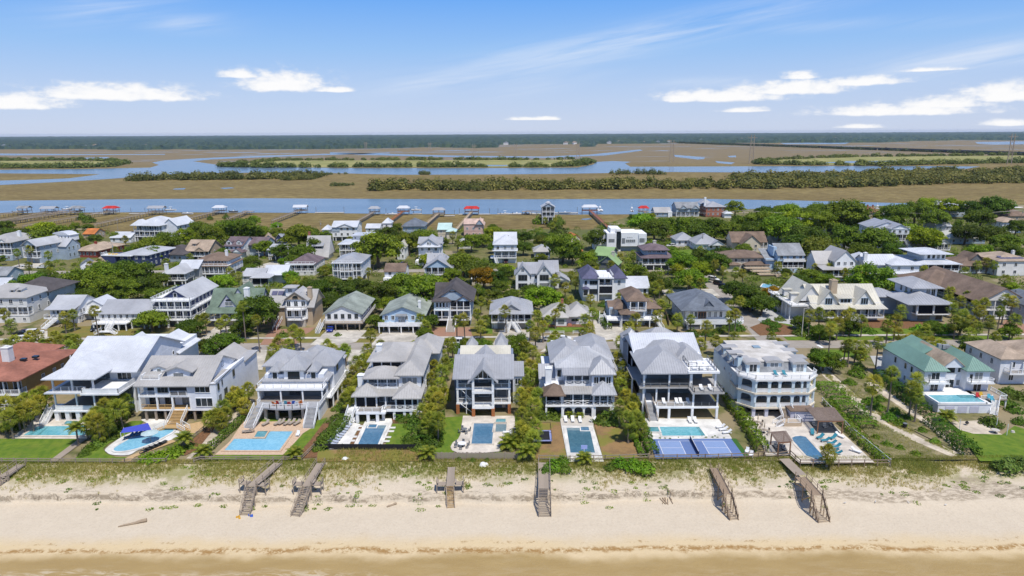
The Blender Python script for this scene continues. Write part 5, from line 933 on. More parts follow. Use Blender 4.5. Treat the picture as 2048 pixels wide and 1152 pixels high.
h.win('f',0,W*.12,5,3,1.6,3,'dgrey'); h.win('f',0,W*.12,1.4,3,1,3,'dgrey'); h.win('f',-.2,W*.42,4.4,1.6,2.6,1,'dgrey'); h.win('f',-.6,W*.88,5,2.4,2,1,'dgrey'); h.win('f',-.2,W*.6,4.8,5,1.6,5,'white')
for q in(.53,.58,.63): h.win('f',-.2,W*q,7.2,.5,.6,1,'white'); 
h.wins('f',-.6,(W*.96,),5.2,.5,2,1,'white')
h=B('grey house with two lime green metal roofs on different levels',1188,1222,540,14,2,1,'wall',3,'dgrey','rlime','gx',2.6,.7,0,3,[],3,rz=-20); h.gable(h.W*.4,h.W*1.5,-6,6,4.4,3.4,'rlime','dgrey','y',.7); h.wall(h.W*.45,h.W*1.45,-5.6,6,0,4.4,'dgrey'); h.chimney(h.W*1.1,0,6,8.6,1.2,'conc')
h=B('house with two tiers of dull plum hip roofs behind the feathery tree',1284,1346,541,16,1,2.8,'open',3.0,'bluegrey','rpurple','hip',1.4,.8,2.4,5,[0],5); W=h.W; h.wall(W*.1,W*.85,4,14,6.4,8.8,'bluegrey'); h.hip(W*.06,W*.88,3.4,15,8.8,2.4,'rpurple',.6); h.wins('f',4,spread(W*.2,W*.8,4),7.4,1.6,1,2); h.chimney(W*.5,9,9,12,1.4,'conc')
h=House('white house with dark blue hip roofs, a dark screened centre and a railed roof deck',1165,1250,602,0,D=15); W=h.W
h.wall(0,W*.38,0,15,0,8.6,'paleblue'); h.hip(0,W*.38,-.2,15,8.6,3.0,'rslate',.6,'y'); h.wall(W*.70,W,0,15,0,8.6,'white'); h.hip(W*.7,W+.2,-.2,14,8.6,3,'rslate',.5,'y'); h.wall(W*.38,W*.7,2,15,0,8.6,'paleblue'); h.slab(W*.36,W*.71,-.6,3,3,'white'); h.slab(W*.36,W*.71,-.6,3,6,'white'); h.slab(W*.34,W*.72,-.8,9,9,'white',.5,'roof_terrace'); h.rails([(W*.35,9),(W*.35,-.6),(W*.71,-.6),(W*.71,9)],9,1,'white','v'); h.screen(W*.39,W*.69,-.5,3.1,5.6); h.rail((W*.38,-.5),(W*.7,-.5),6,1,'dgrey','v'); h.wins('f',2,(W*.46,W*.6),6.1,1.6,2.2,2,'dgrey'); h.win('f',0,W*.25,6.2,2.8,1.5,3,'dgrey'); h.win('f',0,W*.07,6.2,.9,1.5,1,'dgrey'); h.wins('f',0,(W*.85,),6.2,.9,1.5,1,'dgrey'); h.wins('f',0,(W*.85,),2.4,.9,1.8,1,'dgrey'); h.wins('f',0,(W*.85,),.3,.9,1.4,1,'dgrey'); h.win('f',0,W*.25,2.6,3,2,1,'dgrey')
for x in(W*.37,W*.7): h.col(x,-.4,0,8.6,.4)
h.wall(0,W*.12,-1.4,0,2,5,'white'); h.hip(-.2,W*.14,-1.8,.4,5,.8,'rslate',.2); h.win('f',-1.4,W*.06,2.4,1.7,2.2,1,'white')
h=House('pale blue garage wing with a white corrugated metal roof beside the dark blue roofs',1250,1296,598,0,D=11,seam=.45,name='garage'); W=h.W; h.r['category']='garage'; h.wall(0,W,0,11,0,4.6,'paleblue'); h.gable(-.2,W+.2,0,11,4.6,3.0,'rwhite','paleblue','x',.6); h.wins('f',0,(W*.4,W*.85),2.2,1,1.6,1,'dgrey')
h=B('low grey roofed house right of the orange fence',1352,1390,493,13,1,.5,None,3,'paleblue','rlgrey','hip',3.4,.6,0,3,[],3); h=B('house with a wide pale grey gable roof between the dark oaks',1392,1440,502,16,1,.5,None,3.2,'paleblue','rlgrey','hip',4.4,.7,0,3,[],4); h.gable(h.W*.5,h.W*1.2,-2,9,3.2,2.6,'rlgrey','white','y',.5)
h=B('tan house with a steep brown front gable beneath oaks',1484,1520,504,14,1,1.6,'wall',3.2,'cream','rbrown','gy',4.0,.7,0,3,[],2); W=h.W; h.gable(-4,W+5,5,16,4.8,4.4,'rbrown','cream','x',.5); h.wall(-3.6,W+4.6,6,15,0,4.8,'cream'); h.porch(W,W+4.5,2,6,1.6,2.8,2)
h=B('wide tan house with a long brown roof above cascading wooden decks and a pool',1450,1530,542,15,2,.2,None,3.0,'cream','rbrown','hip',2.2,.8,0,4,[],6); W=h.W; h.hip(-1.6,W*.35,-2.4,8,3.3,1.4,'rbrown',.4); h.hip(W*.45,W+.4,-3,4,3.4,1.3,'rbrown',.5); h.wall(-1.2,W*.3,-2,4,0,3.3,'cream')
for i,(a,b,y,z) in enumerate(((.4,1.0,-6,2.4),(.5,1.12,-9,1.6),(.62,1.2,-12,.8))): h.slab(W*a,W*b,y,y+3.4,z,'tan',.3); h.rail((W*a,y+.1),(W*b,y+.1),z,.9,'cream','v')
h.stair(W*1.05,-12,.85,1.6,2,(0,-1),0,'tan','cream','tan')
h=B('blue house with a steep grey saltbox roof and a white balcony over a screened porch',1553,1606,546,14,2,2.4,'wall',2.9,'sky','rgrey','gx',4.0,.5,2.2,5,[0],4); W=h.W; h.porch(W*.2,W+.6,-.6,2.4,5.4,.2,4,rail='solid'); h.screen(W*.02,W*.98,.2,3.3,5.0); h.wall(-4.4,0,2,12,0,6,'sky'); h.shed(-4.4,-.2,1.6,12,5.4,9,'rgrey'); h.wall(-1,.4,3,10,7,11,'sky')
h=B('pale house with a tall gable, grey roof and dark screened lower porch',1666,1707,562,14,1,5.8,'wall',3,'white','rbgrey','gy',4.0,.6,0,2,[],3); W=h.W; h.gable(-6,W,4,14,7.0,4.2,'rbgrey','paleblue','x',.5); h.wall(-6,W,5,13,0,7,'paleblue'); h.porch(-1.6,W+.4,-3,0,2.6,2.8,5); h.screen(-1.4,W+.2,-2.7,3.6,5.2); h.shed(-6.2,W+.6,-3.4,4,5.5,6.4,'rbgrey'); h.rail((W*.2,-2.6),(W,-2.6),6,.9)
h=B('yellow house with a slate blue gable roof deep in the trees',1625,1656,469,17,2,.3,None,3.0,'yellow','rsteel','gy',3.6,.6,0,2,[],1,rz=28)
h=B('tall white house with stacked front porches and a long outside stair',1778,1813,502,22,3,2.6,'open',3.0,'paleblue','rlgrey','gy',2.4,.6,2.4,3,[0,1],3,rz=-8); W=h.W; h.slab(-.2,W+.2,-.2,4,11.7,'white',.4,'roof_terrace'); h.rails([(0,0),(W,0)],11.7,1); h.stair(W*.85,-.1,5.6,1.3,7,(.2,-1)); h.gable(-7,W,8,26,11,3,'rlgrey','paleblue','y',.5); h.wall(-6.6,0,8,26,0,11,'paleblue'); h.wins('l',-6.6,spread(9,25,5),8.4,1,1.5,1); h.wins('l',-6.6,spread(9,25,5),4.8,1,1.5,1)
h=B('angular white house with several white metal roofs and a tall chimney',1780,1836,561,14,2,.4,None,3.1,'paleblue','rwhite','hip',2.4,.7,0,3,[],2,seam=1.0); W=h.W; h.gable(-9,W*.4,4,14,6.4,3.2,'rwhite','paleblue','x',.6); h.wall(-8.6,W*.3,5,13,0,6.4,'paleblue'); h.hip(-10,-2,10,20,6.6,2.8,'rwhite',.5); h.wall(-9.6,-2,10,20,0,6.6,'paleblue'); h.chimney(-8.4,6,6,10.6,1.4,'white'); h.shed(-8.6,.2,0,5,3.2,4.6,'rwhite'); h.shed(-.3,W+.3,-1.4,.1,3.2,3.8,'rwhite')
h=B('white house with a small upper floor above a broad low white roof and dark screens',1838,1917,553,22,1,2.4,'wall',3.0,'white','rwhite','hip',1.6,.8,2.6,5,[0],5,seam=1.0); W=h.W; h.screen(.3,W-.3,.2,2.5,5.0); h.wall(W*.25,W*.8,5,18,6.2,9,'white'); h.hip(W*.1,W*.9,4,19,9,1.6,'rwhite',.7); h.wins('f',5,spread(W*.3,W*.8,4),6.9,1.1,1.7,2,'dgrey')
h=B('house with a long brown roof and a raised prow gable right of the white roofs',1920,1996,548,16,1,.8,'wall',3,'tan','rbrown','hip',3.4,.8,1.6,4,[0],4); h.gable(h.W*.3,h.W*.72,3,12,5.4,3.0,'rbrown','dgrey','y',.5)
h=B('pale house with a nearly flat roof covered in dark solar panels',1992,2064,552,18,2,.2,None,3.2,'offwhite','rtan','hip',2.4,.5,0,3,[],3); W=h.W
for i in range(4):
 for j in range(2): y=2.2+j*1.7; z=6.95+.47*y-.55; x=3+i*2.6; h.add('solar_panel',MB().box(-1.2,1.2,-.75,.75,-.03,.05),'rslate',None,(x,y,6.6+.205*(y+.5)+.25)).rotation_euler=(math.atan(.24),0,0)
h.chimney(W*.66,6,7,9.8,1,'offwhite')
h=B('beige roofed low house spread among the right-hand trees',1898,1970,488,18,1,.2,None,3.2,'bluegrey','rcream','hip',3.8,.9,0,4,[],5); h.gable(h.W*.3,h.W*.6,-.6,9,3.3,3,'rcream','offwhite','y',.4)
h=B('small grey roofed cottage with a gabled front porch in the right-hand trees',1874,1900,502,14,1,.6,None,3,'offwhite','rgrey','gy',2.2,.6,2,2,[0],2); h.gable(-9,h.W*.5,6,15,3.4,2.8,'rgrey','offwhite','x',.5); h.wall(-8.6,h.W*.5,7,14,0,3.4,'offwhite')
h=B('plain grey gable roof half hidden by trees',1872,1902,462,14,1,.3,None,3,'grey','rlgrey','gx',3.2,.5,0,3,[],2); h=B('pale blue house with an orange brown hip roof at the right edge of the trees',2002,2042,466,15,2,.3,None,3.2,'paleblue','rterra' if False else 'rtan','hip',2.2,.6,0,3,[],4); h.porch(h.W*.8,h.W*1.3,-2.4,0,3.4,3.2,2); h=B('brown hip roof near the water at the right edge',2006,2060,442,15,1,.3,None,3.2,'tan','rbrown','hip',4,.6,0,3,[],3)
h=B('white house with oval solar arrays on its roof above the right-hand trees',1890,1930,434,16,2,.3,None,3.4,'bluegrey','rwhite','hip',2.8,.9,0,3,[],4); h.hip(-5,h.W*.6,8,22,8,2.8,'rwhite',.5); h.wall(-4.6,h.W*.6,8,22,0,8,'bluegrey')
for x,y in((-1.5,9.4),(2,10.5),(5,2.4),(8,3.4),(11,2.8)): h.add('solar_panel',MB().box(-1.4,1.4,-.8,.8,0,.08),'rslate',None,(x,y,(9.0 if y>8 else 7.1)+.45)).rotation_euler=(.28,0,0)
h=B('house with a red brown hip roof peeping from the trees',1734,1758,438,13,1,1.6,'wall',3.2,'tan','rred','hip',3.4,.7,0,2,[],3); h.chimney(h.W*.3,6,6,9.2,.9,'brick'); h.chimney(h.W*.75,6,6,9,.9,'brick')
h=B('red brick house with a curved grey roof and tall white chimney by the creek',1411,1450,434,16,2,.6,None,3.4,'brick','rlgrey','hip',3.2,.6,0,3,[],4); h.chimney(.6,6,7,13.5,1.4,'white'); h.hip(-2,h.W*.5,8,20,9,3,'rlgrey',.3); h.hip(h.W*.85,h.W*1.25,-6,2,3.2,2,'rwhite',.4); h.wall(h.W*.85,h.W*1.2,-5.6,2,0,3.2,'white')
h=B('blue grey house with two small front gables beside the creek',1352,1398,433,15,2,.4,None,3.0,'bluegrey','rgrey','gx',3.6,.5,2,5,[0],4); 
for q in(.3,.82): h.gable(h.W*q-3,h.W*q+3,-1,6,5.6,2.6,'rgrey','bluegrey','y',.4)
h=B('low grey roofed house left of the double-gabled creek house',1309,1342,434,12,1,.4,None,3.2,'bluegrey','rbgrey','gx',3,.6,0,3,[],3); h.wall(h.W*.8,h.W*1.05,-1,3,0,4,'white')
h=B('narrow house on tall piers standing by itself on the marsh',1084,1109,447,12,2,4.6,'open',3.4,'bluegrey','rsilver','gy',2.4,.7,2.4,3,[0,1],3); h.wall(h.W*.36,h.W*.64,3,6,12.6,14,'white','cupola'); h.hip(h.W*.34,h.W*.66,2.8,6.2,14,.9,'rsilver',.3)
h=B('small white shed roof under the trees left of the blue saltbox',1566,1588,498,9,1,.3,None,2.6,'white','rwhite','gy',2,.4,0,1,[],1); h=B('white gabled outbuilding behind the tan gabled house',1545,1566,492,10,1,.3,None,3,'white','rwhite','gx',2.6,.4,0,2,[],1); h=B('dark and pale patched roof among palms right of the tall gable',1690,1716,497,14,1,.3,None,3,'grey','rgrey','hip',2.6,.6,0,2,[],2); h=B('small white gable half covered by the large oak crown',1656,1668,501,10,1,.3,None,3.4,'white','rgrey','gy',3,.5,0,1,[],1)
h=B('orange roof patch among trees at the left marsh edge',52,64,476,12,1,.3,None,3,'tan','rterra','gx',2.6,.5,0,2,[],1); h=B('second orange roof among trees right of the other one at left',168,190,478,11,1,.3,None,3,'tan','rterra','gx',2.4,.5,0,2,[],1); h=B('low white metal roofed house beside the big pale marsh-edge house',222,262,486,13,1,.3,None,3,'paleblue','rwhite','gx',2.4,.5,0,3,[],3)
h=B('grey gable roof with a dark wall at the left edge of the back street',-30,16,566,10,1,.3,None,3.2,'bluegrey','rgrey','gx',2.6,.5,0,3,[],2); h=B('blue sided house corner at the left edge',-40,12,590,10,1,.3,None,3.4,'sky','rwhite','gx',2.2,.4,0,3,[],3)
h=B('tan roofed low house between the red ranch and the navy house',188,206,538,12,1,.3,None,2.8,'tan','rtan','hip',2.4,.5,0,2,[],2,rz=-10); h=B('small pale roof beside the back street at left',164,186,541,8,1,.3,None,2.6,'paleblue','rsteel','gy',1.8,.4,0,2,[],1,rz=25)
h=B('low metal roofed house half buried in the hedges behind the brown roofed house',944,978,571,10,1,.3,None,2.8,'cream','rwhite','gx',2.0,.5,0,3,[],2); h=B('grey hip roof behind the garden oaks right of the blue house',918,945,498,10,1,.3,None,3,'offwhite','rbgrey','hip',2.8,.5,0,3,[],2); h=B('white narrow cottage with a cream roof among oaks',795,810,520,12,2,.3,None,3,'white','rcream','gy',2.4,.4,0,1,[],2); h=B('white shed roofed cottage with porch left of the A-frame',536,566,520,11,1,2.4,'open',2.8,'white','rsilver','shed' if False else 'gx',2.0,.6,2,3,[0],3,rz=-12)
# ------------------------------------------------------------------ beachfront yards
M('oldwood')
def yard(name,pts,m,z,smooth=0): return ground(name,px(*pts),MATS[m],z,smooth=smooth)
yard('lawn',[(-60,879),(155,877),(168,885),(100,926),(-60,926)],'lawn_grass',.02); yard('lawn',[(140,926),(183,890),(225,862),(262,843),(290,842),(262,866),(220,886),(206,898),(212,908),(232,915),(262,915),(236,926)],'lawn_grass',.02)
yard('pool_deck',[(22,878),(72,838),(130,838),(168,838),(190,864),(178,879)],'cream_paving',.04); yard('boardwalk_path',[(96,925),(112,925),(174,879),(158,879)],'oldwood',.05).name='garden_walk'
yard('pool_deck',[(212,898),(214,906),(226,911),(258,911),(280,900),(330,885),(365,872),(374,862),(368,850),(350,846),(328,840),(283,840),(298,852),(268,864),(242,876)],'white_paving',.04,4)
yard('patio',[(369,851),(422,840),(419,852),(384,871)],'tan_deck',.045); yard('garden_path',[(236,926),(262,912),(345,880),(352,884),(270,915),(258,926)],'tan_deck',.03)
yard('planting_bed',[(385,880),(420,850),(432,842),(438,846),(395,900),(370,912),(355,900)],'bark_mulch',.02)
ribbon('sand_path',[G(*p) for p in((392,917),(415,890),(440,860),(468,832),(500,800))],(3.6,2.2),MATS['path_sand'],.05,5)
yard('pool_deck',[(430,911),(460,884),(488,842),(600,832),(628,832),(622,858),(606,868),(592,884),(566,911)],'coral_paving',.04); yard('lawn',[(404,925),(432,911),(566,911),(560,921),(404,923)],'lawn_grass',.02); yard('lawn',[(566,911),(606,869),(626,845),(655,836),(622,880),(590,915)],'lawn_grass',.03); yard('lawn',[(515,838),(610,836),(600,843),(510,845)],'lawn_grass',.05)
yard('planting_bed',[(590,918),(640,850),(690,838),(690,850),(650,900),(640,916)],'bark_mulch',.015)
yard('pool_deck',[(704,898),(730,844),(736,840),(783,838),(785,846),(762,897)],'white_paving',.04); yard('lounger_terrace',[(658,900),(699,844),(721,850),(695,897)],'white_paving',.045); yard('lawn',[(769,896),(785,849),(822,848),(816,898)],'lawn_grass',.03); yard('planting_bed',[(783,838),(840,834),(840,847),(786,847)],'bark_mulch',.03); yard('planting_bed',[(697,897),(722,851),(728,850),(705,897)],'bark_mulch',.03)
for a,b in((720,854),(716,861),(707,875),(703,883),(784,857),(781,864),(775,876),(772,884)):
 x,y=G(a,b); tag(link('stepping_stone',cached('stone',lambda:MB().box(-.75,.75,-.4,.4,0,.06).mesh('stepping_stone',MATS['white_paving'])),None,(x,y,ZL[0]+.03)),'pale square stepping stone set in the bark beside the lap pool','paving stone','stepping stones beside the lap pool')
yard('lawn',[(862,917),(888,836),(926,834),(917,880),(903,891),(900,899),(909,905),(893,919)],'lawn_grass',.03); yard('lawn',[(893,919),(912,910),(950,910),(1000,905),(1030,912),(1034,919)],'lawn_grass',.028); yard('lawn',[(1030,834),(1042,834),(1044,880),(1033,880)],'lawn_grass',.028)
yard('pool_deck',[(926,833),(1029,833),(1032,878),(1002,904),(949,909),(930,909),(915,907),(904,902),(901,895),(906,886),(916,880),(921,870)],'cream_paving',.04)
yard('straw_yard',[(1074,846),(1120,846),(1134,919),(1072,919)],'straw_mulch',.02); yard('straw_yard',[(1188,846),(1254,846),(1280,919),(1206,919)],'straw_mulch',.02); yard('pool_deck',[(1122.5,853),(1186,853),(1208,925),(1136,925)],'white_paving',.045); yard('terrace',[(1119,826),(1188,828),(1187,853),(1122,853)],'conc' if 'conc' in MATS else 'cream_paving',.04)
yard('pool_deck',[(1286,846),(1290,838),(1438,840),(1464,879),(1299,880)],'white_paving',.04); yard('court_surround',[(1299,880),(1462,879),(1489,916),(1311,920)],'court_blue',.045); yard('turf_strip',[(1462,879),(1472,879),(1499,916),(1489,916)],'turf_green',.046)
yard('pool_deck',[(1450,806),(1480,832),(1500,858),(1524,890),(1532,914),(1580,912),(1600,929),(1750,928),(1674,858),(1640,822),(1560,812)],'cream_paving',.04)
yard('lawn',[(1898,852),(1921,874),(1960,924),(1984,924),(2060,920),(2120,920),(2120,862),(2050,860),(2029,853),(2004,871),(1945,869)],'lawn_grass',.03); yard('patio',[(1901,846),(1959,842),(2004,871),(1946,869),(1918,861)],'path_sand',.04)
def court():
 P=lambda u,v:(54.1+0*u,0)
 x0,y0=G(1311,915); 
 A=Vector(G(1316,884)).to_3d();Bv=Vector(G(1447,884)).to_3d();Cc=Vector(G(1465,912)).to_3d();Dd=Vector(G(1327,912)).to_3d()
 q=lambda u,v:(A*(1-u)+Bv*u)*(1-v)+(Dd*(1-u)+Cc*u)*v
 r=thing('sports_court','blue pickleball court with white lines and a net across the middle','sports court',(0,0,ZL[0]))
 def sheet(name,u0,u1,v0,v1,m,z): link(name,MB().poly(*[(*q(u,v).xy,z) for u,v in((u0,v1),(u1,v1),(u1,v0),(u0,v0))]).mesh(name,MATS[m]),r)
 sheet('playing_area',0,.33,0,1,'court_pale',.052); sheet('playing_area',.67,1,0,1,'court_pale',.052)
 t=.007
 for u in(0,.33,.67,1): sheet('court_line',u-t/2,u+t/2,0,1,'line_white',.060)
 for v in(0,1): sheet('court_line',0,1,v-t,v+t,'line_white',.064)
 sheet('court_line',0,.33,.5-t,.5+t,'line_white',.068); sheet('court_line',.67,1,.5-t,.5+t,'line_white',.068)
 a,c=q(.5,-.12),q(.5,1.08); link('net',MB().bar(a+Vector((0,0,.5)),c+Vector((0,0,.5)),.05,.8).mesh('net',simple('net_mesh',(.03,.04,.10),.9)),r); link('net_band',MB().bar(a+Vector((0,0,.93)),c+Vector((0,0,.93)),.07,.07).mesh('net_band',MATS['line_white']),r)
 for p in(a,c): link('net_post',MB().cyl(p.x,p.y,.05,1.05,.06,6).mesh('net_post',M('black')),r)
court()
# ------------------------------------------------------------------ swimming pools
def pool(label,pts,m,coping='white_paving',smooth=0,shelf=None,spa=None,steps=None,wd=.45,spam='pool_spa',lift=.34):
 P=px(*pts); P=curve(P,smooth) if smooth else P
 ar=sum(a[0]*b[1]-b[0]*a[1] for a,b in zip(P,P[1:]+P[:1])); P=P if ar>0 else P[::-1]
 c=Vector((sum(p[0] for p in P)/len(P),sum(p[1] for p in P)/len(P))); r=thing('swimming_pool',label,'pool',(c.x,c.y,ZL[0]))
 L=[(p[0]-c.x,p[1]-c.y) for p in P]; n=len(L); O=[]
 for i in range(n):
  a,b,d=Vector(L[i-1]),Vector(L[i]),Vector(L[(i+1)%n]); e1=(b-a).normalized(); e2=(d-b).normalized(); n1=Vector((e1.y,-e1.x)); n2=Vector((e2.y,-e2.x)); k=(n1+n2); k=k/max(.5,k.dot(n1)); O.append(tuple(b+k*wd))
 b=MB()
 for i in range(n):
  j=(i+1)%n; b.poly((*L[i],.13),(*O[i],.13),(*O[j],.13),(*L[j],.13)); b.poly((*O[i],.13),(*O[i],.02),(*O[j],.02),(*O[j],.13)); b.poly((*L[i],.02),(*L[i],.13),(*L[j],.13),(*L[j],.02))
 link('coping',b.mesh('coping',MATS[coping]),r); link('water',MB().poly(*[(*p,.085) for p in L]).mesh('water',MATS[m]),r)
 loc=lambda q:[(x-c.x,y-c.y) for x,y in px(*q)]
 if shelf: link('shelf',MB().poly(*[(*p,.093) for p in loc(shelf)][::-1]).mesh('shelf',MATS['pool_shelf']),r)
 if steps:
  for q in steps: link('pool_step',MB().poly(*[(*p,.097) for p in loc(q)][::-1]).mesh('pool_step',MATS['pool_shelf' if m!='pool_turq' else 'pool_spa']),r)
 if spa:
  q=loc(spa); w=MB(); k=len(q); cc=Vector((sum(p[0] for p in q)/k,sum(p[1] for p in q)/k)); inn=[tuple(cc+(Vector(p)-cc)*.78) for p in q]
  for i in range(k):
   j=(i+1)%k; w.poly((*q[i],lift),(*q[j],lift),(*inn[j],lift),(*inn[i],lift)); w.poly((*q[i],.03),(*q[j],.03),(*q[j],lift),(*q[i],lift))
  link('spa_wall',w.mesh('spa_wall',MATS[coping]),r); link('spa_water',MB().poly(*[(*p,lift-.06) for p in inn][::-1]).mesh('spa_water',MATS[spam]),r)
 return r
pool('turquoise rectangular pool with a small spa beside the white roofed house and its lawn',[(47,873),(75,855),(170,854),(175,873)],'pool_turq','cream_paving',spa=[(124,853),(131,845),(159,845),(160,853)],steps=[[(56,872),(82,856),(86,856),(64,872)],[(74,872),(94,856),(97,856),(80,872)]])
pool('light blue kidney-shaped pool in a white deck beside the blue sunshade',[(228,900),(236,905),(267,901),(300,890),(333,873),(347,864),(342,860),(319,862),(283,869),(244,889)],'pool_sky',smooth=4)
pool('bright blue angular pool with a raised spa in an orange stone deck',[(449,903),(469,880),(528,880),(541,865),(586,865),(559,903)],'pool_sky','coral_paving',spa=[(505,880),(514,865),(540,865),(531,880)])
pool('narrow dark blue lap pool with a spa at its head in a white deck',[(714,896),(734,853),(773,853),(754,895)],'pool_blue',spa=[(733,859),(737,851),(757,851),(754,859)],lift=.2,shelf=[(755,859),(758,853),(773,853),(770,859)],spam='pool_blue')
pool('rectangular blue pool with a shallow shelf in front of the gable-bay house',[(943,890),(948,849),(988,849),(984,890)],'pool_blue','cream_paving',shelf=None,spa=[(988,849),(991,841),(1014,841),(1014,849)],spam='pool_spa')
pool('shallow grey-blue tanning shelf joined to the right of the rectangular pool',[(985.5,866),(988.5,850.5),(1013,850.5),(1012,866)],'pool_shelf','cream_paving',wd=.15)
pool('long dark teal pool with a wide white rim aimed at the beach',[(1141,908),(1133,858),(1179,858),(1190,908)],'pool_deep',spa=[(1160,865),(1159,856),(1179,856),(1181,865)],lift=.2,spam='pool_blue',shelf=[(1134,863),(1133,858),(1158,858),(1159,863)],wd=.7)
pool('turquoise pool behind the blue court with a square spa at its left end',[(1325,874),(1319,856),(1398,856),(1411,874)],'pool_turq',spa=[(1294,869),(1290,857),(1318,857),(1323,869)],steps=[[(1392,856),(1398,856),(1411,874),(1404,874)]])
pool('blue round-ended pool with a swim line across it between pergolas',[(1586,884),(1584,878),(1590,875),(1600,874),(1611,876),(1650,919),(1640,921),(1630,920),(1613,914),(1600,900)],'pool_blue','cream_paving')
pool('small turquoise garden pool below the cascading wooden decks',[(1522,575),(1526,569),(1540,569),(1556,575),(1548,579)],'pool_sky')
x,y=G(1608,893);x2,y2=G(1634,892); tag(link('swim_line',MB().bar((x,y,.16),(x2,y2,.16),.10).bar((x-1.2,y+2.4,.16),(x2-2.4,y2+2.4,.16),.10).mesh('swim_line',MATS['line_white'])),'white floating lines across the round-ended pool','swim line')
# ------------------------------------------------------------------ yard furniture
def proto(fn):
 o=fn(); return o
def make_lounger(fab,frame='white'):
 r=link('sun_lounger',None); 
 link('frame',MB().bar((-.3,0,.3),(-.3,1.9,.3),.06).bar((.3,0,.3),(.3,1.9,.3),.06).box(-.33,-.27,.1,.16,0,.3).box(.27,.33,.1,.16,0,.3).box(-.33,-.27,1.7,1.76,0,.3).box(.27,.33,1.7,1.76,0,.3).mesh('frame',M(frame)),r)
 link('seat',MB().box(-.33,.33,0,1.25,.32,.44).mesh('seat',fab),r); b=MB().box(-.33,.33,0,.85,0,.11).mesh('backrest',fab); o=link('backrest',b,r,(0,1.25,.34)); o.rotation_euler=(.62,0,0); return r
def clear(o):
 for c in list(o.children): clear(c)
 bpy.data.objects.remove(o)
FAB=dict(blue=mat('navy_blue_canvas',(.05,.16,.30)),dark=mat('charcoal_sling',(.04,.045,.05)),white=mat('white_cushion',(.74,.74,.73)),stripe=mat('grey_blue_sling',(.42,.46,.55)),taupe=mat('taupe_sling',(.34,.29,.24)),teal=mat('teal_canvas',(.03,.20,.26)))
PRO={k:make_lounger(v,'white' if k in('white','stripe','teal') else 'black' if k=='dark' else 'oldwood') for k,v in FAB.items()}
def rest(z0): pass
def lounger(kind,pxs,label,group,z=.2,rz=0,world=False):
 for i,p in enumerate(pxs):
  o=copy_tree(PRO[kind]); x,y=G(p[0],p[1],z) if not world else p[:2]; o.location=(x,y,z); o.rotation_euler=(0,0,R(p[2] if len(p)>2 else rz)); tag(o,label[i] if isinstance(label,list) else label,'lounger',group)
ordn=['first','second','third','fourth','fifth','sixth','seventh','eighth','ninth','tenth']
lounger('blue',[(249,879),(258,876),(268,873),(277,871)],[f'{ordn[i]} blue lounger from the left under the blue shade sail' for i in range(4)],'blue loungers under the shade sail',rz=-35)
lounger('dark',[(297,900),(306,896),(315,892),(324,888),(333,884)],[f'{ordn[i]} dark lounger from the left along the near side of the kidney pool' for i in range(5)],'dark loungers by the kidney pool',rz=160)
lounger('taupe',[(525,853),(549,852),(557,851),(568,852),(578,851),(588,852)],[f'{ordn[i]} taupe lounger from the left in the row under the twin-stair deck' for i in range(6)],'taupe loungers under the deck',rz=-25)
lounger('taupe',[(484,866),(490,866)],['left grey lounger of the pair at the left end of the orange deck','right grey lounger of the pair at the left end of the orange deck'],'pair of loungers on the orange deck',rz=-75)
lounger('stripe',[(672+3.9*i,892-5.0*i) for i in range(9)],[f'{ordn[i]} pale striped lounger from the fence in the row left of the lap pool' for i in range(9)],'striped loungers beside the lap pool',rz=62)
lounger('white',[(1006,867),(1006,872.5),(1006,878),(1006,884)],[f'{ordn[i]} white lounger from the house in the stack right of the rectangular pool' for i in range(4)],'white loungers by the rectangular pool',rz=-90)
lounger('white',[(1132,846),(1146,846),(1161,847),(1180,845,-50)],['leftmost white lounger on the grey terrace before the arches','second white lounger on the grey terrace before the arches','third white lounger on the terrace before the arches, right of the potted palm','white lounger turned sideways at the right end of the arch terrace'],'white loungers on the arch terrace')
lounger('white',[(1382,848),(1393,848)],['left white lounger of the pair between the turquoise pool and open ground floor','right white lounger of the pair between the turquoise pool and open ground floor'],'pair of white loungers above the turquoise pool')
lounger('white',[(1432,857,-80),(1438,862,-80),(1445,868,-80)],[f'{ordn[i]} white lounger from the house at the right end of the turquoise pool' for i in range(3)],'white loungers right of the turquoise pool')
lounger('teal',[(1625,872,-20),(1634,879,-60),(1661,880,-55),(1642,884,-80),(1655,890,-78),(1664,897,-75),(1656,904,-100),(1663,908,-100)],[f'{ordn[i]} teal lounger from the large pergola beside the round-ended pool' for i in range(8)],'teal loungers on the cream deck')
lounger('white',[(1688,878,30),(1722,908,40)],['lone white lounger by the right fence of the cream deck nearer the pergola','lone white lounger by the right fence of the cream deck nearer the beach'],'lone white loungers')
lounger('teal',[(45.9+12.2,142.7,8.95,0)],'x',None,world=True) if False else None
for i,(x,lab) in enumerate(((57.3,'left teal lounger on the roof terrace of the arcaded villa'),(59.2,'right teal lounger on the roof terrace of the arcaded villa'))):
 o=copy_tree(PRO['teal']); o.location=(x,139.6,8.87); tag(o,lab,'lounger','teal loungers on the roof terrace')
for i,(x,y,z) in enumerate(((34.6,138.6,2.97),(37.4,138.6,2.97),(39.9,138.6,2.97),(42.3,138.7,2.97),(42.6,137.6,6.47),(40.7,137.6,6.47))):
 if i==3: x=38.3
 o=copy_tree(PRO['white']); o.location=(x-1.6 if i<4 else x,y,z); tag(o,(f'{ordn[i]} white lounger from the left on the first deck of the roof terrace house' if i<4 else ('right' if i==4 else 'left')+' white lounger on the upper right deck of the roof terrace house'),'lounger','white loungers on the decks above the court')
for o in PRO.values(): clear(o)
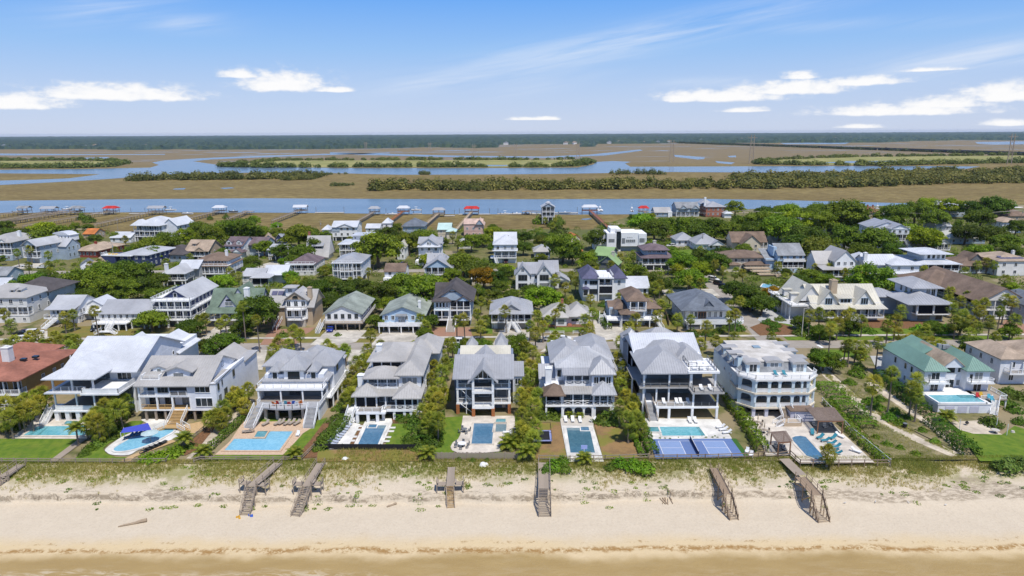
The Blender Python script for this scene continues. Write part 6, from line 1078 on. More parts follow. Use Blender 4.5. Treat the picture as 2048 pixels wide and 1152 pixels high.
def table_set(p,label,n=4,umb=None,z=.2,m='oldwood',tm=None,r=.6):
 x,y=G(p[0],p[1],z); t=thing('garden_table',f'{label}','table',(x,y,z)); link('table_top',MB().cyl(0,0,.68,.74,r,14).mesh('table_top',M(tm or m)),t); link('table_leg',MB().cyl(0,0,0,.68,.07,6).cyl(0,0,0,.05,.3,8).mesh('table_leg',M('black')),t)
 ch=cached(('gchair',m),lambda:[MB().box(-.24,.24,-.22,.24,.40,.47).mesh('seat',M(m)),MB().box(-.24,.24,.20,.26,.47,.95).mesh('backrest',M(m)),MB().box(-.24,-.19,-.22,-.17,0,.4).box(.19,.24,-.22,-.17,0,.4).box(-.24,-.19,.19,.24,0,.4).box(.19,.24,.19,.24,0,.4).mesh('leg',M(m))])
 for i in range(n):
  a=2*math.pi*i/n+.4; c=thing('garden_chair',f'{["near","left","far","right","second left","second right"][i%6]} chair at the {label}','chair',(x+(r+.5)*math.cos(a),y+(r+.5)*math.sin(a),z),a-math.pi/2,'chairs round the '+label)
  link('seat',ch[0],c); link('backrest',ch[1],c); link('leg',ch[2],c)
 if umb:
  u=thing('umbrella','closed parasol standing through the '+label,'umbrella',(x,y,z)); link('pole',MB().cyl(0,0,.75,2.6,.03,6).mesh('pole',M('oldwood')),u); link('canopy',MB().cyl(0,0,1.3,2.5,.16,8,.05).mesh('canopy',M(umb)),u)
table_set((929,864),'small square dining table left of the rectangular pool',4,None,m='dgrey'); table_set((924,893),'round white table on the curved corner of the deck',6,None,m='dgrey',tm='white',r=.8)
table_set((1515,850),'round table with parasol nearest the arcaded villa',4,'tan'); table_set((1528,866),'round table with parasol left of the small pergola',4,'tan'); 
table_set((1990,872-6),'x' if False else 'long stone table on the sand patio',0,None,m='conc',r=.8)
def adir(p,label,m='white',rz=0,z=.2,group=None):
 x,y=G(p[0],p[1],z) if len(p)==2 else (p[0],p[1]); z=p[2] if len(p)>2 else z
 c=thing('deck_chair',label,'chair',(x,y,z),R(rz),group); mm=m if not isinstance(m,str) else M(m)
 link('seat',cached(('ads',m if isinstance(m,str) else m.name),lambda:MB().box(-.3,.3,-.35,.3,.28,.36).box(-.38,-.28,-.4,.35,.5,.56).box(.28,.38,-.4,.35,.5,.56).mesh('seat',mm)),c); o=link('backrest',cached(('adb',m if isinstance(m,str) else m.name),lambda:MB().box(-.3,.3,0,.06,0,.8).mesh('backrest',mm)),c,(0,.25,.3)); o.rotation_euler=(-.35,0,0)
 link('leg',cached(('adl',m if isinstance(m,str) else m.name),lambda:MB().box(-.36,-.29,-.38,-.3,0,.5).box(.29,.36,-.38,-.3,0,.5).box(-.36,-.29,.25,.33,0,.5).box(.29,.36,.25,.33,0,.5).mesh('leg',mm)),c)
for i,p in enumerate(((697,846),(702,843),(706,846),(711,844))): adir(p,f'{ordn[i]} white garden chair from the left below the tiered house',z=.06,group='white garden chairs below the tiered house')
for i,p in enumerate(((1494,906),(1502,913))): adir(p,('far' if i==0 else 'near')+' white chair beside the turf strip of the court',group='white chairs beside the court',rz=-30)
adir((596,872),'white chair near the right edge of the orange pool deck','white')
tow=[mat('red_towel',(.5,.04,.04)),mat('white_towel',(.7,.7,.7)),mat('blue_towel',(.05,.12,.45)),mat('orange_towel',(.6,.16,.03)),mat('aqua_towel',(.1,.4,.5))]
for i,(dx,m_,n) in enumerate(((4.4,3,'orange'),(5.1,0,'red'),(5.9,1,'white'),(6.8,4,'aqua'),(7.6,0,'red'),(8.4,2,'blue'),(9.2,1,'white'),(9.9,3,'orange'))):
 adir((-56+dx,139.6-.9+ (i%2)*.5,3.27),f'{n} towel-draped chair, {ordn[i]} from the left, in the row on the twin-stair deck',tow[m_],160+i*7,group='colourful chairs on the twin-stair deck')
for i,(p,n,m_) in enumerate((((1955,795),'red',tow[0]),((1962,794),'yellow',mat('yellow_plastic',(.6,.4,.04))),((1978,798),'turquoise',tow[4]),((1984,802),'pale turquoise',tow[4]))): x,y=G(p[0],p[1],2.46); adir((x,y,2.46),f'{n} chair on the raised deck right of the terrace pool',m_,-20,group='bright chairs on the raised deck')
tag(link('beach_towel',MB().box(-1,1,-.35,.35,0,.04).mesh('beach_towel',tow[2]),None,(*G(586,856),.05),.2),'blue and red towel lying on the orange stone deck','towel')
def sail():
 r=thing('shade_sail','blue shade sail stretched on four poles over loungers','shade sail',(0,0,0)); c=[(*G(241,866,2.2),2.2),(*G(247,856,2.6),2.6),(*G(296,846,2.4),2.4),(*G(303,860,2.0),2.0)]
 link('canopy',MB().poly(*[tuple(Vector(c[0]).lerp(Vector(c[3]),t)) for t in(0,.5,1)],*[tuple(Vector(c[1]).lerp(Vector(c[2]),t)) for t in(1,.5,0)]).mesh('canopy',mat('blue_sailcloth',(.055,.075,.42),.8)),r)
 for p in c: link('pole',MB().cyl(p[0],p[1],0,p[2]+.1,.05,6).mesh('pole',M('white')),r)
sail()
def parasol(p,label,m,z=.2,h=2.5,rad=1.5,name='umbrella'):
 x,y=G(*p); r=thing(name,label,'umbrella',(x,y,z)); link('pole',MB().cyl(0,0,0,h,.035,6).mesh('pole',M('oldwood')),r); b=MB()
 for i in range(8):
  a,c=2*math.pi*i/8,2*math.pi*(i+1)/8; b.poly((0,0,h),(rad*math.cos(a),rad*math.sin(a),h-.5),(rad*math.cos(c),rad*math.sin(c),h-.5))
 link('canopy',b.mesh('canopy',m),r)
parasol((302,886),'pale grey-green open parasol at the edge of the kidney pool',mat('sage_canvas',(.42,.52,.52)),rad=1.7)
parasol((118,654),'closed blue parasol beside the white cottage stair',mat('blue_canvas',(.05,.1,.3)),h=2.3,rad=.3)
def pergola(cs,label,h=2.6,z=.05,bench=True):
 P=[Vector((*G(a,b,0),0)) for a,b in cs]; r=thing('pergola',label,'pergola',(0,0,0))
 for p in P: link('post',MB().box(p.x-.1,p.x+.1,p.y-.1,p.y+.1,z,h).mesh('post',mat('cedar',(.24,.125,.07))),r)
 up=Vector((0,0,h)); 
 for a,b in((0,1),(2,3),(1,2),(3,0)): link('beam',MB().bar(P[a]+up,P[b]+up,.14,.24).mesh('beam',MATS['cedar']),r)
 n=int((P[0]-P[3]).length/.28)
 me=None
 for i in range(n+1):
  t=i/n; a=P[0].lerp(P[3],t); b=P[1].lerp(P[2],t); d=(b-a).normalized()*.4
  link('slat',MB().bar(a-d+up+Vector((0,0,.2)),b+d+up+Vector((0,0,.2)),.13,.06).mesh('slat',mat('weathered_cedar',(.21,.155,.12),col2=(.29,.22,.18))),r)
 c=sum(P,Vector())/4
 link('rug',MB().poly(*[(*(p+(c-p)*.08).xy,ZL[0]+.06) for p in P]).mesh('rug',mat('dark_rug',(.05,.055,.06))),r)
 return c
c=pergola([(1541,903),(1562,903),(1580,917-4),(1555,917-4)][::-1] if False else [(1541,891),(1566,889),(1579,910),(1555,912)],'small weathered pergola shading seats left of the round-ended pool',2.7)
for i,(dx,dy) in enumerate(((-.6,.5),(.7,-.4))): adir((c.x+dx,c.y+dy,.07),('left' if i==0 else 'right')+' dark seat under the small pergola','dgrey',group='seats under the small pergola')
c=pergola([(1612,842),(1662,842),(1683,869),(1634,869)],'large weathered pergola beside the arcaded villa stair',2.9)
for i,(dx,dy) in enumerate(((-1.8,.5),(0,-.6),(1.8,.4))): adir((c.x+dx,c.y+dy,.07),f'{ordn[i]} dark seat from the left under the large pergola','dgrey',group='seats under the large pergola')
x,y=G(1604,845); s_=thing('pool_shed','lilac grey board shed with a flat brown roof against the villa stair','shed',(x,y,0)); link('wall',MB().box(-2.6,2.4,0,2.6,0,2.6).mesh('wall',M('lilac')),s_); link('roof',MB().box(-2.8,2.6,-.3,2.9,2.6,2.8).mesh('roof',M('rbrown')),s_)
def trampoline():
 x,y=G(1084,880); r=thing('trampoline','dark square trampoline with a netted frame on straw yard','trampoline',(x,y,.03)); link('jumping_mat',MB().box(-1.5,1.5,-2.1,2.1,.88,.92).mesh('jumping_mat',M('black')),r); link('pad',MB().box(-1.9,-1.5,-2.5,2.5,.86,.98).box(1.5,1.9,-2.5,2.5,.86,.98).box(-1.5,1.5,-2.5,-2.1,.86,.98).box(-1.5,1.5,2.1,2.5,.86,.98).mesh('pad',mat('lilac_pad',(.24,.27,.48))),r)
 for i in(-1,1):
  for j in(-1,1): link('leg',MB().cyl(i*1.7,j*2.3,0,.9,.05,6).mesh('leg',M('black')),r); link('net_pole',MB().cyl(i*1.8,j*2.4,.9,2.7,.04,6).mesh('net_pole',M('black')),r)
 link('net_rail',MB().bar((-1.8,-2.4,2.7),(1.8,-2.4,2.7),.05).bar((-1.8,2.4,2.7),(1.8,2.4,2.7),.05).bar((-1.8,-2.4,2.7),(-1.8,2.4,2.7),.05).bar((1.8,-2.4,2.7),(1.8,2.4,2.7),.05).mesh('net_rail',M('black')),r)
trampoline()
x,y=G(1168,912); hp=thing('basketball_hoop','low poolside hoop with a pale blue board at the beach end of the teal pool','basketball hoop',(x,y,.05)); link('pole',MB().cyl(0,0,0,1.6,.05,6).box(-.4,.4,-.3,.3,0,.15).mesh('pole',M('white')),hp); link('backboard',MB().box(-.6,.6,-.04,.04,1.4,2.2).mesh('backboard',mat('pale_blue_board',(.35,.42,.75))),hp); link('rim',MB().cyl(0,.3,1.5,1.54,.22,10).mesh('rim',M('rust')),hp)
x,y=G(1933,852); gr=thing('barbecue','black kettle barbecue on the sand patio','barbecue',(x,y,.05)); link('bowl',MB().cyl(0,0,.5,.75,.25,10,.4).cyl(0,0,.75,1.1,.4,10,.1).mesh('bowl',M('black')),gr); link('leg',MB().cyl(-.2,0,0,.5,.03,5).cyl(.2,0,0,.5,.03,5).cyl(0,.2,0,.5,.03,5).mesh('leg',M('black')),gr)
x,y=G(1809,856); bn=thing('trash_bin','dark bin standing beside the sandy beach path','bin',(x,y,.05)); link('body',MB().cyl(0,0,0,1.0,.36,10,.42).mesh('body',M('black')),bn); link('lid',MB().cyl(0,0,1.0,1.12,.45,10,.3).mesh('lid',M('dgrey')),bn)
for i,(a,b) in enumerate(((1918,862),(1992,858),(2013,872))): x,y=G(a,b); tag(link('post',MB().cyl(0,0,0,2.6,.06,6).mesh('post',M('white')),None,(x,y,.03)),['slim white pole at the left of the sand patio','slim white pole behind the round green bush','slim white pole on the lawn right of the patio'][i],'pole')
x,y=G(2025,866); tag(link('rock',MB().cyl(0,0,0,.5,.5,7,.3).mesh('rock',M('conc')),None,(x,y,.03)),'pale rounded object on the lawn at the right edge','rock')
x,y=G(78,842); pp=thing('plant_pot','large grey stone pot at the left corner of the turquoise pool deck','pot',(x,y,.05)); link('pot',MB().cyl(0,0,0,1.0,.55,12,.7).mesh('pot',M('conc')),pp)
# ------------------------------------------------------------------ fences
def fence(label,pts,h=1.1,kind='rail',m='oldwood',step=2.4,pix=True,zo=0):
 P=[Vector((*((G(*p)) if pix else p),0)) for p in pts]; r=thing('fence',label,'fence',(0,0,0))
 post=cached(('fp',h,m),lambda:MB().box(-.07,.07,-.07,.07,-.4,h+.06).mesh('post',M(m)))
 for a,b in zip(P[:-1],P[1:]):
  L=(b-a).length; n=max(1,int(round(L/step))); ang=math.atan2(b.y-a.y,b.x-a.x); w=L/n
  if kind=='rail': me=cached(('fr',round(w,2),h,m),lambda:MB().box(0,w,-.03,.03,h-.16,h).mesh('rail',M(m))); ml=cached(('fr2',round(w,2),h,m),lambda:MB().box(0,w,-.03,.03,h*.42,h*.42+.13).mesh('rail',M(m)))
  elif kind=='mesh': me=cached(('fm',round(w,2),h,m),lambda:MB().box(0,w,-.02,.02,.05,h).mesh('mesh_panel',M(m))); ml=None
  else: me=None;ml=None
  for i in range(n):
   p=a+(b-a)*(i/n); link('post',post,r,(p.x,p.y,zo))
   if me: link('rail' if kind=='rail' else 'mesh_panel',me,r,(p.x,p.y,zo),ang)
   if ml: link('rail',ml,r,(p.x,p.y,zo),ang)
   if kind=='plank':
    k=int(w/.24)
    for mi in range(k): 
     q=a+(b-a)*((i+(mi+.5)/k)/n); link('plank',cached(('fpl',h,m,mi%3),lambda:MB().box(-.105,.105,-.02,.02,.02,h-.04*(mi%3)).mesh('plank',M(m))),r,(q.x,q.y,zo),ang)
  link('post',post,r,(b.x,b.y,zo))
fence('low weathered rail fence along the beach edge of the two left lawns',[(-20,926),(250,927),(332,926),(352,905),(420,852)],1.0)
fence('dark low fence along the beach edge of the orange pool deck',[(388,926),(400,922),(570,923),(604,921),(640,885),(688,828)],1.0)
fence('black mesh fence at the beach end of the lap pool yard',[(632,901),(660,899),(838,900),(850,868)],1.2,'mesh','black')
fence('grey plank fence below the gable-bay house',[(858,919),(1036,919)],1.5,'plank','oldwood')
fence('slim rail fence before the straw yards and teal pool',[(1078,922),(1140,923),(1210,922),(1296,919)],1.2)
fence('brown rail fence along the beach edge of the blue court',[(1298,921),(1410,920),(1516,917),(1527,914),(1530,905)],1.2,'rail','wood')
fence('brown rail fence with a gate around the cream deck',[(1529,915),(1556,916),(1580,912),(1600,931),(1780,931)],1.2,'rail','wood')
fence('long white-topped fence at the right side of the cream deck',[(1780,931),(1700,864),(1644,806)],1.3,'rail','offwhite')
fence('orange plank fence around a yard by the far right street',[(1334,474),(1352,476),(1362,492)],2.0,'plank','newwood',step=3)
fence('brown timber wall between the brown roofed house and the dark hip roof',[(1330,625),(1338,652)],1.6,'plank','wood',step=3)
fence('white wall with posts along the front of the pale ranch',[(1087,668),(1128,668)],1.0,'rail','white'); fence('white fence right of the pale ranch gate',[(1146,668),(1178,668),(1174,640)],1.0,'rail','white')
# ------------------------------------------------------------------ boardwalks and beach stairs
def walkway(label,top,land,bot,wd=1.5,z1=.35,z2=.35,rail=True,m='oldwood',sm=None,posts=True,brace=False,bench=False,zb=None,platform=0):
 a=Vector((*G(*top,z1),z1)); b=Vector((*G(*land,z2),z2)); zt=-2.7
 for _ in range(4): c=Vector((*G(*bot,zt),zt)); zt=beach_z(c.x,c.y)
 c.z=zt; r=thing('beach_stairs',label,'beach stairs',(b.x,b.y,0)); o=Vector((b.x,b.y,0)); A,Bv,Cc=a-o,b-o,c-o
 d=(Bv-A); L=d.length; d.normalize(); s=Vector((-d.y,d.x,0)).normalized()
 n=max(2,int(L/.32)); ang=math.atan2(d.y,d.x)
 pl=cached(('plk',m,round(wd,2)),lambda:MB().box(-.15,.15,-wd/2,wd/2,-.05,0).mesh('plank',M(m)))
 for i in range(n): p=A+d*(L*(i+.5)/n); link('plank',pl,r,tuple(p),ang)
 mb=MB()
 for k in(-1,1): mb.bar(A+s*k*wd*.42-Vector((0,0,.15)),Bv+s*k*wd*.42-Vector((0,0,.15)),.08,.2); mb.bar(Bv+s*k*wd*.5-Vector((0,0,.16)),Cc+s*k*wd*.5,.1,.32)
 link('stringer',mb.mesh('stringer',M(m)),r)
 D=Cc-Bv; H=Vector((D.x,D.y,0)); e=H.normalized(); q=Vector((-e.y,e.x,0)); ns=max(6,int(round(-D.z/.19))); run=H.length/ns
 st=cached(('bst',sm or m,round(wd,2),round(run,2)),lambda:MB().box(-run*.3,run*.3,-wd/2,wd/2,-.06,0).mesh('step',M(sm or m)))
 for i in range(ns): p=Bv+D*((i+.5)/ns); link('step',st,r,tuple(p),math.atan2(e.y,e.x))
 if rail:
  for k in(-1,1):
   mb=MB()
   for P,Q,sv,cnt in((A,Bv,s,max(2,int(L/2))),(Bv,Cc,q,3)):
    P=P+sv*k*wd*.5;Q=Q+sv*k*wd*.5
    for hh in(.5,1.0): mb.bar(P+Vector((0,0,hh)),Q+Vector((0,0,hh)),.06,.05)
    for i in range(cnt+1): u=P.lerp(Q,i/cnt); mb.bar(u,u+Vector((0,0,1.05)),.1)
   link('railing',mb.mesh('railing',M(m)),r)
 if posts:
  for P,Q,cnt,sv in((A,Bv,max(2,int(L/2.4)),s),(Bv,Cc,3,q)):
   for i in range(cnt+1):
    u=P.lerp(Q,i/cnt)
    for k in(-1,1):
     w=u+sv*k*wd*.48; zz=beach_z(w.x+o.x,w.y+o.y)-.4
     if w.z-zz>.5: link('post',MB().box(w.x-.08,w.x+.08,w.y-.08,w.y+.08,zz,w.z-.02).mesh('post',M(m)),r)
    if brace and i and beach_z(u.x+o.x,u.y+o.y)<u.z-1.0:
     w=u+s*-wd*.5; w2=P.lerp(Q,(i-1)/cnt)+s*-wd*.5; link('brace',MB().bar(w-Vector((0,0,.3)),(w2.x,w2.y,beach_z(w2.x+o.x,w2.y+o.y)+.3),.07,.14).mesh('brace',M('newwood')),r)
 if platform:
  for k in(-1,1):
   p=Bv+s*k*(wd/2+.9)+d*-.9; link('landing',MB().box(-.7,.6,-.8,.8,-.12,0).box(-.7,.6,-.8,-.45,.42,.5).mesh('landing',M(m)),r,tuple(p),ang)
   for j in(-1,1): w=p+s*k*.75+d*j*.7; link('post',MB().box(w.x-.07,w.x+.07,w.y-.07,w.y+.07,beach_z(w.x+o.x,w.y+o.y)-.3,w.z+.9).mesh('post',M(m)),r)
   link('railing',MB().bar(p+s*k*.8+d*.85+Vector((0,0,.9)),p+s*k*.8-d*.85+Vector((0,0,.9)),.1,.08).bar(p+s*k*.8+d*.85+Vector((0,0,.5)),p+s*k*.8-d*.85+Vector((0,0,.5)),.1,.08).mesh('railing',M(m)),r)
 return r
walkway('railed grey ramp running off the left edge of the beach',(42,929),(8,952),(-30,985),1.7,.3,.2)
walkway('weathered beach stair with two bench landings below the orange pool deck',(556,926),(503,972),(490,1031),1.7,.3,.45,platform=1)
walkway('grey boardwalk and straight stair with benches left of the planted dune',(642,926),(613,972),(591,1033),1.6,.3,.5,platform=1,rail=True)
walkway('short boardwalk ending in bright new yellow steps below the plank fence',(903,934),(900,972),(902,1016),1.35,.2,.1,rail=False,sm='newwood',platform=1)
walkway('long straight grey beach stair at the centre of the dune',(1088,925),(1089,977),(1090,1034),2.1,.4,.45,rail=True)
walkway('narrow railed stair with rust-red boards below the blue court',(1428,936),(1455,988),(1468,1040),1.5,.35,.25,m='wood',sm='tan',brace=True)
walkway('tall railed boardwalk on braced legs below the cream deck',(1602,954),(1634,990),(1648,1045),2.0,.5,.5,m='wood',sm='tan',brace=True)
ribbon('boardwalk',[G(*p) for p in((1568,922),(1582,936),(1602,955))],2.0,M('oldwood'),.5,0); 
x,y=G(600,924); 
# things left on the sand
def log_(label,p,q,r0,r1):
 a=Vector((*G(*p,-2.9),0));c=Vector((*G(*q,-2.9),0)); a.z=beach_z(a.x,a.y)+r0*.8; c.z=beach_z(c.x,c.y)+r1*.8; b=MB(); n=8; d=(c-a); k=5
 rings=[]
 side=d.cross(Vector((0,0,1))).normalized(); up=side.cross(d).normalized()
 for i in range(k+1):
  t=i/k; pc=a.lerp(c,t)+up*.06*math.sin(t*9); rr=r0+(r1-r0)*t
  rings.append([tuple(pc+side*rr*math.cos(2*math.pi*j/n)+up*rr*math.sin(2*math.pi*j/n)) for j in range(n)])
 for i in range(k):
  for j in range(n): b.poly(rings[i][j],rings[i][(j+1)%n],rings[i+1][(j+1)%n],rings[i+1][j])
 b.poly(*rings[0][::-1]); b.poly(*rings[-1]); tag(link('driftwood_log',b.mesh('driftwood_log',mat('driftwood',(.33,.25,.17)))),label,'log')
log_('long bleached driftwood trunk lying on the open sand at left',(236,1053),(294,1042),.10,.34); log_('short driftwood log on the sand below the planted dune',(774,1016),(793,1010),.14,.2)
b=MB()
for i in range(9):
 x,y=G(1325+i*2.2,996+random.uniform(-5,5),-2.4); z=beach_z(x,y); a=random.uniform(-.5,.6); b.bar((x-.8*math.sin(a),y-.9,z+.06),(x+.8*math.sin(a),y+.9,z+.25),.1)
tag(link('driftwood_pile',b.mesh('driftwood_pile',MATS['driftwood'])),'heap of grey broken boards on the sand right of the centre stair','driftwood')
for lab,p,m_,nm in(('crumpled blue beach toy bag at the foot of the leftmost stair',(500,1031),tow[2],'beach_bag'),('yellow beach toys at the foot of the leftmost stair',(477,1033),mat('yellow_toy',(.6,.33,.03)),'beach_toys')):
 x,y=G(*p,-2.8); z=beach_z(x,y); b=MB()
 for i in range(5): b.cyl(random.uniform(-.4,.4),random.uniform(-.3,.3),0,random.uniform(.15,.4),random.uniform(.14,.26),7,.12)
 tag(link(nm,b.mesh(nm,m_),None,(x,y,z-.02)),lab,'beach toy')
for i,a in enumerate((1690,1750,1815,1890)):
 x,y=G(a,1010+i*1.2,-2.8); z=beach_z(x,y); g=thing('gull',['white gull on the sand nearest the tall boardwalk','second white gull from the tall boardwalk on the sand','third white gull from the tall boardwalk on the sand','white gull furthest right on the sand'][i],'bird',(x,y,z),i*1.1,'gulls on the right sand'); b=MB()
 b.cyl(0,0,.14,.22,.07,6,.1).cyl(0,0,.22,.32,.1,6,.04).bar((-.1,0,.2),(-.32,0,.25),.08,.06).cyl(.14,0,.3,.4,.05,6,.04); link('body',b.mesh('body',M('offwhite')),g); link('leg',MB().cyl(0,.03,0,.15,.01,4).cyl(0,-.03,0,.15,.01,4).mesh('leg',M('rust')),g)
for lab,p in(('white tarpaulin heap in the planted dune behind the lap pool fence',(690,919)),('small white board lying in the dune grass below the plank fence',(966,928))):
 x,y=G(*p); b=MB().cyl(0,0,0,.5,.9,7,.4).cyl(.5,.2,0,.3,.6,6,.3); tag(link('tarpaulin',b.mesh('tarpaulin',FAB['white']),None,(x,y,beach_z(x,y)-.05)),lab,'tarp')
# ------------------------------------------------------------------ vegetation
def cards(name,C,Nm,S,T,m,asp=.62):
 C=np.asarray(C,float);Nm=np.asarray(Nm,float);S=np.asarray(S,float);T=np.asarray(T,float);n=len(C)
 Nm/=np.linalg.norm(Nm,axis=1,keepdims=True)+1e-9
 r=RNG.normal(size=(n,3)); t1=np.cross(Nm,r); t1/=np.linalg.norm(t1,axis=1,keepdims=True)+1e-9; t2=np.cross(Nm,t1)
 a=t1*S[:,None]; b=t2*S[:,None]*asp
 V=np.stack([C-a,C-b*.9+a*.1,C+a,C+b],1).reshape(-1,3)
 me=bpy.data.meshes.new(name); me.vertices.add(4*n); me.vertices.foreach_set('co',V.ravel()); me.loops.add(4*n); me.loops.foreach_set('vertex_index',np.arange(4*n)); me.polygons.add(n); me.polygons.foreach_set('loop_start',np.arange(0,4*n,4))
 at=me.attributes.new('tint','FLOAT','FACE'); at.data.foreach_set('value',np.clip(T,0,1)); me.update(calc_edges=True); me.materials.append(m); return me
LEAF=leafmat('oak_leaves',(.085,.145,.008),(.29,.37,.022),.42); SHRUBL=leafmat('shrub_leaves',(.07,.135,.014),(.23,.31,.035),.4); PALML=leafmat('palm_fronds',(.085,.145,.012),(.46,.45,.045),.4); GRASSL=leafmat('dune_blades',(.22,.29,.035),(.60,.50,.16),.4); HEDGEL=leafmat('hedge_leaves',(.07,.135,.013),(.20,.285,.032),.4)
BARK=mat('bark',(.14,.11,.08),.95,.3,3); PBARK=mat('palm_bark',(.19,.155,.12),.95,.3,4)
def sph(n): v=RNG.normal(size=(n,3)); return v/np.linalg.norm(v,axis=1,keepdims=True)
def oak_crown(seed,clumps=34,per=120,flat=.62,gap=.0):
 C=[];Nm=[];S=[];T=[]
 for i in range(clumps):
  th=RNG.uniform(0,2*math.pi); rr=math.sqrt(RNG.uniform(0,1))*.80; z=.44+flat*math.sqrt(max(0,1-rr*rr))*RNG.uniform(.72,1.0)*.95
  if rr>.55: z-=RNG.uniform(0,.34)
  c=np.array([rr*math.cos(th),rr*math.sin(th),z]); q=RNG.uniform(.17,.34); d=sph(per); d[:,2]=np.where(d[:,2]<-.25,-d[:,2]*.6,d[:,2])
  rad=q*RNG.uniform(.55,1.05,per)[:,None]; p=c+d*rad*np.array([1,1,.72]); tint=RNG.uniform(.15,.7)
  C.append(p);Nm.append(d+np.array([0,0,.45])+RNG.normal(size=(per,3))*.45);S.append(RNG.uniform(.030,.062,per));T.append(np.clip(tint+RNG.normal(0,.16,per),0,1))
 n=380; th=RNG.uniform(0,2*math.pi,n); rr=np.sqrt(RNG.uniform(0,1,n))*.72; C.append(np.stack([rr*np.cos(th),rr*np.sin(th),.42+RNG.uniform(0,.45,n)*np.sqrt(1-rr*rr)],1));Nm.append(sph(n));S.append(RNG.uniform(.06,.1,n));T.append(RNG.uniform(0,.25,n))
 return cards('crown',np.concatenate(C),np.concatenate(Nm),np.concatenate(S),np.concatenate(T),LEAF)
def oak_trunk(seed):
 b=MB(); rnd=random.Random(seed); n=6
 def limb(p,q,r0,r1):
  p=Vector(p);q=Vector(q);d=(q-p).normalized();s=d.cross(Vector((.3,.2,1))).normalized();u=s.cross(d); k=len(b.v)
  for c,r in((p,r0),(q,r1)):
   for j in range(n): a=2*math.pi*j/n; b.v.append(tuple(c+s*r*math.cos(a)+u*r*math.sin(a)))
  for j in range(n): b.f.append((k+j,k+(j+1)%n,k+n+(j+1)%n,k+n+j))
 f=(rnd.uniform(-.05,.05),rnd.uniform(-.05,.05),.36); limb((0,0,-.05),f,.075,.055)
 for i in range(5): a=2*math.pi*i/5+rnd.uniform(-.4,.4); e=(.5*math.cos(a),.5*math.sin(a),rnd.uniform(.62,.85)); m_=tuple(Vector(f).lerp(Vector(e),.5)+Vector((0,0,.06))); limb(f,m_,.045,.03); limb(m_,e,.03,.014)
 return b.mesh('trunk',BARK)
OAKC=[oak_crown(i,*a) for i,a in enumerate(((36,115,.62),(42,100,.5),(30,130,.75),(38,105,.58),(26,120,.66)))]; OAKT=[oak_trunk(i) for i in range(3)]
def shrub_mesh(nm,per=420,m=None,h=.85):
 d=sph(per); d[:,2]=np.abs(d[:,2]); lump=1+.22*np.sin(d[:,0]*5+1.3)*np.cos(d[:,1]*4.2)+.1*np.sin(d[:,2]*7); r=RNG.uniform(.72,1.04,per)*lump
 return cards(nm,d*r[:,None]*np.array([1,1,h]),d+RNG.normal(size=(per,3))*.4+np.array([0,0,.3]),RNG.uniform(.09,.17,per),RNG.uniform(.1,.85,per),m or SHRUBL)
SHR=[shrub_mesh('foliage',460) for _ in range(3)]
def frond_fan(V,Fc,T,base,az,elv,L,rad,tint,seg=9):
 """one fan leaf: a stalk and a half-fan of drooping blades"""
 d=np.array([math.cos(az)*math.cos(elv),math.sin(az)*math.cos(elv),math.sin(elv)]); s=np.array([-math.sin(az),math.cos(az),0]); u=np.cross(s,d); u=u if u[2]>0 else -u
 c=base+d*L-np.array([0,0,.10*L]); k=len(V); w=.018
 V+= [base-s*w,base+s*w,c+s*w,c-s*w]; Fc.append((k,k+1,k+2,k+3)); T.append(tint)
 for i in range(seg):
  a=(-1.25+2.5*i/(seg-1)); dirv=d*math.cos(a)+s*math.sin(a); n2=-d*math.sin(a)+s*math.cos(a); q=rad*(1-.22*abs(a)/1.25)
  mid=c+dirv*q*.6+u*(.07-.10*abs(a)); tip=c+dirv*q-u*(.16+.20*abs(math.cos(elv)))-np.array([0,0,.10]); k=len(V)
  V+= [c,mid-n2*.066,tip,mid+n2*.066]; Fc.append((k,k+1,k+2,k+3)); T.append(min(1,max(0,tint+RNG.normal(0,.09))))
def palm_crown(n=36,R_=1.0,dead=5):
 V=[];Fc=[];T=[]; base=np.array([0,0,0.])
 for i in range(n):
  t=i/n; el=1.35-1.95*t+RNG.normal(0,.12); az=i*2.39996+RNG.normal(0,.2); frond_fan(V,Fc,T,base+np.array([0,0,.25-.5*t]),az,el,R_*RNG.uniform(.55,.85),R_*RNG.uniform(.68,.92),np.clip(.30+.45*RNG.uniform()-.25*t+ (.15 if t<.2 else 0),0,1))
 for i in range(dead): az=RNG.uniform(0,6.28); frond_fan(V,Fc,T,base-np.array([0,0,.3]),az,-1.0+RNG.normal(0,.15),R_*.55,R_*.6,1.0)
 return fm('crown',V,Fc,T,PALML)
def fm(name,V,Fc,T,m):
 me=bpy.data.meshes.new(name); me.from_pydata([tuple(v) for v in V],[],Fc); at=me.attributes.new('tint','FLOAT','FACE'); at.data.foreach_set('value',np.array(T,float)); me.materials.append(m); return me
PALMC=[palm_crown(36,1.1,3),palm_crown(32,1.15,6),palm_crown(38,1.05,2),palm_crown(30,1.2,7)]
def palm_trunk(h,b_=0):
 n=7; b=MB(); k=6
 for i in range(k+1):
  t=i/k; r=.20*(1-.25*t)+(.05 if t<.1 else 0)+(.07 if i==k else 0); 
  for j in range(n): a=2*math.pi*j/n; b.v.append((b_*t*t+r*math.cos(a),r*math.sin(a),t*h))
 for i in range(k):
  for j in range(n): b.f.append((i*n+j,i*n+(j+1)%n,(i+1)*n+(j+1)%n,(i+1)*n+j))
 return b.mesh('trunk',PBARK)
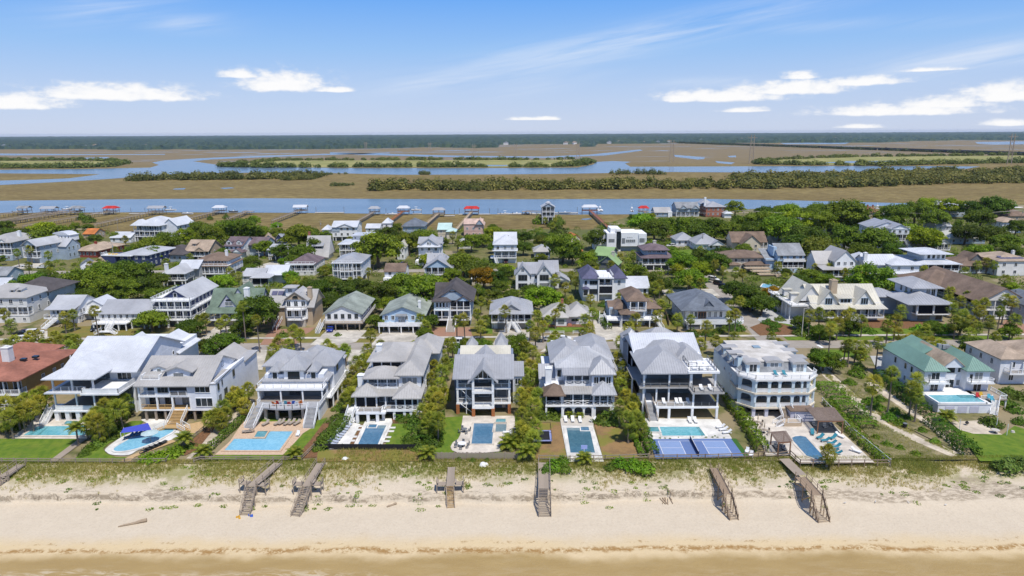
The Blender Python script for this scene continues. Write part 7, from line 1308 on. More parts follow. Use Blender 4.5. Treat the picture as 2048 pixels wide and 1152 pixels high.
# -- labels: each tree is told by its kind, its place and the nearest house
PLANTS=[]
STOPW=('with','in','behind','beside','on','at','between','above','under','cut','seen','peeping','standing','of','and','among','right','left','reached','deep','spread','half','by','near','to','wrapped','facing','beyond')
def short(l):
 w=l.split(); 
 k=next((i for i,q in enumerate(w) if i>2 and q in('with','cut','reached','seen','deep','spread','half','standing','peeping','wrapped','above','facing')),len(w)); 
 w=w[:min(k,10)]
 while w[-1] in STOPW or w[-1] in('the','a','an','its','two','joined','wide','one'): w.pop()
 return ' '.join(w)
HS=None
def register(o,kind,x,y,adj=''): PLANTS.append((o,kind,x,y,adj))
def finish_labels():
 hs=[(f[0]+(math.cos(f[4])*f[2]-math.sin(f[4])*f[3])/2,f[1]+(math.sin(f[4])*f[2]+math.cos(f[4])*f[3])/2,f[2],f[3],short(l)) for f,l in zip(FOOT,HL)]
 bk={}
 for o,kind,x,y,adj in PLANTS:
  d=[(max(abs(x-h[0])-h[2]/2,0)**2+max(abs(y-h[1])-h[3]/2,0)**2,i) for i,h in enumerate(hs)]; dd,i=min(d); h=hs[i]; dx,dy=(x-h[0])/max(h[2],4),(y-h[1])/max(h[3],4)
  side=('right of' if dx>0 else 'left of') if abs(dx)>abs(dy) else('behind' if dy>0 else 'in front of')
  bk.setdefault((kind,adj,side,h[4]),[]).append((dd,o))
 od='x second third fourth fifth sixth seventh eighth ninth tenth eleventh twelfth thirteenth fourteenth fifteenth sixteenth seventeenth eighteenth nineteenth twentieth'.split(); wd=['nearest']+[q+' nearest' for q in od[1:]]+[f'twenty-{q} nearest' for q in ['first']+od[1:10]]+['thirtieth nearest']+[f'thirty-{q} nearest' for q in ['first']+od[1:10]]
 for (kind,adj,side,hn),l in bk.items():
  l.sort(key=lambda q:q[0])
  for k,(dd,o) in enumerate(l):
   r=wd[k]; n=(adj+' ' if adj else '')+kind
   o['label']=' '.join((f'{n} {side} the {hn}' if len(l)==1 else f'{r} {n} {side} the {hn}').split()[:16])
HL=[o['label'] for o in bpy.data.objects if o.parent is None and o.get('category') in('house','garage')]
COLS=dict(o=((1,1,1),''),d=((.62,.68,.70),'dark'),y=((1.75,1.45,.75),'yellow-green'),g=((.95,.82,1.25),'grey-green'),b=((1.15,1.28,.9),'bright green'),r=((1.9,.8,.45),'reddish'))
def oak(x,y,rad,col='o',ht=None,kind='live oak'):
 h=ht or max(4.5,rad*1.25); t=thing('live_oak',None,'tree',(x,y,-.05),random.uniform(0,6.28),'broadleaf trees between the houses'); c,adj=COLS[col]
 tr=link('trunk',random.choice(OAKT),t,sc=(rad,rad,h)); cr=link('crown',random.choice(OAKC),t,sc=(rad*random.uniform(.92,1.08),rad*random.uniform(.92,1.08),h/1.08)); k=random.uniform(.82,1.18); cr.color=(c[0]*k*random.uniform(.9,1.12),c[1]*k,c[2]*k,1); register(t,kind,x,y,adj); return t
def palm(x,y,h,s=1.5,col=None,kind='palm',z=0):
 t=thing('palm_tree',None,'palm',(x,y,z-.05),random.uniform(0,6.28),'cabbage palms between the houses'); hh=max(1,round(h*2)/2); b_=random.choice((-.4,0,0,.3)) if hh>4 else 0
 link('trunk',cached(('pt',hh,b_),lambda:palm_trunk(hh,b_)),t); cr=link('crown',random.choice(PALMC),t,(b_,0,hh+.1),random.uniform(0,6),s*random.uniform(.9,1.12)); k=random.uniform(.78,1.2); c=col or(1,1,1); cr.color=(c[0]*k*random.uniform(.88,1.16),c[1]*k,c[2]*k,1)
 cr.rotation_euler=(random.uniform(-.08,.08),random.uniform(-.08,.08),random.uniform(0,6)); register(t,('tall ' if h>7 else 'low ' if h<2.6 else '')+kind,x,y); return t
def shrub(x,y,r,h=None,col=(1,1,1),z=0,kind='round shrub'):
 t=tag(link('shrub',random.choice(SHR),None,(x,y,z-.08),random.uniform(0,6),(r*random.uniform(.9,1.1),r*random.uniform(.9,1.1),h or r*1.1)),None,'shrub','shrubs in the gardens'); k=random.uniform(.8,1.2); t.color=(col[0]*k,col[1]*k,col[2]*k,1); register(t,kind,x,y); return t
OK=[]  # planted positions (x,y,r)
def O(lst):
 for px_,py_,d,c in lst:
  Y=G(px_,py_,5)[1]; r=max(1.8,d/2/pxm(Y,5)*1.12); h=max(4.6,r*1.32); x,y=G(px_,py_,h*.68); oak(x,y,r*1.05,c,h); OK.append((x,y,r))
def Pm(lst,h=4.2,s=1.2,**k):
 for q in lst:
  hh=q[2] if len(q)>2 else h*random.uniform(.85,1.15); x,y=G(q[0],q[1],hh+.1); 
  palm(x,y,hh,s,**k); OK.append((x,y,1.2))
O([(85,458,50,'y'),(50,470,50,'d'),(105,470,66,'o'),(132,482,56,'o'),(20,466,40,'d'),(158,490,40,'o'),(190,476,28,'g'),(234,471,26,'o'),(150,452,22,'o'),(176,452,20,'d'),(8,450,34,'d'),
(60,566,60,'b'),(92,553,46,'g'),(36,574,46,'b'),(128,572,64,'o'),(160,560,76,'o'),(200,546,76,'o'),(240,541,66,'d'),(276,546,66,'d'),(214,570,66,'o'),(252,578,56,'o'),(292,572,56,'d'),(314,556,46,'d'),(168,596,56,'d'),(128,604,50,'d'),(310,588,46,'o'),(232,592,46,'o'),(350,582,36,'o'),(98,598,40,'b'),
(296,488,58,'o'),(330,481,56,'o'),(300,505,46,'o'),(270,506,36,'d'),(370,471,40,'y'),(396,456,46,'o'),(420,470,56,'o'),(455,460,60,'o'),(490,457,60,'o'),(518,464,42,'o'),(508,440,28,'b'),(430,491,38,'d'),(444,503,32,'d'),(528,492,42,'o'),(505,522,38,'d'),(500,537,32,'o'),(442,562,56,'b'),(300,634,62,'o'),(380,652,52,'d'),(515,622,82,'d'),(484,650,50,'d'),(446,684,76,'d'),(410,690,40,'d'),
(595,464,62,'o'),(618,472,46,'o'),(634,488,52,'d'),(566,500,46,'d'),(600,502,56,'d'),(590,518,36,'d'),(560,470,30,'g'),(756,490,84,'o'),(730,506,46,'d'),(790,482,46,'o'),(818,482,52,'o'),(846,474,52,'o'),(793,455,28,'d'),(776,466,46,'d'),
(850,572,96,'o'),(800,562,66,'o'),(822,592,56,'d'),(764,582,56,'d'),(740,602,46,'d'),(640,574,56,'d'),(690,582,56,'d'),(620,570,46,'d'),(656,600,46,'d'),(700,604,46,'d'),(662,563,38,'g'),(776,606,42,'o'),(752,640,40,'o'),(860,640,36,'d'),(850,665,36,'d'),
(926,520,62,'o'),(956,538,56,'g'),(966,552,54,'r'),(902,546,36,'o'),(992,556,46,'d'),(1012,544,36,'d'),(942,482,44,'o'),(966,476,36,'o'),(984,462,34,'y'),(1050,472,34,'d'),(1046,492,38,'d'),(1084,478,34,'g'),(1126,490,66,'o'),(1146,506,46,'d'),(1192,476,46,'d'),(1204,502,36,'d'),(1176,518,46,'b'),(1088,592,72,'b'),(1058,604,42,'d'),(1112,604,46,'d'),(1022,588,36,'d'),(1000,572,36,'d'),(960,586,36,'d'),(1035,686,60,'d'),(965,690,40,'o'),(930,690,30,'o'),
(1264,548,66,'o'),(1300,560,52,'g'),(1322,566,46,'d'),(1382,552,62,'b'),(1402,538,52,'y'),(1362,520,56,'b'),(1342,506,36,'b'),(1432,520,56,'d'),(1444,506,46,'d'),(1402,512,46,'d'),(1306,490,32,'o'),(1230,560,30,'d'),
(1285,440,56,'b'),(1310,452,56,'d'),(1332,447,46,'o'),(1370,452,56,'o'),(1400,456,56,'d'),(1430,452,56,'d'),(1456,457,56,'o'),(1482,447,46,'o'),(1502,462,56,'d'),(1522,442,56,'o'),(1560,452,74,'b'),(1592,442,56,'y'),(1612,472,76,'d'),(1580,420,52,'b'),(1470,414,38,'o'),(1530,426,42,'d'),(1622,432,46,'o'),(1642,442,56,'o'),(1692,422,76,'o'),(1640,422,56,'o'),(1722,442,46,'d'),(1782,432,56,'o'),(1802,422,52,'o'),(1832,422,52,'o'),(1852,410,44,'y'),(1872,432,52,'o'),(1902,412,42,'y'),(1942,416,44,'d'),(1992,410,56,'d'),(1962,432,52,'o'),(2032,452,40,'d'),(1600,490,70,'d'),(1640,492,76,'g'),(1692,472,62,'o'),(1712,482,46,'d'),(1752,472,72,'o'),(1822,462,62,'b'),(1852,472,62,'y'),(1932,462,52,'d'),(1982,466,60,'d'),(2012,482,52,'o'),(1962,502,52,'b'),(2022,502,46,'d'),(1782,502,52,'d'),(1722,502,56,'d'),(1742,556,76,'b'),(1772,562,52,'b'),(1622,552,52,'o'),(1652,562,46,'o'),(1600,562,46,'d'),(1502,592,66,'d'),(1524,604,56,'d'),(1472,577,56,'d'),(1544,582,36,'r'),(1560,602,40,'d'),(1480,600,40,'g'),(1860,484,36,'b'),(1680,445,40,'g'),(1760,450,50,'d'),
(1884,702,64,'y'),(1950,690,56,'o'),(2002,700,46,'o'),(1648,716,56,'o'),(1668,722,46,'o'),(1634,712,34,'d'),(1870,650,40,'d'),(1600,640,36,'d'),(1700,652,40,'d'),(1640,660,36,'o'),(2020,660,40,'o'),(1920,650,46,'d')])
Pm([(20,650),(8,628),(76,670),(55,682),(30,682),(100,690),(120,684),(136,694),(152,682),(110,672),(88,690),(15,690),(60,672),(146,690,3)],4.6)
Pm([(190,622,9),(145,628,5.5),(128,636,5),(410,636,5),(398,640,4.5),(485,612,11),(514,640,9.5),(500,598,5),(555,686,4),(575,690,5),(600,668,5),(546,700,4),(586,662,5),(655,692,3.5),(690,700,4.4),(666,700,5),(741,668,7),(762,694,4),(740,722,4.5),(712,724,4),(830,692,3),(450,640,4),(440,648,4),(432,612,4)])
Pm([(225,770),(245,780),(214,792),(236,798),(256,768),(205,812),(226,818),(192,828),(251,802),(206,836),(185,838),(196,848),(172,850,3),(240,815),(262,752),(268,770),(215,850,3),(198,862,2.5)],4.4)
Pm([(32,812),(50,800),(70,790),(86,784),(44,826),(20,838),(10,812),(76,806),(60,818),(8,840,3),(92,800,3)],5)
Pm([(446,815),(460,800),(480,796),(496,780),(434,832),(451,828),(470,786),(420,838),(440,842,2.5),(488,812,2.5)],3.2,1.15)
Pm([(706,746),(720,738),(695,777),(702,792),(726,720),(716,760),(690,800),(712,775,3),(735,700,4)],4)
Pm([(896,692),(882,712),(870,732),(886,747),(862,757),(880,772),(866,788),(876,802),(861,822),(875,838),(852,852,3),(905,684),(892,728),(872,850,3),(858,800),(888,790,3),(862,840),(846,826,2.5)],4.6)
Pm([(1060,652),(1071,668),(1051,692),(1066,702),(1046,718),(1061,732),(1051,748),(1066,758),(1046,772),(1061,788),(1051,802),(1066,812),(1046,828),(1060,842),(1076,792),(1072,740),(1042,792),(1070,855,3),(1040,860,3),(1082,720,4),(1050,870,2.5),(1066,880,2.5)],4.6)
Pm([(1241,684),(1251,702),(1236,718),(1246,737),(1256,757),(1241,772),(1252,792),(1240,812),(1262,822),(1272,838),(1258,840),(1236,757,3.5),(1266,802,3),(1280,855,2.4),(1262,860,2.4)],4.4)
Pm([(1340,698,4),(1432,682,4),(1446,692,4),(1402,690,5),(1466,676,5.5),(1544,674,6),(1556,690,4),(1500,700,3),(1412,652,7),(1382,638,4),(1480,602,7),(1458,612,5),(1472,628,7),(1460,632,6),(1402,566,8),(1430,528,8),(1446,542,6)])
Pm([(1662,658,8.5),(1757,686,8),(1797,668,6.5),(1748,768,9),(1785,747,9.5),(1825,776,7),(1836,792,6),(1832,762,5),(1656,906,2.6),(1730,694,3.5),(1700,690,6),(1712,692,5),(1690,694,5),(1722,708,3)],s=1.25)
Pm([(1240,596,4),(1300,612,5),(1320,612,5),(1312,632,6),(1290,598,4),(1215,620,2),(1232,625,3),(1272,640,4),(1258,655,3),(1355,640,4),(1620,632,6),(1640,627,6),(1660,636,6),(1690,632,6),(1702,627,6),(1725,642,5),(1662,656,5),(1676,648,5),(1816,592,6),(1792,642,6),(1802,622,7),(1776,652,6),(1830,600,6),(1920,602,6),(1936,592,6),(1951,612,6),(1906,617,6),(1926,632,6),(1941,642,6),(1961,622,6),(1981,642,6),(1971,607,6),(1991,592,7),(2011,598,8),(2026,602,8),(2001,622,6),(1901,584,6),(1896,602,5),(1912,645,5),(1955,655,4),(1800,692,3.5),(1816,682,4),(1831,677,4),(1781,697,3.5),(1861,687,4),(1881,692,4),(2030,640,6),(1850,662,3),(2035,690,4),(1990,676,4),(1940,668,3)],s=1.32)
Pm([(736,542),(746,522),(720,562),(830,556),(700,562),(576,556),(590,572),(560,577),(611,562),(540,590),(961,602),(941,592),(981,612),(976,587),(1001,602),(1141,602),(1161,612),(1181,597),(1121,612),(1171,572),(1161,552),(1151,562),(1191,542),(1142,550),(1012,622,7),(970,642,4),(961,652,4),(986,632,4),(1111,627,5),(1121,617,5),(1186,627,6),(1166,667,4),(1086,652,5),(1076,632,4.5),(1106,682,4.5),(1131,687,5),(1111,672,4),(1180,655,4),(913,642,6),(929,640,6.5),(956,577,6),(841,637,4),(851,652,4),(956,628,6),(862,576,5),(1104,692,4.5),(1096,640,4),(1170,640,4)],4.6)
Pm([(1470,545,5),(1556,532,4),(1640,520,5),(1660,536,5),(1630,535,5),(1400,500,5),(1486,546,5),(1600,545,5),(1570,556,5),(1720,540,5),(1726,552,5),(1848,540,3),(1870,560,4),(1830,528,4),(1740,480,5),(1770,500,6),(1955,530,4),(1975,525,5),(1930,545,4),(1990,530,5),(2010,560,8),(1880,520,4),(1860,530,4),(1700,520,5),(1690,545,5),(230,500,4),(250,478,4),(100,530,5),(56,532,5),(150,535,4),(100,545,4),(180,530,5),(200,526,5),(96,510,6),(60,498,7),(34,505,7),(330,525,5),(380,515,5),(460,545,7),(476,552,7),(650,540,5),(1110,560,4),(1240,516,5),(1256,524,5),(1266,512,5),(1222,530,4),(1376,560,6),(1320,570,5),(1310,575,5),(700,480,4),(690,462,4),(1340,590,4),(1130,575,5),(1030,610,4),(905,470,5),(915,486,5),(925,505,5),(1110,440,5),(1090,440,4),(1105,452,4)],5,1.35)
# the straggly date palms with long arching leaves nearest the beach, each leaf a part
def feather(L=2.6,n=11):
 V=[];Fc=[];T=[]
 for i in range(n):
  t0,t1=i/n,(i+1)/n; p=lambda t:np.array([L*t*(1-.12*t),0,.75*L*t-1.15*L*t*t*.72])
  a,b_=p(t0),p(t1); k=len(V); V+= [a-np.array([0,.03,0]),a+np.array([0,.03,0]),b_+np.array([0,.02,0]),b_-np.array([0,.02,0])]; Fc.append((k,k+1,k+2,k+3)); T.append(.5)
  if i:
   for s in(-1,1):
    w=.62*math.sin(math.pi*min(.96,t0*.85+.12)); k=len(V); V+= [a,b_,b_+np.array([.18,s*w,-.16]),a+np.array([.22,s*w,-.20])]; Fc.append((k,k+1,k+2,k+3)); T.append(min(1,max(0,RNG.uniform(.1,.75))))
 return fm('frond',V,Fc,T,PALML)
FEA=[feather(2.6),feather(2.3)]
def datepalm(p,label,h=1.2,s=1.0,n=22,grp='arching garden palms'):
 x,y=G(p[0],p[1],h); t=thing('date_palm',label,'palm',(x,y,0),0,grp); hh=max(.5,h); link('trunk',cached(('dt',hh),lambda:palm_trunk(hh)),t)
 for i in range(n): f=link('frond',FEA[i%2],t,(0,0,hh),i*2.399,s); el=-.95+1.25*(i/n); f.rotation_euler=(0,el,i*2.399)
 OK.append((x,y,1.5))
for p,l,h in(((890,942),'x',0),):
 pass
datepalm((406,905),'spiky palm on the corner of the sand path and orange pool yard',.8,.9); datepalm((590,908),'spiky palm at the beach corner right of the orange pool',.8,.85); datepalm((368,878),'ragged palm on the bark bed right of the kidney pool',2.0,.9); datepalm((1893,835),'bright arching palm left of the sand patio under the terrace',1.2,1.0); datepalm((1052,905),'shaggy palm beside the plank fence at the beach edge',1.4,1.0); datepalm((855,908),'shaggy low palm at the beach corner of the lap pool fence',1.0,.9); datepalm((1168,918),'small palm at the beach end of the teal pool',.8,.8); datepalm((1020,888),'broad round palm bush at the right beach corner of the cream pool deck',.8,1.15,26); datepalm((152,858),'slim palm on the lawn edge by the turquoise pool and wooden walk',3.6,.9,18); datepalm((1140,830),'potted palm at left of the arch terrace',.7,.55,18); datepalm((1160,832),'potted palm between loungers on the arch terrace',.6,.5,18); datepalm((140,680),'grey-green fan palm beside the white sprawling roof',4.2,1.1,24); datepalm((1000,560),'pale ragged palm before the narrow white house',3,1,20); datepalm((862,580),'silver-green palm above the dark brown roof',4,1.2,24)
# shrubs near the beach row
def Sh(lst):
 for a,b,d,*c in lst:
  r=d/2/pxm(G(a,b)[1]); x,y=G(a,b,r*.5); shrub(x,y,r,None,*(c or[(1,1,1)])); OK.append((x,y,r))
Sh([(1095,820,44),(1085,828,30),(1110,832,24),(1218,832,50,(.9,1,1)),(1204,838,34),(1228,840,34),(690,745,30,(.7,.8,.8)),(676,835,34),(668,855,36,(.9,.95,1.1)),(655,870,40,(.9,.95,1.1)),(640,888,36),(680,812,30),(700,825,26),(830,845,40,(.8,.9,.8)),(828,868,44,(.8,.9,.8)),(836,888,36),(818,880,30),(815,835,26),(800,838,20),(862,880,44,(.6,.75,.6)),(870,862,36,(.6,.75,.6)),(850,888,30,(.7,.8,.6)),(1055,885,36,(1.2,1.2,.9)),(1066,862,30,(1.1,1.2,.9)),(60,828,36,(.8,1,.6)),(72,820,26),(20,850,30,(.8,.8,.9)),(40,852,24),(225,868,30,(.8,.8,.7)),(212,876,24),(195,886,26),(180,893,28,(1.1,1.1,.7)),(168,905,24),(335,905,40,(1.3,1.4,.6)),(318,910,36,(1.3,1.4,.6)),(300,913,36,(1.2,1.35,.6)),(352,898,36,(1.2,1.3,.7)),(285,915,26,(1.2,1.3,.6)),(380,890,24),(1985,842,40,(.55,.65,.55)),(1974,838,26,(.55,.65,.55)),(2015,925,44,(1.0,1.0,1.5)),(2040,922,40,(1,1,1.5)),(1995,926,26,(1,1,1.4)),(945,918,14),(918,916,14),(974,918,12),(1125,918,30,(1.2,1.3,.8)),(1108,926,34,(1.1,1.3,.7)),(1092,938,30,(.8,1,.9)),(1130,935,26),(1240,922,34,(1.1,1.4,.6)),(1268,926,40,(1.1,1.4,.6)),(1290,930,40,(1.1,1.4,.7)),(1220,930,24),(1715,742,36,(1.1,1.2,.7)),(1718,730,26),(1700,762,26,(1,1.2,.6)),(1738,800,26,(1,1.25,.6)),(1745,802,26,(1,1.25,.6)),(1758,812,26,(1,1.2,.7)),(1780,832,30,(.9,1.15,.6)),(1800,842,26,(1,1.2,.6)),(1385,664,28,(.6,.8,.6)),(1414,664,26,(.6,.75,.6)),(1448,656,22),(1462,652,30,(.6,.8,.6)),(1476,652,32,(.6,.8,.6)),(1436,660,22),(1536,642,24,(.6,.9,.6)),(1552,648,22,(.7,.9,.6)),(1546,656,24,(.7,.9,.6)),(1560,636,20),(1612,655,40,(.7,1,.7)),(1600,662,30),(1640,668,26,(.9,1.1,.7)),(1655,672,24),(1625,672,24),(138,648,26,(1.4,.9,.6)),(278,668,26,(1.1,1.1,.8)),(585,655,20),(595,665,22),(565,668,24),(675,668,14,(1.2,1.3,.6)),(910,700,20),(1000,694,30),(1740,660,26,(.7,1,.6)),(1690,655,24,(.7,.9,.6)),(1860,672,20),(1880,660,26,(1,1.7,.5)),(1838,655,26,(1,1.8,.5)),(1852,658,22,(.8,1.3,.5)),(1893,655,28,(1,1.8,.5)),(1480,830,20),(1490,845,22),(1430,872,8),(1404,873,8),(1386,874,8),(1340,877,9),(1320,876,9),(1300,876,9),(1372,874,7),(1448,876,8),(1330,876.5,8),(1412,874.5,9),(1425,874.5,9),(1357,875,7),(1435,874.6,8),(1752,872,20,(1.2,1.2,.6)),(1775,886,22,(1,1.1,.6)),(1800,893,20,(1.1,1.2,.6)),(1832,905,22,(1.1,1.2,.6)),(1790,820,26,(.9,1.1,.6)),(1760,795,26,(.9,1.1,.6)),(1742,778,22,(.9,1.1,.6)),(1815,832,22,(.9,1.1,.6)),(1845,858,22,(1,1.2,.6)),(1870,880,20,(1,1.2,.6)),(2010,800,30,(.8,.9,.6)),(2030,815,34,(.8,.9,.6)),(2040,840,30,(.8,.9,.6)),(2020,780,30),(2045,790,34)])
def hedge(label,pts,wd,h,col=(1,1,1),z=0,dens=26,m=None,name='hedge',sz=.2):
 P=[Vector(G(*p)) for p in pts]; C=[];Nm=[];S=[];T=[]; o=P[0]
 for a,b in zip(P[:-1],P[1:]):
  L=(b-a).length; n=int(L*(wd+2*h)*dens); d=(b-a).normalized(); q=Vector((-d.y,d.x))
  for i in range(n):
   t=random.random()*L; s=random.random()*(wd+2*h); lump=1+.22*noise.noise((a.x+d.x*t*1.0,a.y+d.y*t,3.3))*2
   if s<h: off,zz,nn=-wd/2,s,(-q.x,-q.y,.2)
   elif s<h+wd: off,zz,nn=s-h-wd/2,h*(1-.25*(abs(s-h-wd/2)/(wd/2))**3),(0,0,1)
   else: off,zz,nn=wd/2,s-h-wd,(q.x,q.y,.2)
   p=a+d*t+q*off*lump*random.uniform(.85,1.05); C.append((p.x-o.x,p.y-o.y,zz*lump*random.uniform(.9,1.02))); Nm.append((nn[0]+random.gauss(0,.4),nn[1]+random.gauss(0,.4),nn[2]+random.gauss(0,.4))); S.append(random.uniform(sz*.7,sz*1.2)); T.append(min(1,max(0,.45+.5*noise.noise((p.x*.8,p.y*.8,zz))+random.gauss(0,.18))))
 ob=tag(link(name,cards(name,C,Nm,S,T,m or HEDGEL),None,(o.x,o.y,z)),label,'hedge','hedges between the beachfront lots'); ob.color=(*col,1); return ob
hedge('clipped green hedge left of the orange pool yard beside the sand path',[(415,905),(470,856),(490,838)],1.2,1.3); hedge('bushy hedge along the right side of the lap pool lounger terrace',[(642,898),(695,842)],2.6,1.7,(.9,1,1)); hedge('dense dark hedge between the lap pool lawn and striped lawn',[(843,893),(870,850),(880,832)],2.6,2.0,(.7,.85,.8)); hedge('trimmed hedge left of the blue court',[(1307,914),(1286,868),(1276,838)],2.2,1.6,(1,1.1,.7)); hedge('light green hedge strip left of the blue court fence',[(1284,915),(1262,862)],1.0,1.0,(1.3,1.4,.8)); hedge('tall tropical hedge between the blue court and cream deck',[(1525,908),(1505,872),(1480,836),(1455,800),(1446,780)],2.4,2.0,(1.3,1.3,.75)); hedge('hedge inside the right fence of the cream deck',[(1770,926),(1728,890),(1690,850),(1655,806)],2.2,1.2,(1.25,1.3,.8)); hedge('thick green hedge outside the right fence of the arcaded villa',[(1738,862),(1712,837),(1680,806),(1648,772)],5,1.8,(1.35,1.45,.85),dens=18); hedge('dark clipped hedge beside the sandy path along the right lawn',[(1945,914),(1905,882),(1862,846)],3.4,2.0,(.75,.9,.65)); hedge('dark hedge along the left wall of the green-roofed house',[(1852,832),(1800,790),(1756,752)],3.0,2.0,(.6,.8,.6)); hedge('low hedge at the head of the blue court',[(1320,876.5),(1380,875.5)],.6,.5,(.6,.9,.6)) if False else None
hedge('long clipped hedge before the modern grey house at the street',[(1835,662),(1900,664)],2.2,1.6,(.8,1,.7)); hedge('curved clipped hedge under the fan-shaped stair of the cream house',[(1694,655),(1712,661),(1732,655)],1.6,1.2,(.9,1.1,.7)); hedge('hedge along the lawn of the raised pool house',[(1560,622),(1590,618)],2.5,2.0,(.7,.9,.7)); hedge('hedge strip behind the house with three arches at the street',[(1092,706),(1165,704)],1.2,1.4,(1,1.1,.7)); hedge('hedge along the street before the gable-bay house',[(900,700),(960,694)],2.0,1.8,(.9,1.1,.7)); hedge('green hedge by the street right of the twin-stair house',[(676,706),(702,704)],2.0,1.6,(1.1,1.2,.7)); hedge('hedge behind the hooped path beside the ranch',[(1190,630),(1218,660)],2.0,1.6,(1,1.1,.8)); hedge('dark planting below the tiered house',[(790,842),(838,840)],1.2,1.2,(.8,1,.7))
hedge('dark shrub belt left of the turquoise pool',[(2,868),(40,842),(62,828)],2.2,1.0,(.85,.8,.9)); hedge('leafy belt between the first two pools',[(206,880),(232,850),(262,820),(276,790)],3,1.8,(.8,.8,.7))
# ------------------------------------------------------------------ fill the gaps between the houses
BLOCK=[(p.x,p.y) for p in ()]
POLYS=[[(v.co.x+o.location.x,v.co.y+o.location.y) for v in o.data.vertices] for o in bpy.data.objects if o.type=='MESH' and o.name.split('.')[0] in('driveway','lawn','parking_apron','clearing','pool_deck','patio','terrace','straw_yard','court_surround','lounger_terrace','field_ground','turf_strip','garden_path')]
def inpoly(x,y,P):
 c=False; n=len(P)
 for i in range(n):
  a,b=P[i],P[(i+1)%n]
  if (a[1]>y)!=(b[1]>y) and x<(b[0]-a[0])*(y-a[1])/(b[1]-a[1])+a[0]: c=not c
 return c
SIDE=curve(side,4,False)
def free(x,y,r,mt=.6):
 if 185<y<201+r*.4 or 298-r*.3<y<307+r*.3: return False
 for f in FOOT:
  dx,dy=x-f[0],y-f[1]; c,s=math.cos(f[4]),math.sin(f[4]); u,v=c*dx+s*dy,-s*dx+c*dy
  if -r*.8-mt<u<f[2]+r*.8+mt and -r-4.0<v<f[3]+r*.6: return False
 for p in SIDE:
  if (p[0]-x)**2+(p[1]-y)**2<(4+r)**2: return False
 for P in POLYS:
  if inpoly(x,y,P): return False
 return all((x-a)**2+(y-b)**2>((r+c)*mt)**2 for a,b,c in OK)
isl=[G(a,b) for a,b in edge]
def back(x): # the marsh edge
 for (a,b),(c,d) in zip(isl[:-1],isl[1:]):
  if a<=x<=c: return b+(d-b)*(x-a)/(c-a)
 return isl[0][1]
def infra(x,y): # roughly inside the picture
 return abs(x)<y*.80
for _ in range(5000):
 if sum(1 for p in PLANTS if 'oak' in p[1])>=285: break
 y=random.uniform(222,520); x=random.uniform(-.8*y,.8*y); r=random.uniform(2.6,5.2)
 if y>back(x)-4 or not free(x,y,r,.72): continue
 oak(x,y,r,random.choice('oooddbyg')); OK.append((x,y,r))
for _ in range(9000):
 if sum(1 for p in PLANTS if 'palm' in p[1])>=300: break
 y=random.uniform(206,470); x=random.uniform(-.8*y,.8*y)
 if y>back(x)-3 or not free(x,y,1.3,.8): continue
 palm(x,y,random.uniform(3.2,6.5),1.35); OK.append((x,y,1.2))
for _ in range(9000):
 if sum(1 for p in PLANTS if 'shrub' in p[1])>=300: break
 y=random.uniform(203,470) if random.random()<.85 else random.uniform(126,185); x=random.uniform(-.8*y,.8*y); r=random.uniform(.9,2.3)
 if y>back(x)-1 or not free(x,y,r,.75) or (y<186 and 62<x<98): continue
 shrub(x,y,r,None,random.choice(((1,1,1),(.8,.9,.75),(1.2,1.2,.8)))); OK.append((x,y,r))
finish_labels()
# the dense low thicket under and between the trees
def blobs(name,label,spots,per,m,sz,col):
 C=[];Nm=[];S=[];T=[]
 for x,y,r,h in spots:
  d=sph(per); d[:,2]=np.abs(d[:,2]); q=RNG.uniform(.7,1.05,per)[:,None]; C.append(np.array([x,y,-.1])+d*q*np.array([r,r,h])); Nm.append(d+np.array([0,0,.4])+RNG.normal(size=(per,3))*.4); S.append(RNG.uniform(.7,1.2,per)*sz); T.append(np.clip(RNG.uniform(.1,.8)+RNG.normal(0,.16,per),0,1))
 o=link(name,cards(name,np.concatenate(C),np.concatenate(Nm),np.concatenate(S),np.concatenate(T),m)); o['kind']='stuff'; o['label']=label; o.color=(*col,1)
sp=[]
for _ in range(16000):
 if len(sp)>=1500: break
 y=228+242*random.random()**.8; x=random.uniform(-.8*y,.8*y); r=random.uniform(1.2,3.4)
 if y>back(x)-1 or not free(x,y,r*.8,.45) or noise.noise((x*.03,y*.03,7.7))<-.32: continue
 sp.append((x,y,r,r*random.uniform(.6,1.25)))
blobs('undergrowth','dense low thicket filling the gaps between gardens',sp,90,LEAF,.36,(.95,.95,.9))
# ------------------------------------------------------------------ dune grass, too many blades to count
def tufts(name,pts,lo,hi,col,nb=7,lean=.45,wd=.03):
 V=[];Fc=[];T=[]
 for x,y,z,t in pts:
  for i in range(nb):
   a=random.uniform(0,6.28); h=random.uniform(lo,hi); l=random.uniform(.1,lean)*h; ca,sa=math.cos(a),math.sin(a); k=len(V); ox,oy=random.uniform(-.22,.22),random.uniform(-.22,.22)
   V+= [(x+ox-sa*wd,y+oy+ca*wd,z-.03),(x+ox+sa*wd,y+oy-ca*wd,z-.03),(x+ox+ca*l,y+oy+sa*l,z+h)]; Fc.append((k,k+1,k+2)); T.append(min(1,max(0,t+random.gauss(0,.18))))
 o=link(name,fm(name,V,Fc,T,GRASSL)); o['kind']='stuff'; o['label']=col; return o
pts=[]
for _ in range(90000):
 if len(pts)>21000: break
 x=random.uniform(-100,100); y=random.uniform(109.5,119.8 if not -34<x<-16 else 123.8); n=noise.noise((x*.09,y*.12,2.2)); n2=noise.noise((x*.4,y*.4,6.0))
 d=max(0,(y-109.5)/8.4)**2.4*1.9+n*.55+n2*.3-.1
 if -25<x<-8: d+=.05
 gap=1.6*math.exp(-((x+62.5-(y-109)*.15)/2.4)**2)+1.6*math.exp(-((x-83.5+(y-112)*.1)/3)**2)
 if random.random()<d-gap: pts.append((x,y,beach_z(x,y) if y<118.7 else 0,.42+.6*n))
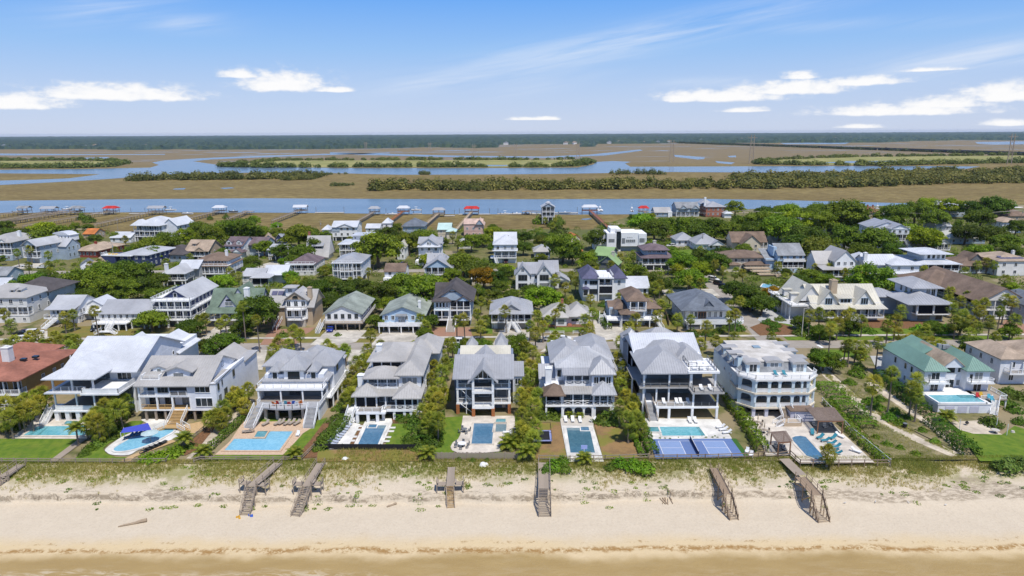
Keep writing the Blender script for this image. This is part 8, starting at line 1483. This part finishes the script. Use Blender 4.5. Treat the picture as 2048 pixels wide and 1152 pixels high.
tufts('dune_grass',pts,.2,.6,'mixed green and straw-coloured dune grass along the crest above the beach')
tufts('planted_grass',[(x+random.uniform(-.3,.3),y+random.uniform(-.25,.25),-.02,random.uniform(.15,.8)) for y in np.arange(116.6,123.6,.75) for x in np.arange(-34,-15.5,.9) if random.random()<.8],.45,.95,'rows of planted grass clumps in the straw-covered dune behind the lap pool fence',14,.6,.05)
pts=[]
P1=px((1690,830),(1740,835),(1860,900),(1925,932),(1880,945),(1790,935)); P2=px((1640,742),(1690,752),(1850,850),(1925,918),(1900,905),(1780,850),(1700,800))
for _ in range(40000):
 if len(pts)>6500: break
 x=random.uniform(60,110); y=random.uniform(112,170)
 if inpoly(x,y,P1) or (inpoly(x,y,P2) and noise.noise((x*.2,y*.2,1))>-.1): pts.append((x,y,0 if y>118.7 else beach_z(x,y),.55+.4*noise.noise((x*.25,y*.25,5))))
tufts('field_grass',pts,.2,.55,'rough olive and brown grass in the dune field beside the sandy path')
for nm,lab,P in(('field_ground','x',px((1676,800),(1748,842),(1800,872),(1935,938),(1930,948),(1780,932),(1742,880))),('field_ground','x',px((1650,735),(1740,775),(1846,846),(1934,918),(1915,905),(1790,845),(1720,795)))): ground(nm,[(a,max(b,119.0)) for a,b in P],mat('field_soil',(.13,.13,.045),.95,.3,.35,col2=(.32,.26,.15)),.012)
ribbon('sand_path',[G(*p) for p in((1700,708),(1652,738),(1690,778),(1715,800),(1736,823),(1765,852),(1815,871),(1868,898),(1900,914))],(2.8,4.2),MATS['path_sand'],.03,6,jit=.22); ribbon('sand_path',[G(*p) for p in((1740,765),(1790,800),(1838,838),(1880,875),(1916,908))],(2.4,2.6),MATS['path_sand'],.028,6,jit=.25)
# low green dune vines in patches
C=[];Nm=[];S=[];T=[]
for _ in range(400):
 x=random.uniform(-100,100); y=random.uniform(106.5,117.5) if x<-20 or random.random()<.3 else random.uniform(110,117.5); n=noise.noise((x*.11,y*.16,9.1))
 if n<-.02 and random.random()<.8: continue
 r=random.uniform(.15,.62)
 for i in range(int(90*r)):
  a=random.uniform(0,6.28); q=r*math.sqrt(random.random()); xx,yy=x+q*1.5*math.cos(a),y+q*math.sin(a); C.append((xx,yy,beach_z(xx,yy)+random.uniform(.02,.28)*(1-q/r*.6))); Nm.append((random.gauss(0,.5),random.gauss(0,.5),1)); S.append(random.uniform(.08,.16)); T.append(min(1,max(0,.55+n+random.gauss(0,.2))))
ground('planted_dune',[(a,max(b,118.7)) for a,b in px((636,902),(842,902),(862,921),(860,930),(630,930))],MATS['straw_mulch'],.006)
o=link('dune_vines',cards('dune_vines',C,Nm,S,T,SHRUBL)); o['kind']='stuff'; o['label']='patches of low green creeping plants on the dune face'; o.color=(1.25,1.2,.8,1)
# ------------------------------------------------------------------ cars
CARP={}
def car_proto(kind):
 L,W,H=(4.9,1.9,1.72) if kind=='suv' else (4.6,1.82,1.45) if kind=='sedan' else (5.4,2.0,2.1)
 zb=.35; hood=.95 if kind!='van' else 1.2
 prof=[(-L/2,.45),(-L/2+.05,hood-.12),(-L/2+.35,hood),(-L/2+1.25,hood+.06)]; back=L/2-.1 if kind!='sedan' else L/2-.8
 body=MB().xprism([(-L/2,.4),(L/2,.4),(L/2,hood-.05),(L/2-.25,hood+.05),(-L/2+1.1,hood+.05),(-L/2+.2,hood-.12),(-L/2,hood-.25)],-W/2,W/2)
 x0=-L/2+1.15 if kind!='van' else -L/2+.5; x1=L/2-.15 if kind!='sedan' else L/2-.75
 b2=[(x0,hood+.05),(x1,hood+.05),(x1-(.3 if kind!='sedan' else .7),H-.06),(x0+.75,H-.06)]
 glass=MB().xprism(b2,-W/2+.08,W/2-.08); roof=MB().xprism([(x0+.7,H-.07),(x1-(.25 if kind!='sedan' else .65),H-.07),(x1-(.4 if kind!='sedan' else .8),H),(x0+.85,H)],-W/2+.1,W/2-.1)
 for x in(x0+1.35,x0+2.3): roof.box(x-.05,x+.05,-W/2+.06,W/2-.06,hood+.05,H-.04)
 roof.box(x1-.5,x1-.35,-W/2+.06,W/2-.06,hood+.05,H-.1)
 wh=MB(); n=12
 k=0
 for s in(0,1): wh.v+= [(.33*math.cos(2*math.pi*i/n),(-.11,.11)[s],.33+.33*math.sin(2*math.pi*i/n)) for i in range(n)]
 for i in range(n): wh.f.append((i,(i+1)%n,n+(i+1)%n,n+i))
 wh.f+=[tuple(range(n)),tuple(range(2*n-1,n-1,-1))]
 return L,W,body,glass,roof,wh.mesh('wheel',M('black'))
def car(p,kind,colname,col,label,rz,z=.03):
 if kind not in CARP: CARP[kind]=car_proto(kind)
 L,W,body,glass,roof,wm=CARP[kind]; m=mat('paint_'+colname,col,.25,.03,1,0,.5); x,y=G(p[0],p[1],.6); r=thing('parked_car' if kind!='van' else 'parked_van',label,'car' if kind!='van' else 'van',(x,y,z),R(rz),'parked vehicles')
 link('body',cached(('cb',kind,colname),lambda:body.mesh('body',m)),r); link('window',cached(('cg',kind),lambda:glass.mesh('window',GLASS)),r); link('roof',cached(('cr',kind,colname),lambda:roof.mesh('roof',m)),r)
 for i in(-1,1):
  for j in(-1,1): link('wheel',wm,r,(i*L*.30,j*(W/2-.08),0))
 for j in(-1,1): link('headlight',cached('hl',lambda:MB().box(-.03,.03,-.18,.18,-.07,.07).mesh('headlight',M('white'))),r,(-L/2,j*W*.33,.72)); link('tail_light',cached('tl',lambda:MB().box(-.03,.03,-.14,.14,-.08,.08).mesh('tail_light',M('red'))),r,(L/2,j*W*.36,.78))
CW=(.75,.75,.75);CB=(.012,.013,.018)
for p,k,n,c,l,rz in(((69,665),'suv','white',CW,'white estate car on the driveway beside the dark cars, further from the street',200),((47,678),'suv','white',CW,'white car on the driveway at far left, nearer the street',200),((52,664),'sedan','purple',(.03,.02,.08),'dark purple car behind the white estate car',200),((42,667),'sedan','black',CB,'black car leftmost beside the dark purple car',200),((190,657),'suv','black',CB,'black car under the left end of the low white ranch',110),((661,658),'sedan','blue',(.02,.04,.30),'blue car in the open carport of the grey gabled cottage',95),((914,686),'van','white',CW,'white van on the road behind the gable-bay house',178),((1127,677),'sedan','white',CW,'white car parked in front of the pale ranch wall',175),((1100,678),'sedan','silver',(.5,.52,.54),'silver car left of the white one in front of the ranch wall',175),((1427,558),'suv','white',CW,'white car at the far end of the row along the side street',125),((1438,567),'suv','maroon',(.05,.012,.02),'dark red car second in the row along the side street',125),((1449,574),'suv','black',CB,'black car third in the row along the side street',125),((1463,584),'sedan','silver2',(.62,.62,.62),'silver car fourth in the row along the side street',125),((1482,600),'sedan','pale',(.6,.62,.64),'pale car half under the oak beside the side street',130),((1490,608),'suv','rust',(.10,.03,.02),'brown red car below the oak beside the side street',125),((1498,616),'suv','black',CB,'black car nearest the main road beside the side street',125),((1403,572),'sedan','black',CB,'dark car under the trees on the left of the side street',120),((53,531),'sedan','silver2',(.62,.62,.62),'silver car before the blue grey gabled house',15),((84,534),'sedan','white',CW,'white convertible before the blue grey gabled house',15),((67,560),'suv','black',CB,'dark car on the back street bend at left',40) if False else ((118,559),'sedan','black',CB,'dark car on the bend of the back street at left',60),((1012,523),'suv','maroon',(.05,.012,.02),'dark red car under the narrow white three-storey house',90),((1342,491),'suv','white',CW,'white car on the grass below the orange fence',0),((806,527),'sedan','maroon',(.05,.012,.02),'dark red car beside the cream-roofed cottage',30)): car(p,k,n,c,l,rz)
# ------------------------------------------------------------------ poles
def pole(p,h,label,arm=True,m='oldwood',lamp=False):
 x,y=G(*p); r=thing('utility_pole' if not lamp else 'street_lamp',label,'pole' if not lamp else 'street lamp',(x,y,0),random.uniform(-.3,.3)); link('pole',MB().cyl(0,0,0,h,.16,7,.10).mesh('pole',M(m)),r)
 if lamp: link('lamp_arm',MB().bar((0,0,h-.2),(1.4,0,h),.08).box(1.1,1.8,-.12,.12,h-.06,h+.06).mesh('lamp_arm',M('conc')),r)
 elif arm: link('crossarm',MB().box(-1.2,1.2,-.07,.07,h-.9,h-.75).mesh('crossarm',M(m)),r); link('transformer',MB().cyl(.3,-.25,h-2.6,h-1.6,.22,8).mesh('transformer',M('grey')),r)
 return x,y,h
pole((1603,674),9,'grey street lamp at the corner of the side street',lamp=True,m='conc'); pole((1275,572),10,'pale lamp pole beside the feathery tree',lamp=True,m='conc')
pole((300,530),9,'wooden utility pole beside the grey brown bungalow'); pole((228,520),9,'pale utility pole right of the red ranch',m='conc'); pole((236,461),9,'dark wooden pole at the left marsh edge'); pole((520,540),9,'pale pole beside the clearing',m='conc'); pole((642,470),9,'dark wooden pole left of the white marsh-edge house'); pole((557,472),8,'wooden pole at the marsh edge above the tiny blue cottage'); pole((456,470),9,'pale pole in the oaks above the purple roof',m='conc'); pole((578,527),9,'thin pole beside the A-frame',m='conc'); pole((1403,500),9,'wooden pole before the wide grey gable roof'); pole((1554,490),9,'wooden pole behind the blue saltbox'); pole((1700,522),9,'wooden pole right of the tall gable',m='conc'); pole((1861,492),9,'wooden pole left of the beige roof'); pole((732,520),8,'pale pole in the big oak behind the silver roof',m='conc'); pole((1219,470),8,'wooden pole at the marsh edge right of the long dock')
W1=[pole((1275,452),11,'tall wire pole above the oaks at the start of the right-hand wires'),pole((1485,452),11,'second wire pole among the right-hand trees'),pole((1763,455),11,'wire pole beside the red brown hip roof'),pole((2040,452),11,'wire pole near the right edge of the trees')]
b=MB()
for (a,c,h1),(d,e,h2) in zip(W1[:-1],W1[1:]):
 for off in(-.9,.0,.9):
  P=[Vector((a+off,c,h1-.6)).lerp(Vector((d+off,e,h2-.6)),t)-Vector((0,0,2.0*4*t*(1-t))) for t in np.linspace(0,1,9)]
  for u,v in zip(P[:-1],P[1:]): b.bar(u,v,.07)
tag(link('power_line',b.mesh('power_line',M('conc'))),'three sagging wires strung over the right-hand trees','wires')
# ------------------------------------------------------------------ docks and boats
BOATP=None
def boat(x,y,z,label,L=7,rz=0,top=True,lift=False,col='white'):
 r=thing('motor_boat',label,'boat',(x,y,z),R(rz),'boats at the docks'); w=L*.33; hull=MB(); k=[(-L/2,-w/2),(L*.2,-w/2),(L*.42,-w*.25),(L/2,0),(L*.42,w*.25),(L*.2,w/2),(-L/2,w/2)]
 n=len(k); 
 for s,z0 in((.62,0),(1,.95)): hull.v+= [(p[0]*(.93 if s<1 else 1),p[1]*s,z0+(.3*max(0,p[0]/L) if s==1 else 0)) for p in k]
 for i in range(n): hull.f.append((i,(i+1)%n,n+(i+1)%n,n+i))
 hull.f+=[tuple(range(n-1,-1,-1)),tuple(range(n,2*n))]; link('hull',hull.mesh('hull',M(col)),r); link('console',MB().box(-.6,.5,-.45,.45,.9,1.7).mesh('console',M('white')),r); link('windscreen',MB().box(.5,.58,-.45,.45,1.5,2.0).mesh('windscreen',GLASS),r); link('motor',MB().box(-L/2-.5,-L/2,-.25,.25,.4,1.5).mesh('motor',M('black')),r)
 if top: link('hardtop',MB().box(-1.3,.9,-.9,.9,2.75,2.87).mesh('hardtop',M('white')),r); link('hardtop_leg',MB().bar((-.9,-.7,.9),(-.9,-.7,2.75),.06).bar((-.9,.7,.9),(-.9,.7,2.75),.06).bar((.5,-.7,.9),(.5,-.7,2.75),.06).bar((.5,.7,.9),(.5,.7,2.75),.06).mesh('hardtop_leg',M('grey')),r)
 if lift: link('flybridge',MB().box(-.8,.6,-.7,.7,2.87,3.6).bar((0,0,3.6),(0,0,6),.08).mesh('flybridge',M('white')),r)
def dock(label,shore,head,roof='rlgrey',m='oldwood',rw=9,rd=6,ph=1.6,kind='gable',float_=None,shell=True):
 A=Vector((*G(*shore,ph),0)); Bq=Vector((*G(*head,ph),0)); r=thing('dock',label,'dock',(Bq.x,Bq.y,-1)); A=A-Bq; d=(-A).normalized(); s=Vector((-d.y,d.x,0)); L=A.length; H=ph+1
 w=MB().bar(A+Vector((0,0,H)),Vector((0,0,H)),1.6,.18); link('walkway',w.mesh('walkway',M(m)),r)
 rl=MB()
 for k in(-1,1): rl.bar(A+s*k*.8+Vector((0,0,H+.95)),s*k*.8+Vector((0,0,H+.95)),.1,.1); rl.bar(A+s*k*.8+Vector((0,0,H+.55)),s*k*.8+Vector((0,0,H+.55)),.07,.07)
 n=max(3,int(L/4))
 for i in range(n+1):
  for k in(-1,1): p=A*(1-i/n)+s*k*.8; rl.bar((p.x,p.y,H),(p.x,p.y,H+1),.1)
 link('railing',rl.mesh('railing',M(m)),r); pm=cached(('dp',H),lambda:MB().cyl(0,0,-1.5,H,.14,6).mesh('pile',M('dgrey')))
 for i in range(n+1):
  for k in(-1,1): p=A*(1-i/n)+s*k*.75; link('pile',pm,r,(p.x,p.y,0))
 link('platform',MB().box(-rw/2,rw/2,-.5,rd,H-.2,H+.02).mesh('platform',M(m)),r)
 for x in(-rw/2+.3,0,rw/2-.3):
  for y in(0,rd-.4): link('pile',pm,r,(x,y,0))
 if roof:
  for x in(-rw/2+.4,0,rw/2-.4):
   for y in(0,rd-.5): link('post',cached('dpost',lambda:MB().box(-.12,.12,-.12,.12,0,2.6).mesh('post',M('oldwood'))),r,(x,y,H))
  z=H+2.6; X,Y0,Y1=rw/2+.5,-.9,rd+.4; ym=(Y0+Y1)/2
  P=[((-X,Y0,z),(X,Y0,z),(X-2 if kind=='hip' else X,ym,z+1.7),(-X+2 if kind=='hip' else -X,ym,z+1.7)),((X,Y1,z),(-X,Y1,z),(-X+2 if kind=='hip' else -X,ym,z+1.7),(X-2 if kind=='hip' else X,ym,z+1.7))]
  if kind=='hip': P+=[((X,Y0,z),(X,Y1,z),(X-2,ym,z+1.7)),((-X,Y1,z),(-X,Y0,z),(-X+2,ym,z+1.7))]
  link('roof',roofmesh(P,.2).mesh('roof',M(roof)),r); link('railing',MB().box(-rw/2,rw/2,-.4,-.3,H+.9,H+1).box(-rw/2,-rw/2+.1,-.4,rd,H+.9,H+1).box(rw/2-.1,rw/2,-.4,rd,H+.9,H+1).mesh('railing',M(m)),r)
 if float_:
  a,b_=float_; link('floating_dock',MB().box(a,b_,1.5,4.2,.3,.75).mesh('floating_dock',M('conc')),r)
  for x in(a+.4,b_-.4): link('pile',cached('fp6',lambda:MB().cyl(0,0,-1.5,5.0,.16,6).mesh('pile',M('dgrey'))),r,(x,4.4,0))
 return Bq
DK=[]
for a in(('weathered dock with a grey roof and aqua boat cover, leftmost on the creek',(-40,435),(45,423),'rgrey',8,6,'gable',None),('second dock from the left with a pale flat roof on the creek',(-60,452),(95,424),'rlgrey',11,6,'gable',None),('third dock from the left with a high boat lift',(-30,452),(123,423),None,8,6,'gable',None),('fourth dock from the left with a grey hip roof',(-20,448),(150,423),'rgrey',9,6,'hip',(12,28)),('dock with a bright red roof at the left of the creek',(47,452),(219,423),'rsig',10,6,'hip',(14,26)),('long dock with a silver gable roof beside a pale motor yacht',(190,449),(311,423),'rlgrey',12,6,'gable',None),('dock with a round white pavilion roof left of centre',(322,450),(437,422),'rwhite',9,6,'hip',None),('short dock with a bare railed platform',(455,438),(494,423),None,8,5,'gable',None),('dock with a crisp white shed roof and a long floating pontoon',(545,441),(600,421),'rwhite',10,5,'gable',(11,34)),('dock with a small pale roof behind the white marsh-edge house',(690,456),(748,424),'rlgrey',8,5,'hip',(8,20)),('reddish dock with a white pavilion roof and boat lift',(770,449),(806,423),'rwhite',9,6,'hip',(7,14)),('tan dock with a low pale roof behind the dark slate hip roof',(842,457),(877,427),'rlgrey',9,5,'hip',(4,12)),('pale dock with a bright red roof near the centre of the creek',(904,470),(943,424),'rsig',11,6,'hip',(-10,14)),('dark rust dock with white roof and large motor yacht right of the pier house',(1225,462),(1180,421),'rwhite',12,6,'hip',(-28,-9)),('small dock with a red roof at the right end of the open creek',(1296,430),(1288,423),'rsig',7,5,'hip',None),('floating pier with moored small boats left of the pier house',(1084,424.5),(1052,423),None,6,3,'gable',(-22,14))):
 if 'rsig' not in PAL: PAL['rsig']=(.50,.035,.03)
 l,s,h_,rf,rw,rd,kd,fl=a; mm='rust' if 'reddish' in l else 'tan' if l.startswith(('tan','pale dock')) else 'brick' if 'rust dock' in l else 'oldwood'
 DK.append(dock(l,s,h_,rf,mm,rw,rd,1.6,kd,fl))
for i,dx,z,l,L,rz,top,lift,col in((0,-6,.4,'boat under an aqua cover at the leftmost dock',7,10,False,False,'aqua'),(1,4,.6,'white boat on a lift beside the pale flat-roofed dock',7,90,True,False,'white'),(2,3,2.4,'white boat raised high on a lift on the third dock from the left',8,0,True,False,'white'),(3,2,1.0,'grey-topped boat at the fourth dock from the left',7,90,True,False,'dgrey'),(4,-4,.8,'yellow-hulled boat under the red roof at left',6,90,False,False,'yellow'),(5,11,2.0,'pale motor yacht on a lift beside the silver roofed dock',9,0,True,False,'white'),(5,24,-.9,'low white boat afloat right of the pale motor yacht',9,0,False,False,'white'),(6,11,.3,'dark boat afloat right of the round white pavilion',7,0,False,False,'dgrey'),(9,14,-.9,'small white boat moored at the pale roofed dock behind the marsh-edge house',7,0,False,False,'white'),(10,10,2.0,'white boat on a lift beside the white pavilion of the reddish dock',8,0,True,False,'white'),(13,8,1.0,'large white motor yacht with a tower beside the dark rust dock',12,90,True,True,'white'),(13,-19,-.9,'low boat moored left of the dark rust dock',10,0,False,False,'grey'),(14,-9,1.2,'white boat with mast on a lift left of the small red roofed dock',7,90,True,True,'white'),(15,-16,-.9,'leftmost of the small boats on the floating pier by the pier house',7,0,True,False,'white'),(15,-7,-.9,'second small boat from the left on the floating pier by the pier house',6,0,False,False,'white'),(15,3,-.9,'third small boat from the left on the floating pier by the pier house',7,0,False,False,'white'),(8,0,1.0,'dark boat beneath the crisp white shed roof',6,0,False,False,'black')):
 p=DK[i]; boat(p.x+dx,p.y+(3 if abs(dx)<8 else 2.5),z,l,L,rz,top,lift,col)
x,y=G(2030,417,-.9); boat(x,y,-.9,'white motor cruiser behind the trees at the right edge',14,5,True,True); x,y=G(1762,421,-.9); boat(x,y+6,-.9,'white boat glimpsed between the right-hand trees',9,0,True,True)
# ------------------------------------------------------------------ power pylons over the marsh
def pylon(p,toppx,label,w=6):
 x,y=G(p[0],p[1],-1); h=(p[1]-toppx)/pxm(y,0)*1.02; r=thing('power_pylon',label,'pylon',(x,y,-1),0,'pylons across the marsh')
 for k in(-1,1):
  link('leg',MB().bar((k*w/2,0,0),(k*w*.36,0,h),1.1).mesh('leg',M('rgrey' if False else 'oldwood')),r)
 link('crossarm',MB().box(-w*1.1,w*1.1,-.3,.3,h-6,h-5).mesh('crossarm',M('oldwood')),r); b=MB(); n=4
 for i in range(n): z0,z1=h*(.12+.7*i/n),h*(.12+.7*(i+1)/n); b.bar((-w*.47,0,z0),(w*.42,0,z1),.45).bar((w*.47,0,z0),(-w*.42,0,z1),.45)
 link('brace',b.mesh('brace',M('oldwood')),r)
for p,t,l in(((1502,328),272,'tall pylon at the left tip of the right-hand marsh island'),((2018,329),270,'tall pylon near the right edge of the marsh'),((1343,324),282,'pylon in the open marsh right of centre'),((1156,315),285,'pylon behind the right end of the long green island'),((1031,311),288,'third pylon left of the long island end'),((948,310),289,'fourth pylon left of the long island end'),((860,304),285,'pylon before the dark woods left of centre'),((732,300),284,'small distant pylon over the woods left of centre')): pylon(p,t,l,8)
# ------------------------------------------------------------------ far woods, too many trees to count
WOOD=leafmat('far_wood_leaves',(.065,.09,.016),(.21,.21,.06),.3)
def woods(name,label,spots,per=90,sz=.19,col=(1,1,1),flat=.8):
 C=[];Nm=[];S=[];T=[]
 for x,y,r,h in spots:
  d=sph(per); d[:,2]=np.abs(d[:,2])*.9+.05; t=RNG.uniform(.05,.85); q=RNG.uniform(.6,1.0,per)[:,None]
  C.append(np.array([x,y,-1+h*.10])+d*q*np.array([r,r,h*.92])); Nm.append(d+np.array([0,0,.5])+RNG.normal(size=(per,3))*.35); S.append(RNG.uniform(.75,1.3,per)*r*sz); T.append(np.clip(t+RNG.normal(0,.15,per),0,1))
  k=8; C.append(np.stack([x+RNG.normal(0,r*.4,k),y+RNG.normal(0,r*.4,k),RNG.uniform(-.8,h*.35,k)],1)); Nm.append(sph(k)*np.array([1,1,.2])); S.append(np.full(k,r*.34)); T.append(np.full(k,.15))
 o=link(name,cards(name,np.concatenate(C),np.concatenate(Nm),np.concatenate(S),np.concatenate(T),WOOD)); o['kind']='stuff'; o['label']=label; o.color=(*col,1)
def belt(pts,n,r,h,jy):
 out=[]; P=[Vector(G(a,b,-1)) for a,b in pts]; Ls=[(q-p).length for p,q in zip(P[:-1],P[1:])]; tot=sum(Ls)
 for i in range(n):
  t=random.random()*tot
  for p,q,l in zip(P[:-1],P[1:],Ls):
   if t<=l: break
   t-=l
  c=p.lerp(q,min(1,t/l)); rr=random.uniform(*r); out.append((c.x+random.gauss(0,3),c.y+random.uniform(-jy,jy),rr,rr*random.uniform(*h)))
 return out
woods('hammock_trees','wooded hammock of dark green trees left of centre in the marsh',belt([(262,361),(330,359),(430,358),(520,357),(640,354)],230,(4,8),(1.1,1.9),22)+belt([(560,360),(640,358)],40,(3,6),(1.0,1.6),12),col=(1.15,1.05,.9))
woods('hammock_trees','long wooded belt across the middle marsh from the centre to the right edge',belt([(750,377),(850,376),(960,377),(1100,375),(1300,374),(1500,373),(1700,370),(1850,364),(2100,362)],560,(4,9.5),(1.0,1.6),34)+belt([(1500,362),(1700,358),(1860,350),(2120,348)],300,(6,11),(.9,1.3),60),col=(1.25,1.08,.85))
woods('hammock_trees','small tree clump in the marsh below the waterway',belt([(838,349),(868,349)],14,(3,5),(1,1.6),6)+belt([(1200,350),(1240,348),(1330,349)],40,(2.5,5),(1.4,2.6),10)+belt([(664,372),(700,371)],30,(2,4),(1,1.6),8)+belt([(640,350),(700,348)],14,(2,4),(1,1.8),8))
for lab,front,rear in(('shrub rows along both banks of the long green marsh island',[(446,333),(520,335),(800,334),(1100,334),(1150,332),(1184,325)],[(446,330),(560,321),(800,320),(1050,320),(1160,319),(1184,324)]),('shrub rows on the left marsh island',[(-80,339),(0,336),(150,336),(215,334),(248,327)],[(-80,322),(0,321),(150,320.5),(220,322),(248,325)]),('shrub rows on the right marsh island',[(1508,328),(1600,330),(1760,331),(1900,328),(2100,324)],[(1508,326),(1560,319),(1700,314),(1900,312),(2100,309)])):
 woods('island_shrubs',lab,belt(front,190,(5,11),(.8,1.35),12)+belt(rear,150,(5,10),(.7,1.1),14),col=(1.0,1.15,.8))
def isl_ground(pts): ground('marsh_island',[G(a,b,-.8) for a,b in pts],mat('island_meadow',(.21,.23,.05),.95,.2,.02,col2=(.36,.32,.12)),-.8)
isl_ground([(446,333),(520,334.6),(1100,334),(1150,332),(1184,325),(1160,319.5),(800,320.5),(560,321),(446,330)]); isl_ground([(-300,339),(0,336.5),(215,334.5),(248,327),(220,322),(0,321.5),(-300,324)]); isl_ground([(1508,328),(1600,330),(1900,328),(2400,320),(2400,309),(1900,312),(1700,314),(1560,319)]); ground('island_pond',[G(a,b,-.7) for a,b in((1640,325.5),(1800,327),(1950,323.5),(1900,321.5),(1700,322))],MATS['creek_water'],-.7); ground('island_pond',[G(a,b,-.7) for a,b in((860,331.5),(1000,332.3),(1050,330),(900,329.6))],MATS['creek_water'],-.7)
for i in range(8): pass
# lone marsh shrubs near the shore
for p,d,c in(((165,437),20,(1,1.1,.7)),((178,443),22,(1,1,.8)),((147,452),14,(1,1,.8)),((452,435),14,(.9,.9,.9)),((420,437),12,(1,1,.8)),((1078,445),24,(1,1.1,.7)),((1108,452),28,(1,1,.8)),((1118,446),24,(1,1,.8)),((1118,466),30,(.9,.8,.7))):
 x,y=G(*p); shrub(x,y,d/2/pxm(y),d*.75/pxm(y),c,z=-.6,kind='marsh shrub')
PL2=[p for p in PLANTS if 'label' not in p[0].keys()]
for i,(o,k,x,y,a) in enumerate(PL2): o['label']=['marsh shrub left of the pair beside the long silver roofed dock','marsh shrub right of the pair beside the long silver roofed dock','small marsh shrub at the foot of the silver roofed dock','dark marsh shrub at the foot of the bare railed dock','tiny marsh shrub left of the bare railed dock','bushy shrub left of the pier house on the marsh','shrub in front of the pier house on the marsh','shrub right of the pier house on the marsh','tall dark bush where the path leads to the pier house'][i]; o['group']='lone shrubs on the marsh'
# the mainland forest to the horizon
def forest():
 V=[];T=[]; rows=[]; y=2750.0; ys=[]
 while y<19000: ys.append(y); y*=1.022
 nx=520
 for j,y in enumerate(ys):
  for i in range(nx):
   x=(i/(nx-1)-.5)*2*.86*y+RNG.normal(0,y*.0008); e=2950+420*noise.noise((x*.0011,0,4.4))+260*noise.noise((x*.004,2,1.1))+ (700 if -.02*y<x<.10*y else 0)+(750 if x>.12*y else 0)+max(0,min(1,(x-1500)/1500))*700
   e=max(e,2860); inl=y-e; h=-1.2 if inl<0 else (9+7*noise.noise((x*.012,y*.012,0))+5*noise.noise((x*.0025,y*.003,5))+5*RNG.uniform(-1,1)+min(6,inl*.004))
   V.append((x,y+RNG.normal(0,6),h))
 Fc=[]
 for j in range(len(ys)-1):
  for i in range(nx-1):
   k=j*nx+i; q=(k,k+1,k+nx+1,k+nx)
   if max(V[a][2] for a in q)>0: Fc.append(q); T.append(RNG.uniform(0,1)**1.4*.8)
 o=link('forest',fm('forest',V,Fc,T,FORM)); o['kind']='stuff'; o['label']='dark wooded mainland stretching to the horizon beyond the marsh'
FORM=leafmat('forest_canopy',(.024,.042,.016),(.075,.098,.034),.05)
forest()
hp=cached('farw',lambda:MB().box(-8,8,-5,5,0,7).mesh('wall',M('offwhite'))); hr=cached('farr',lambda:MB().xprism([(-9,6.9),(9,6.9),(0,11)],-5.5,5.5).mesh('roof',M('rlgrey'))); hr2=cached('farr2',lambda:MB().xprism([(-9,6.9),(9,6.9),(0,11)],-5.5,5.5).mesh('roof',M('rtan')))
for i,(a,b) in enumerate(((20,295),(78,294),(92,294),(105,296),(135,295),(152,294),(168,295),(182,295),(200,294),(240,292),(250,291.5),(300,292),(376,291.5),(402,291.6),(470,291.5),(480,291),(490,291),(502,291),(578,290),(590,290),(602,290),(768,293),(962,289),(972,289),(1012,289),(1130,288),(1136,287),(1148,288),(1178,287.5),(1216,287),(1236,286),(1285,286),(1312,286),(1335,285.5),(1400,282),(1480,280),(1520,281))+tuple((1610+i*6.2,278.5-(i%4)*.7) for i in range(26))):
 x,y=G(a,b,0); t=thing('far_house','small pale house at the far edge of the marsh before the dark woods','house',(x,y-40,-1),random.uniform(-.5,.5),'houses along the far marsh edge'); s=random.uniform(.8,1.5) if y<3400 else random.uniform(1.0,1.7); link('wall',hp,t,sc=s); link('roof',hr if random.random()<.6 else hr2,t,sc=s)
# the causeway
A=Vector((*G(1335,285,0),0));Bq=Vector((*G(2140,313,0),0)); r=thing('causeway_bridge','long low dark causeway crossing the marsh at the right','bridge',(0,0,-1)); link('deck',MB().bar(A+Vector((0,0,6)),Bq+Vector((0,0,6)),14,2.6).mesh('deck',mat('shaded_concrete',(.06,.065,.08))),r); link('railing',MB().bar(A+Vector((0,-6,8)),Bq+Vector((0,-6,8)),.4,1).mesh('railing',MATS['shaded_concrete']),r)  # shade on the bridge is put into its dark navy colour
b=MB(); n=150
for i in range(n+1): p=A.lerp(Bq,i/n); b.box(p.x-1,p.x+1,p.y-6,p.y+6,0,5)
o=link('pier',b.mesh('pier',MATS['shaded_concrete']),r); o['kind']='stuff'
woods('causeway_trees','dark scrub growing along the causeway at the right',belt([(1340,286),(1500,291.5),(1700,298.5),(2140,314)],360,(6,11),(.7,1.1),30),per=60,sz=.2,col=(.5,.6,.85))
# the air
def haze():
 b=MB().box(-21000,21000,-300,20500,-5.2,72); o=link('haze',b.mesh('haze',None)); m=bpy.data.materials.new('haze'); m.use_nodes=True; N=m.node_tree.nodes; N.remove(N['Principled BSDF']); v=N.new('ShaderNodeVolumePrincipled'); v.inputs['Color'].default_value=(.72,.84,1,1); v.inputs['Density'].default_value=HAZE; v.inputs['Anisotropy'].default_value=0; m.node_tree.links.new(v.outputs[0],N['Material Output'].inputs['Volume']); o.data.materials.append(m); o['kind']='stuff'; o['label']='pale blue air lying over the marsh and the far woods'
HAZE=0.000026
haze()
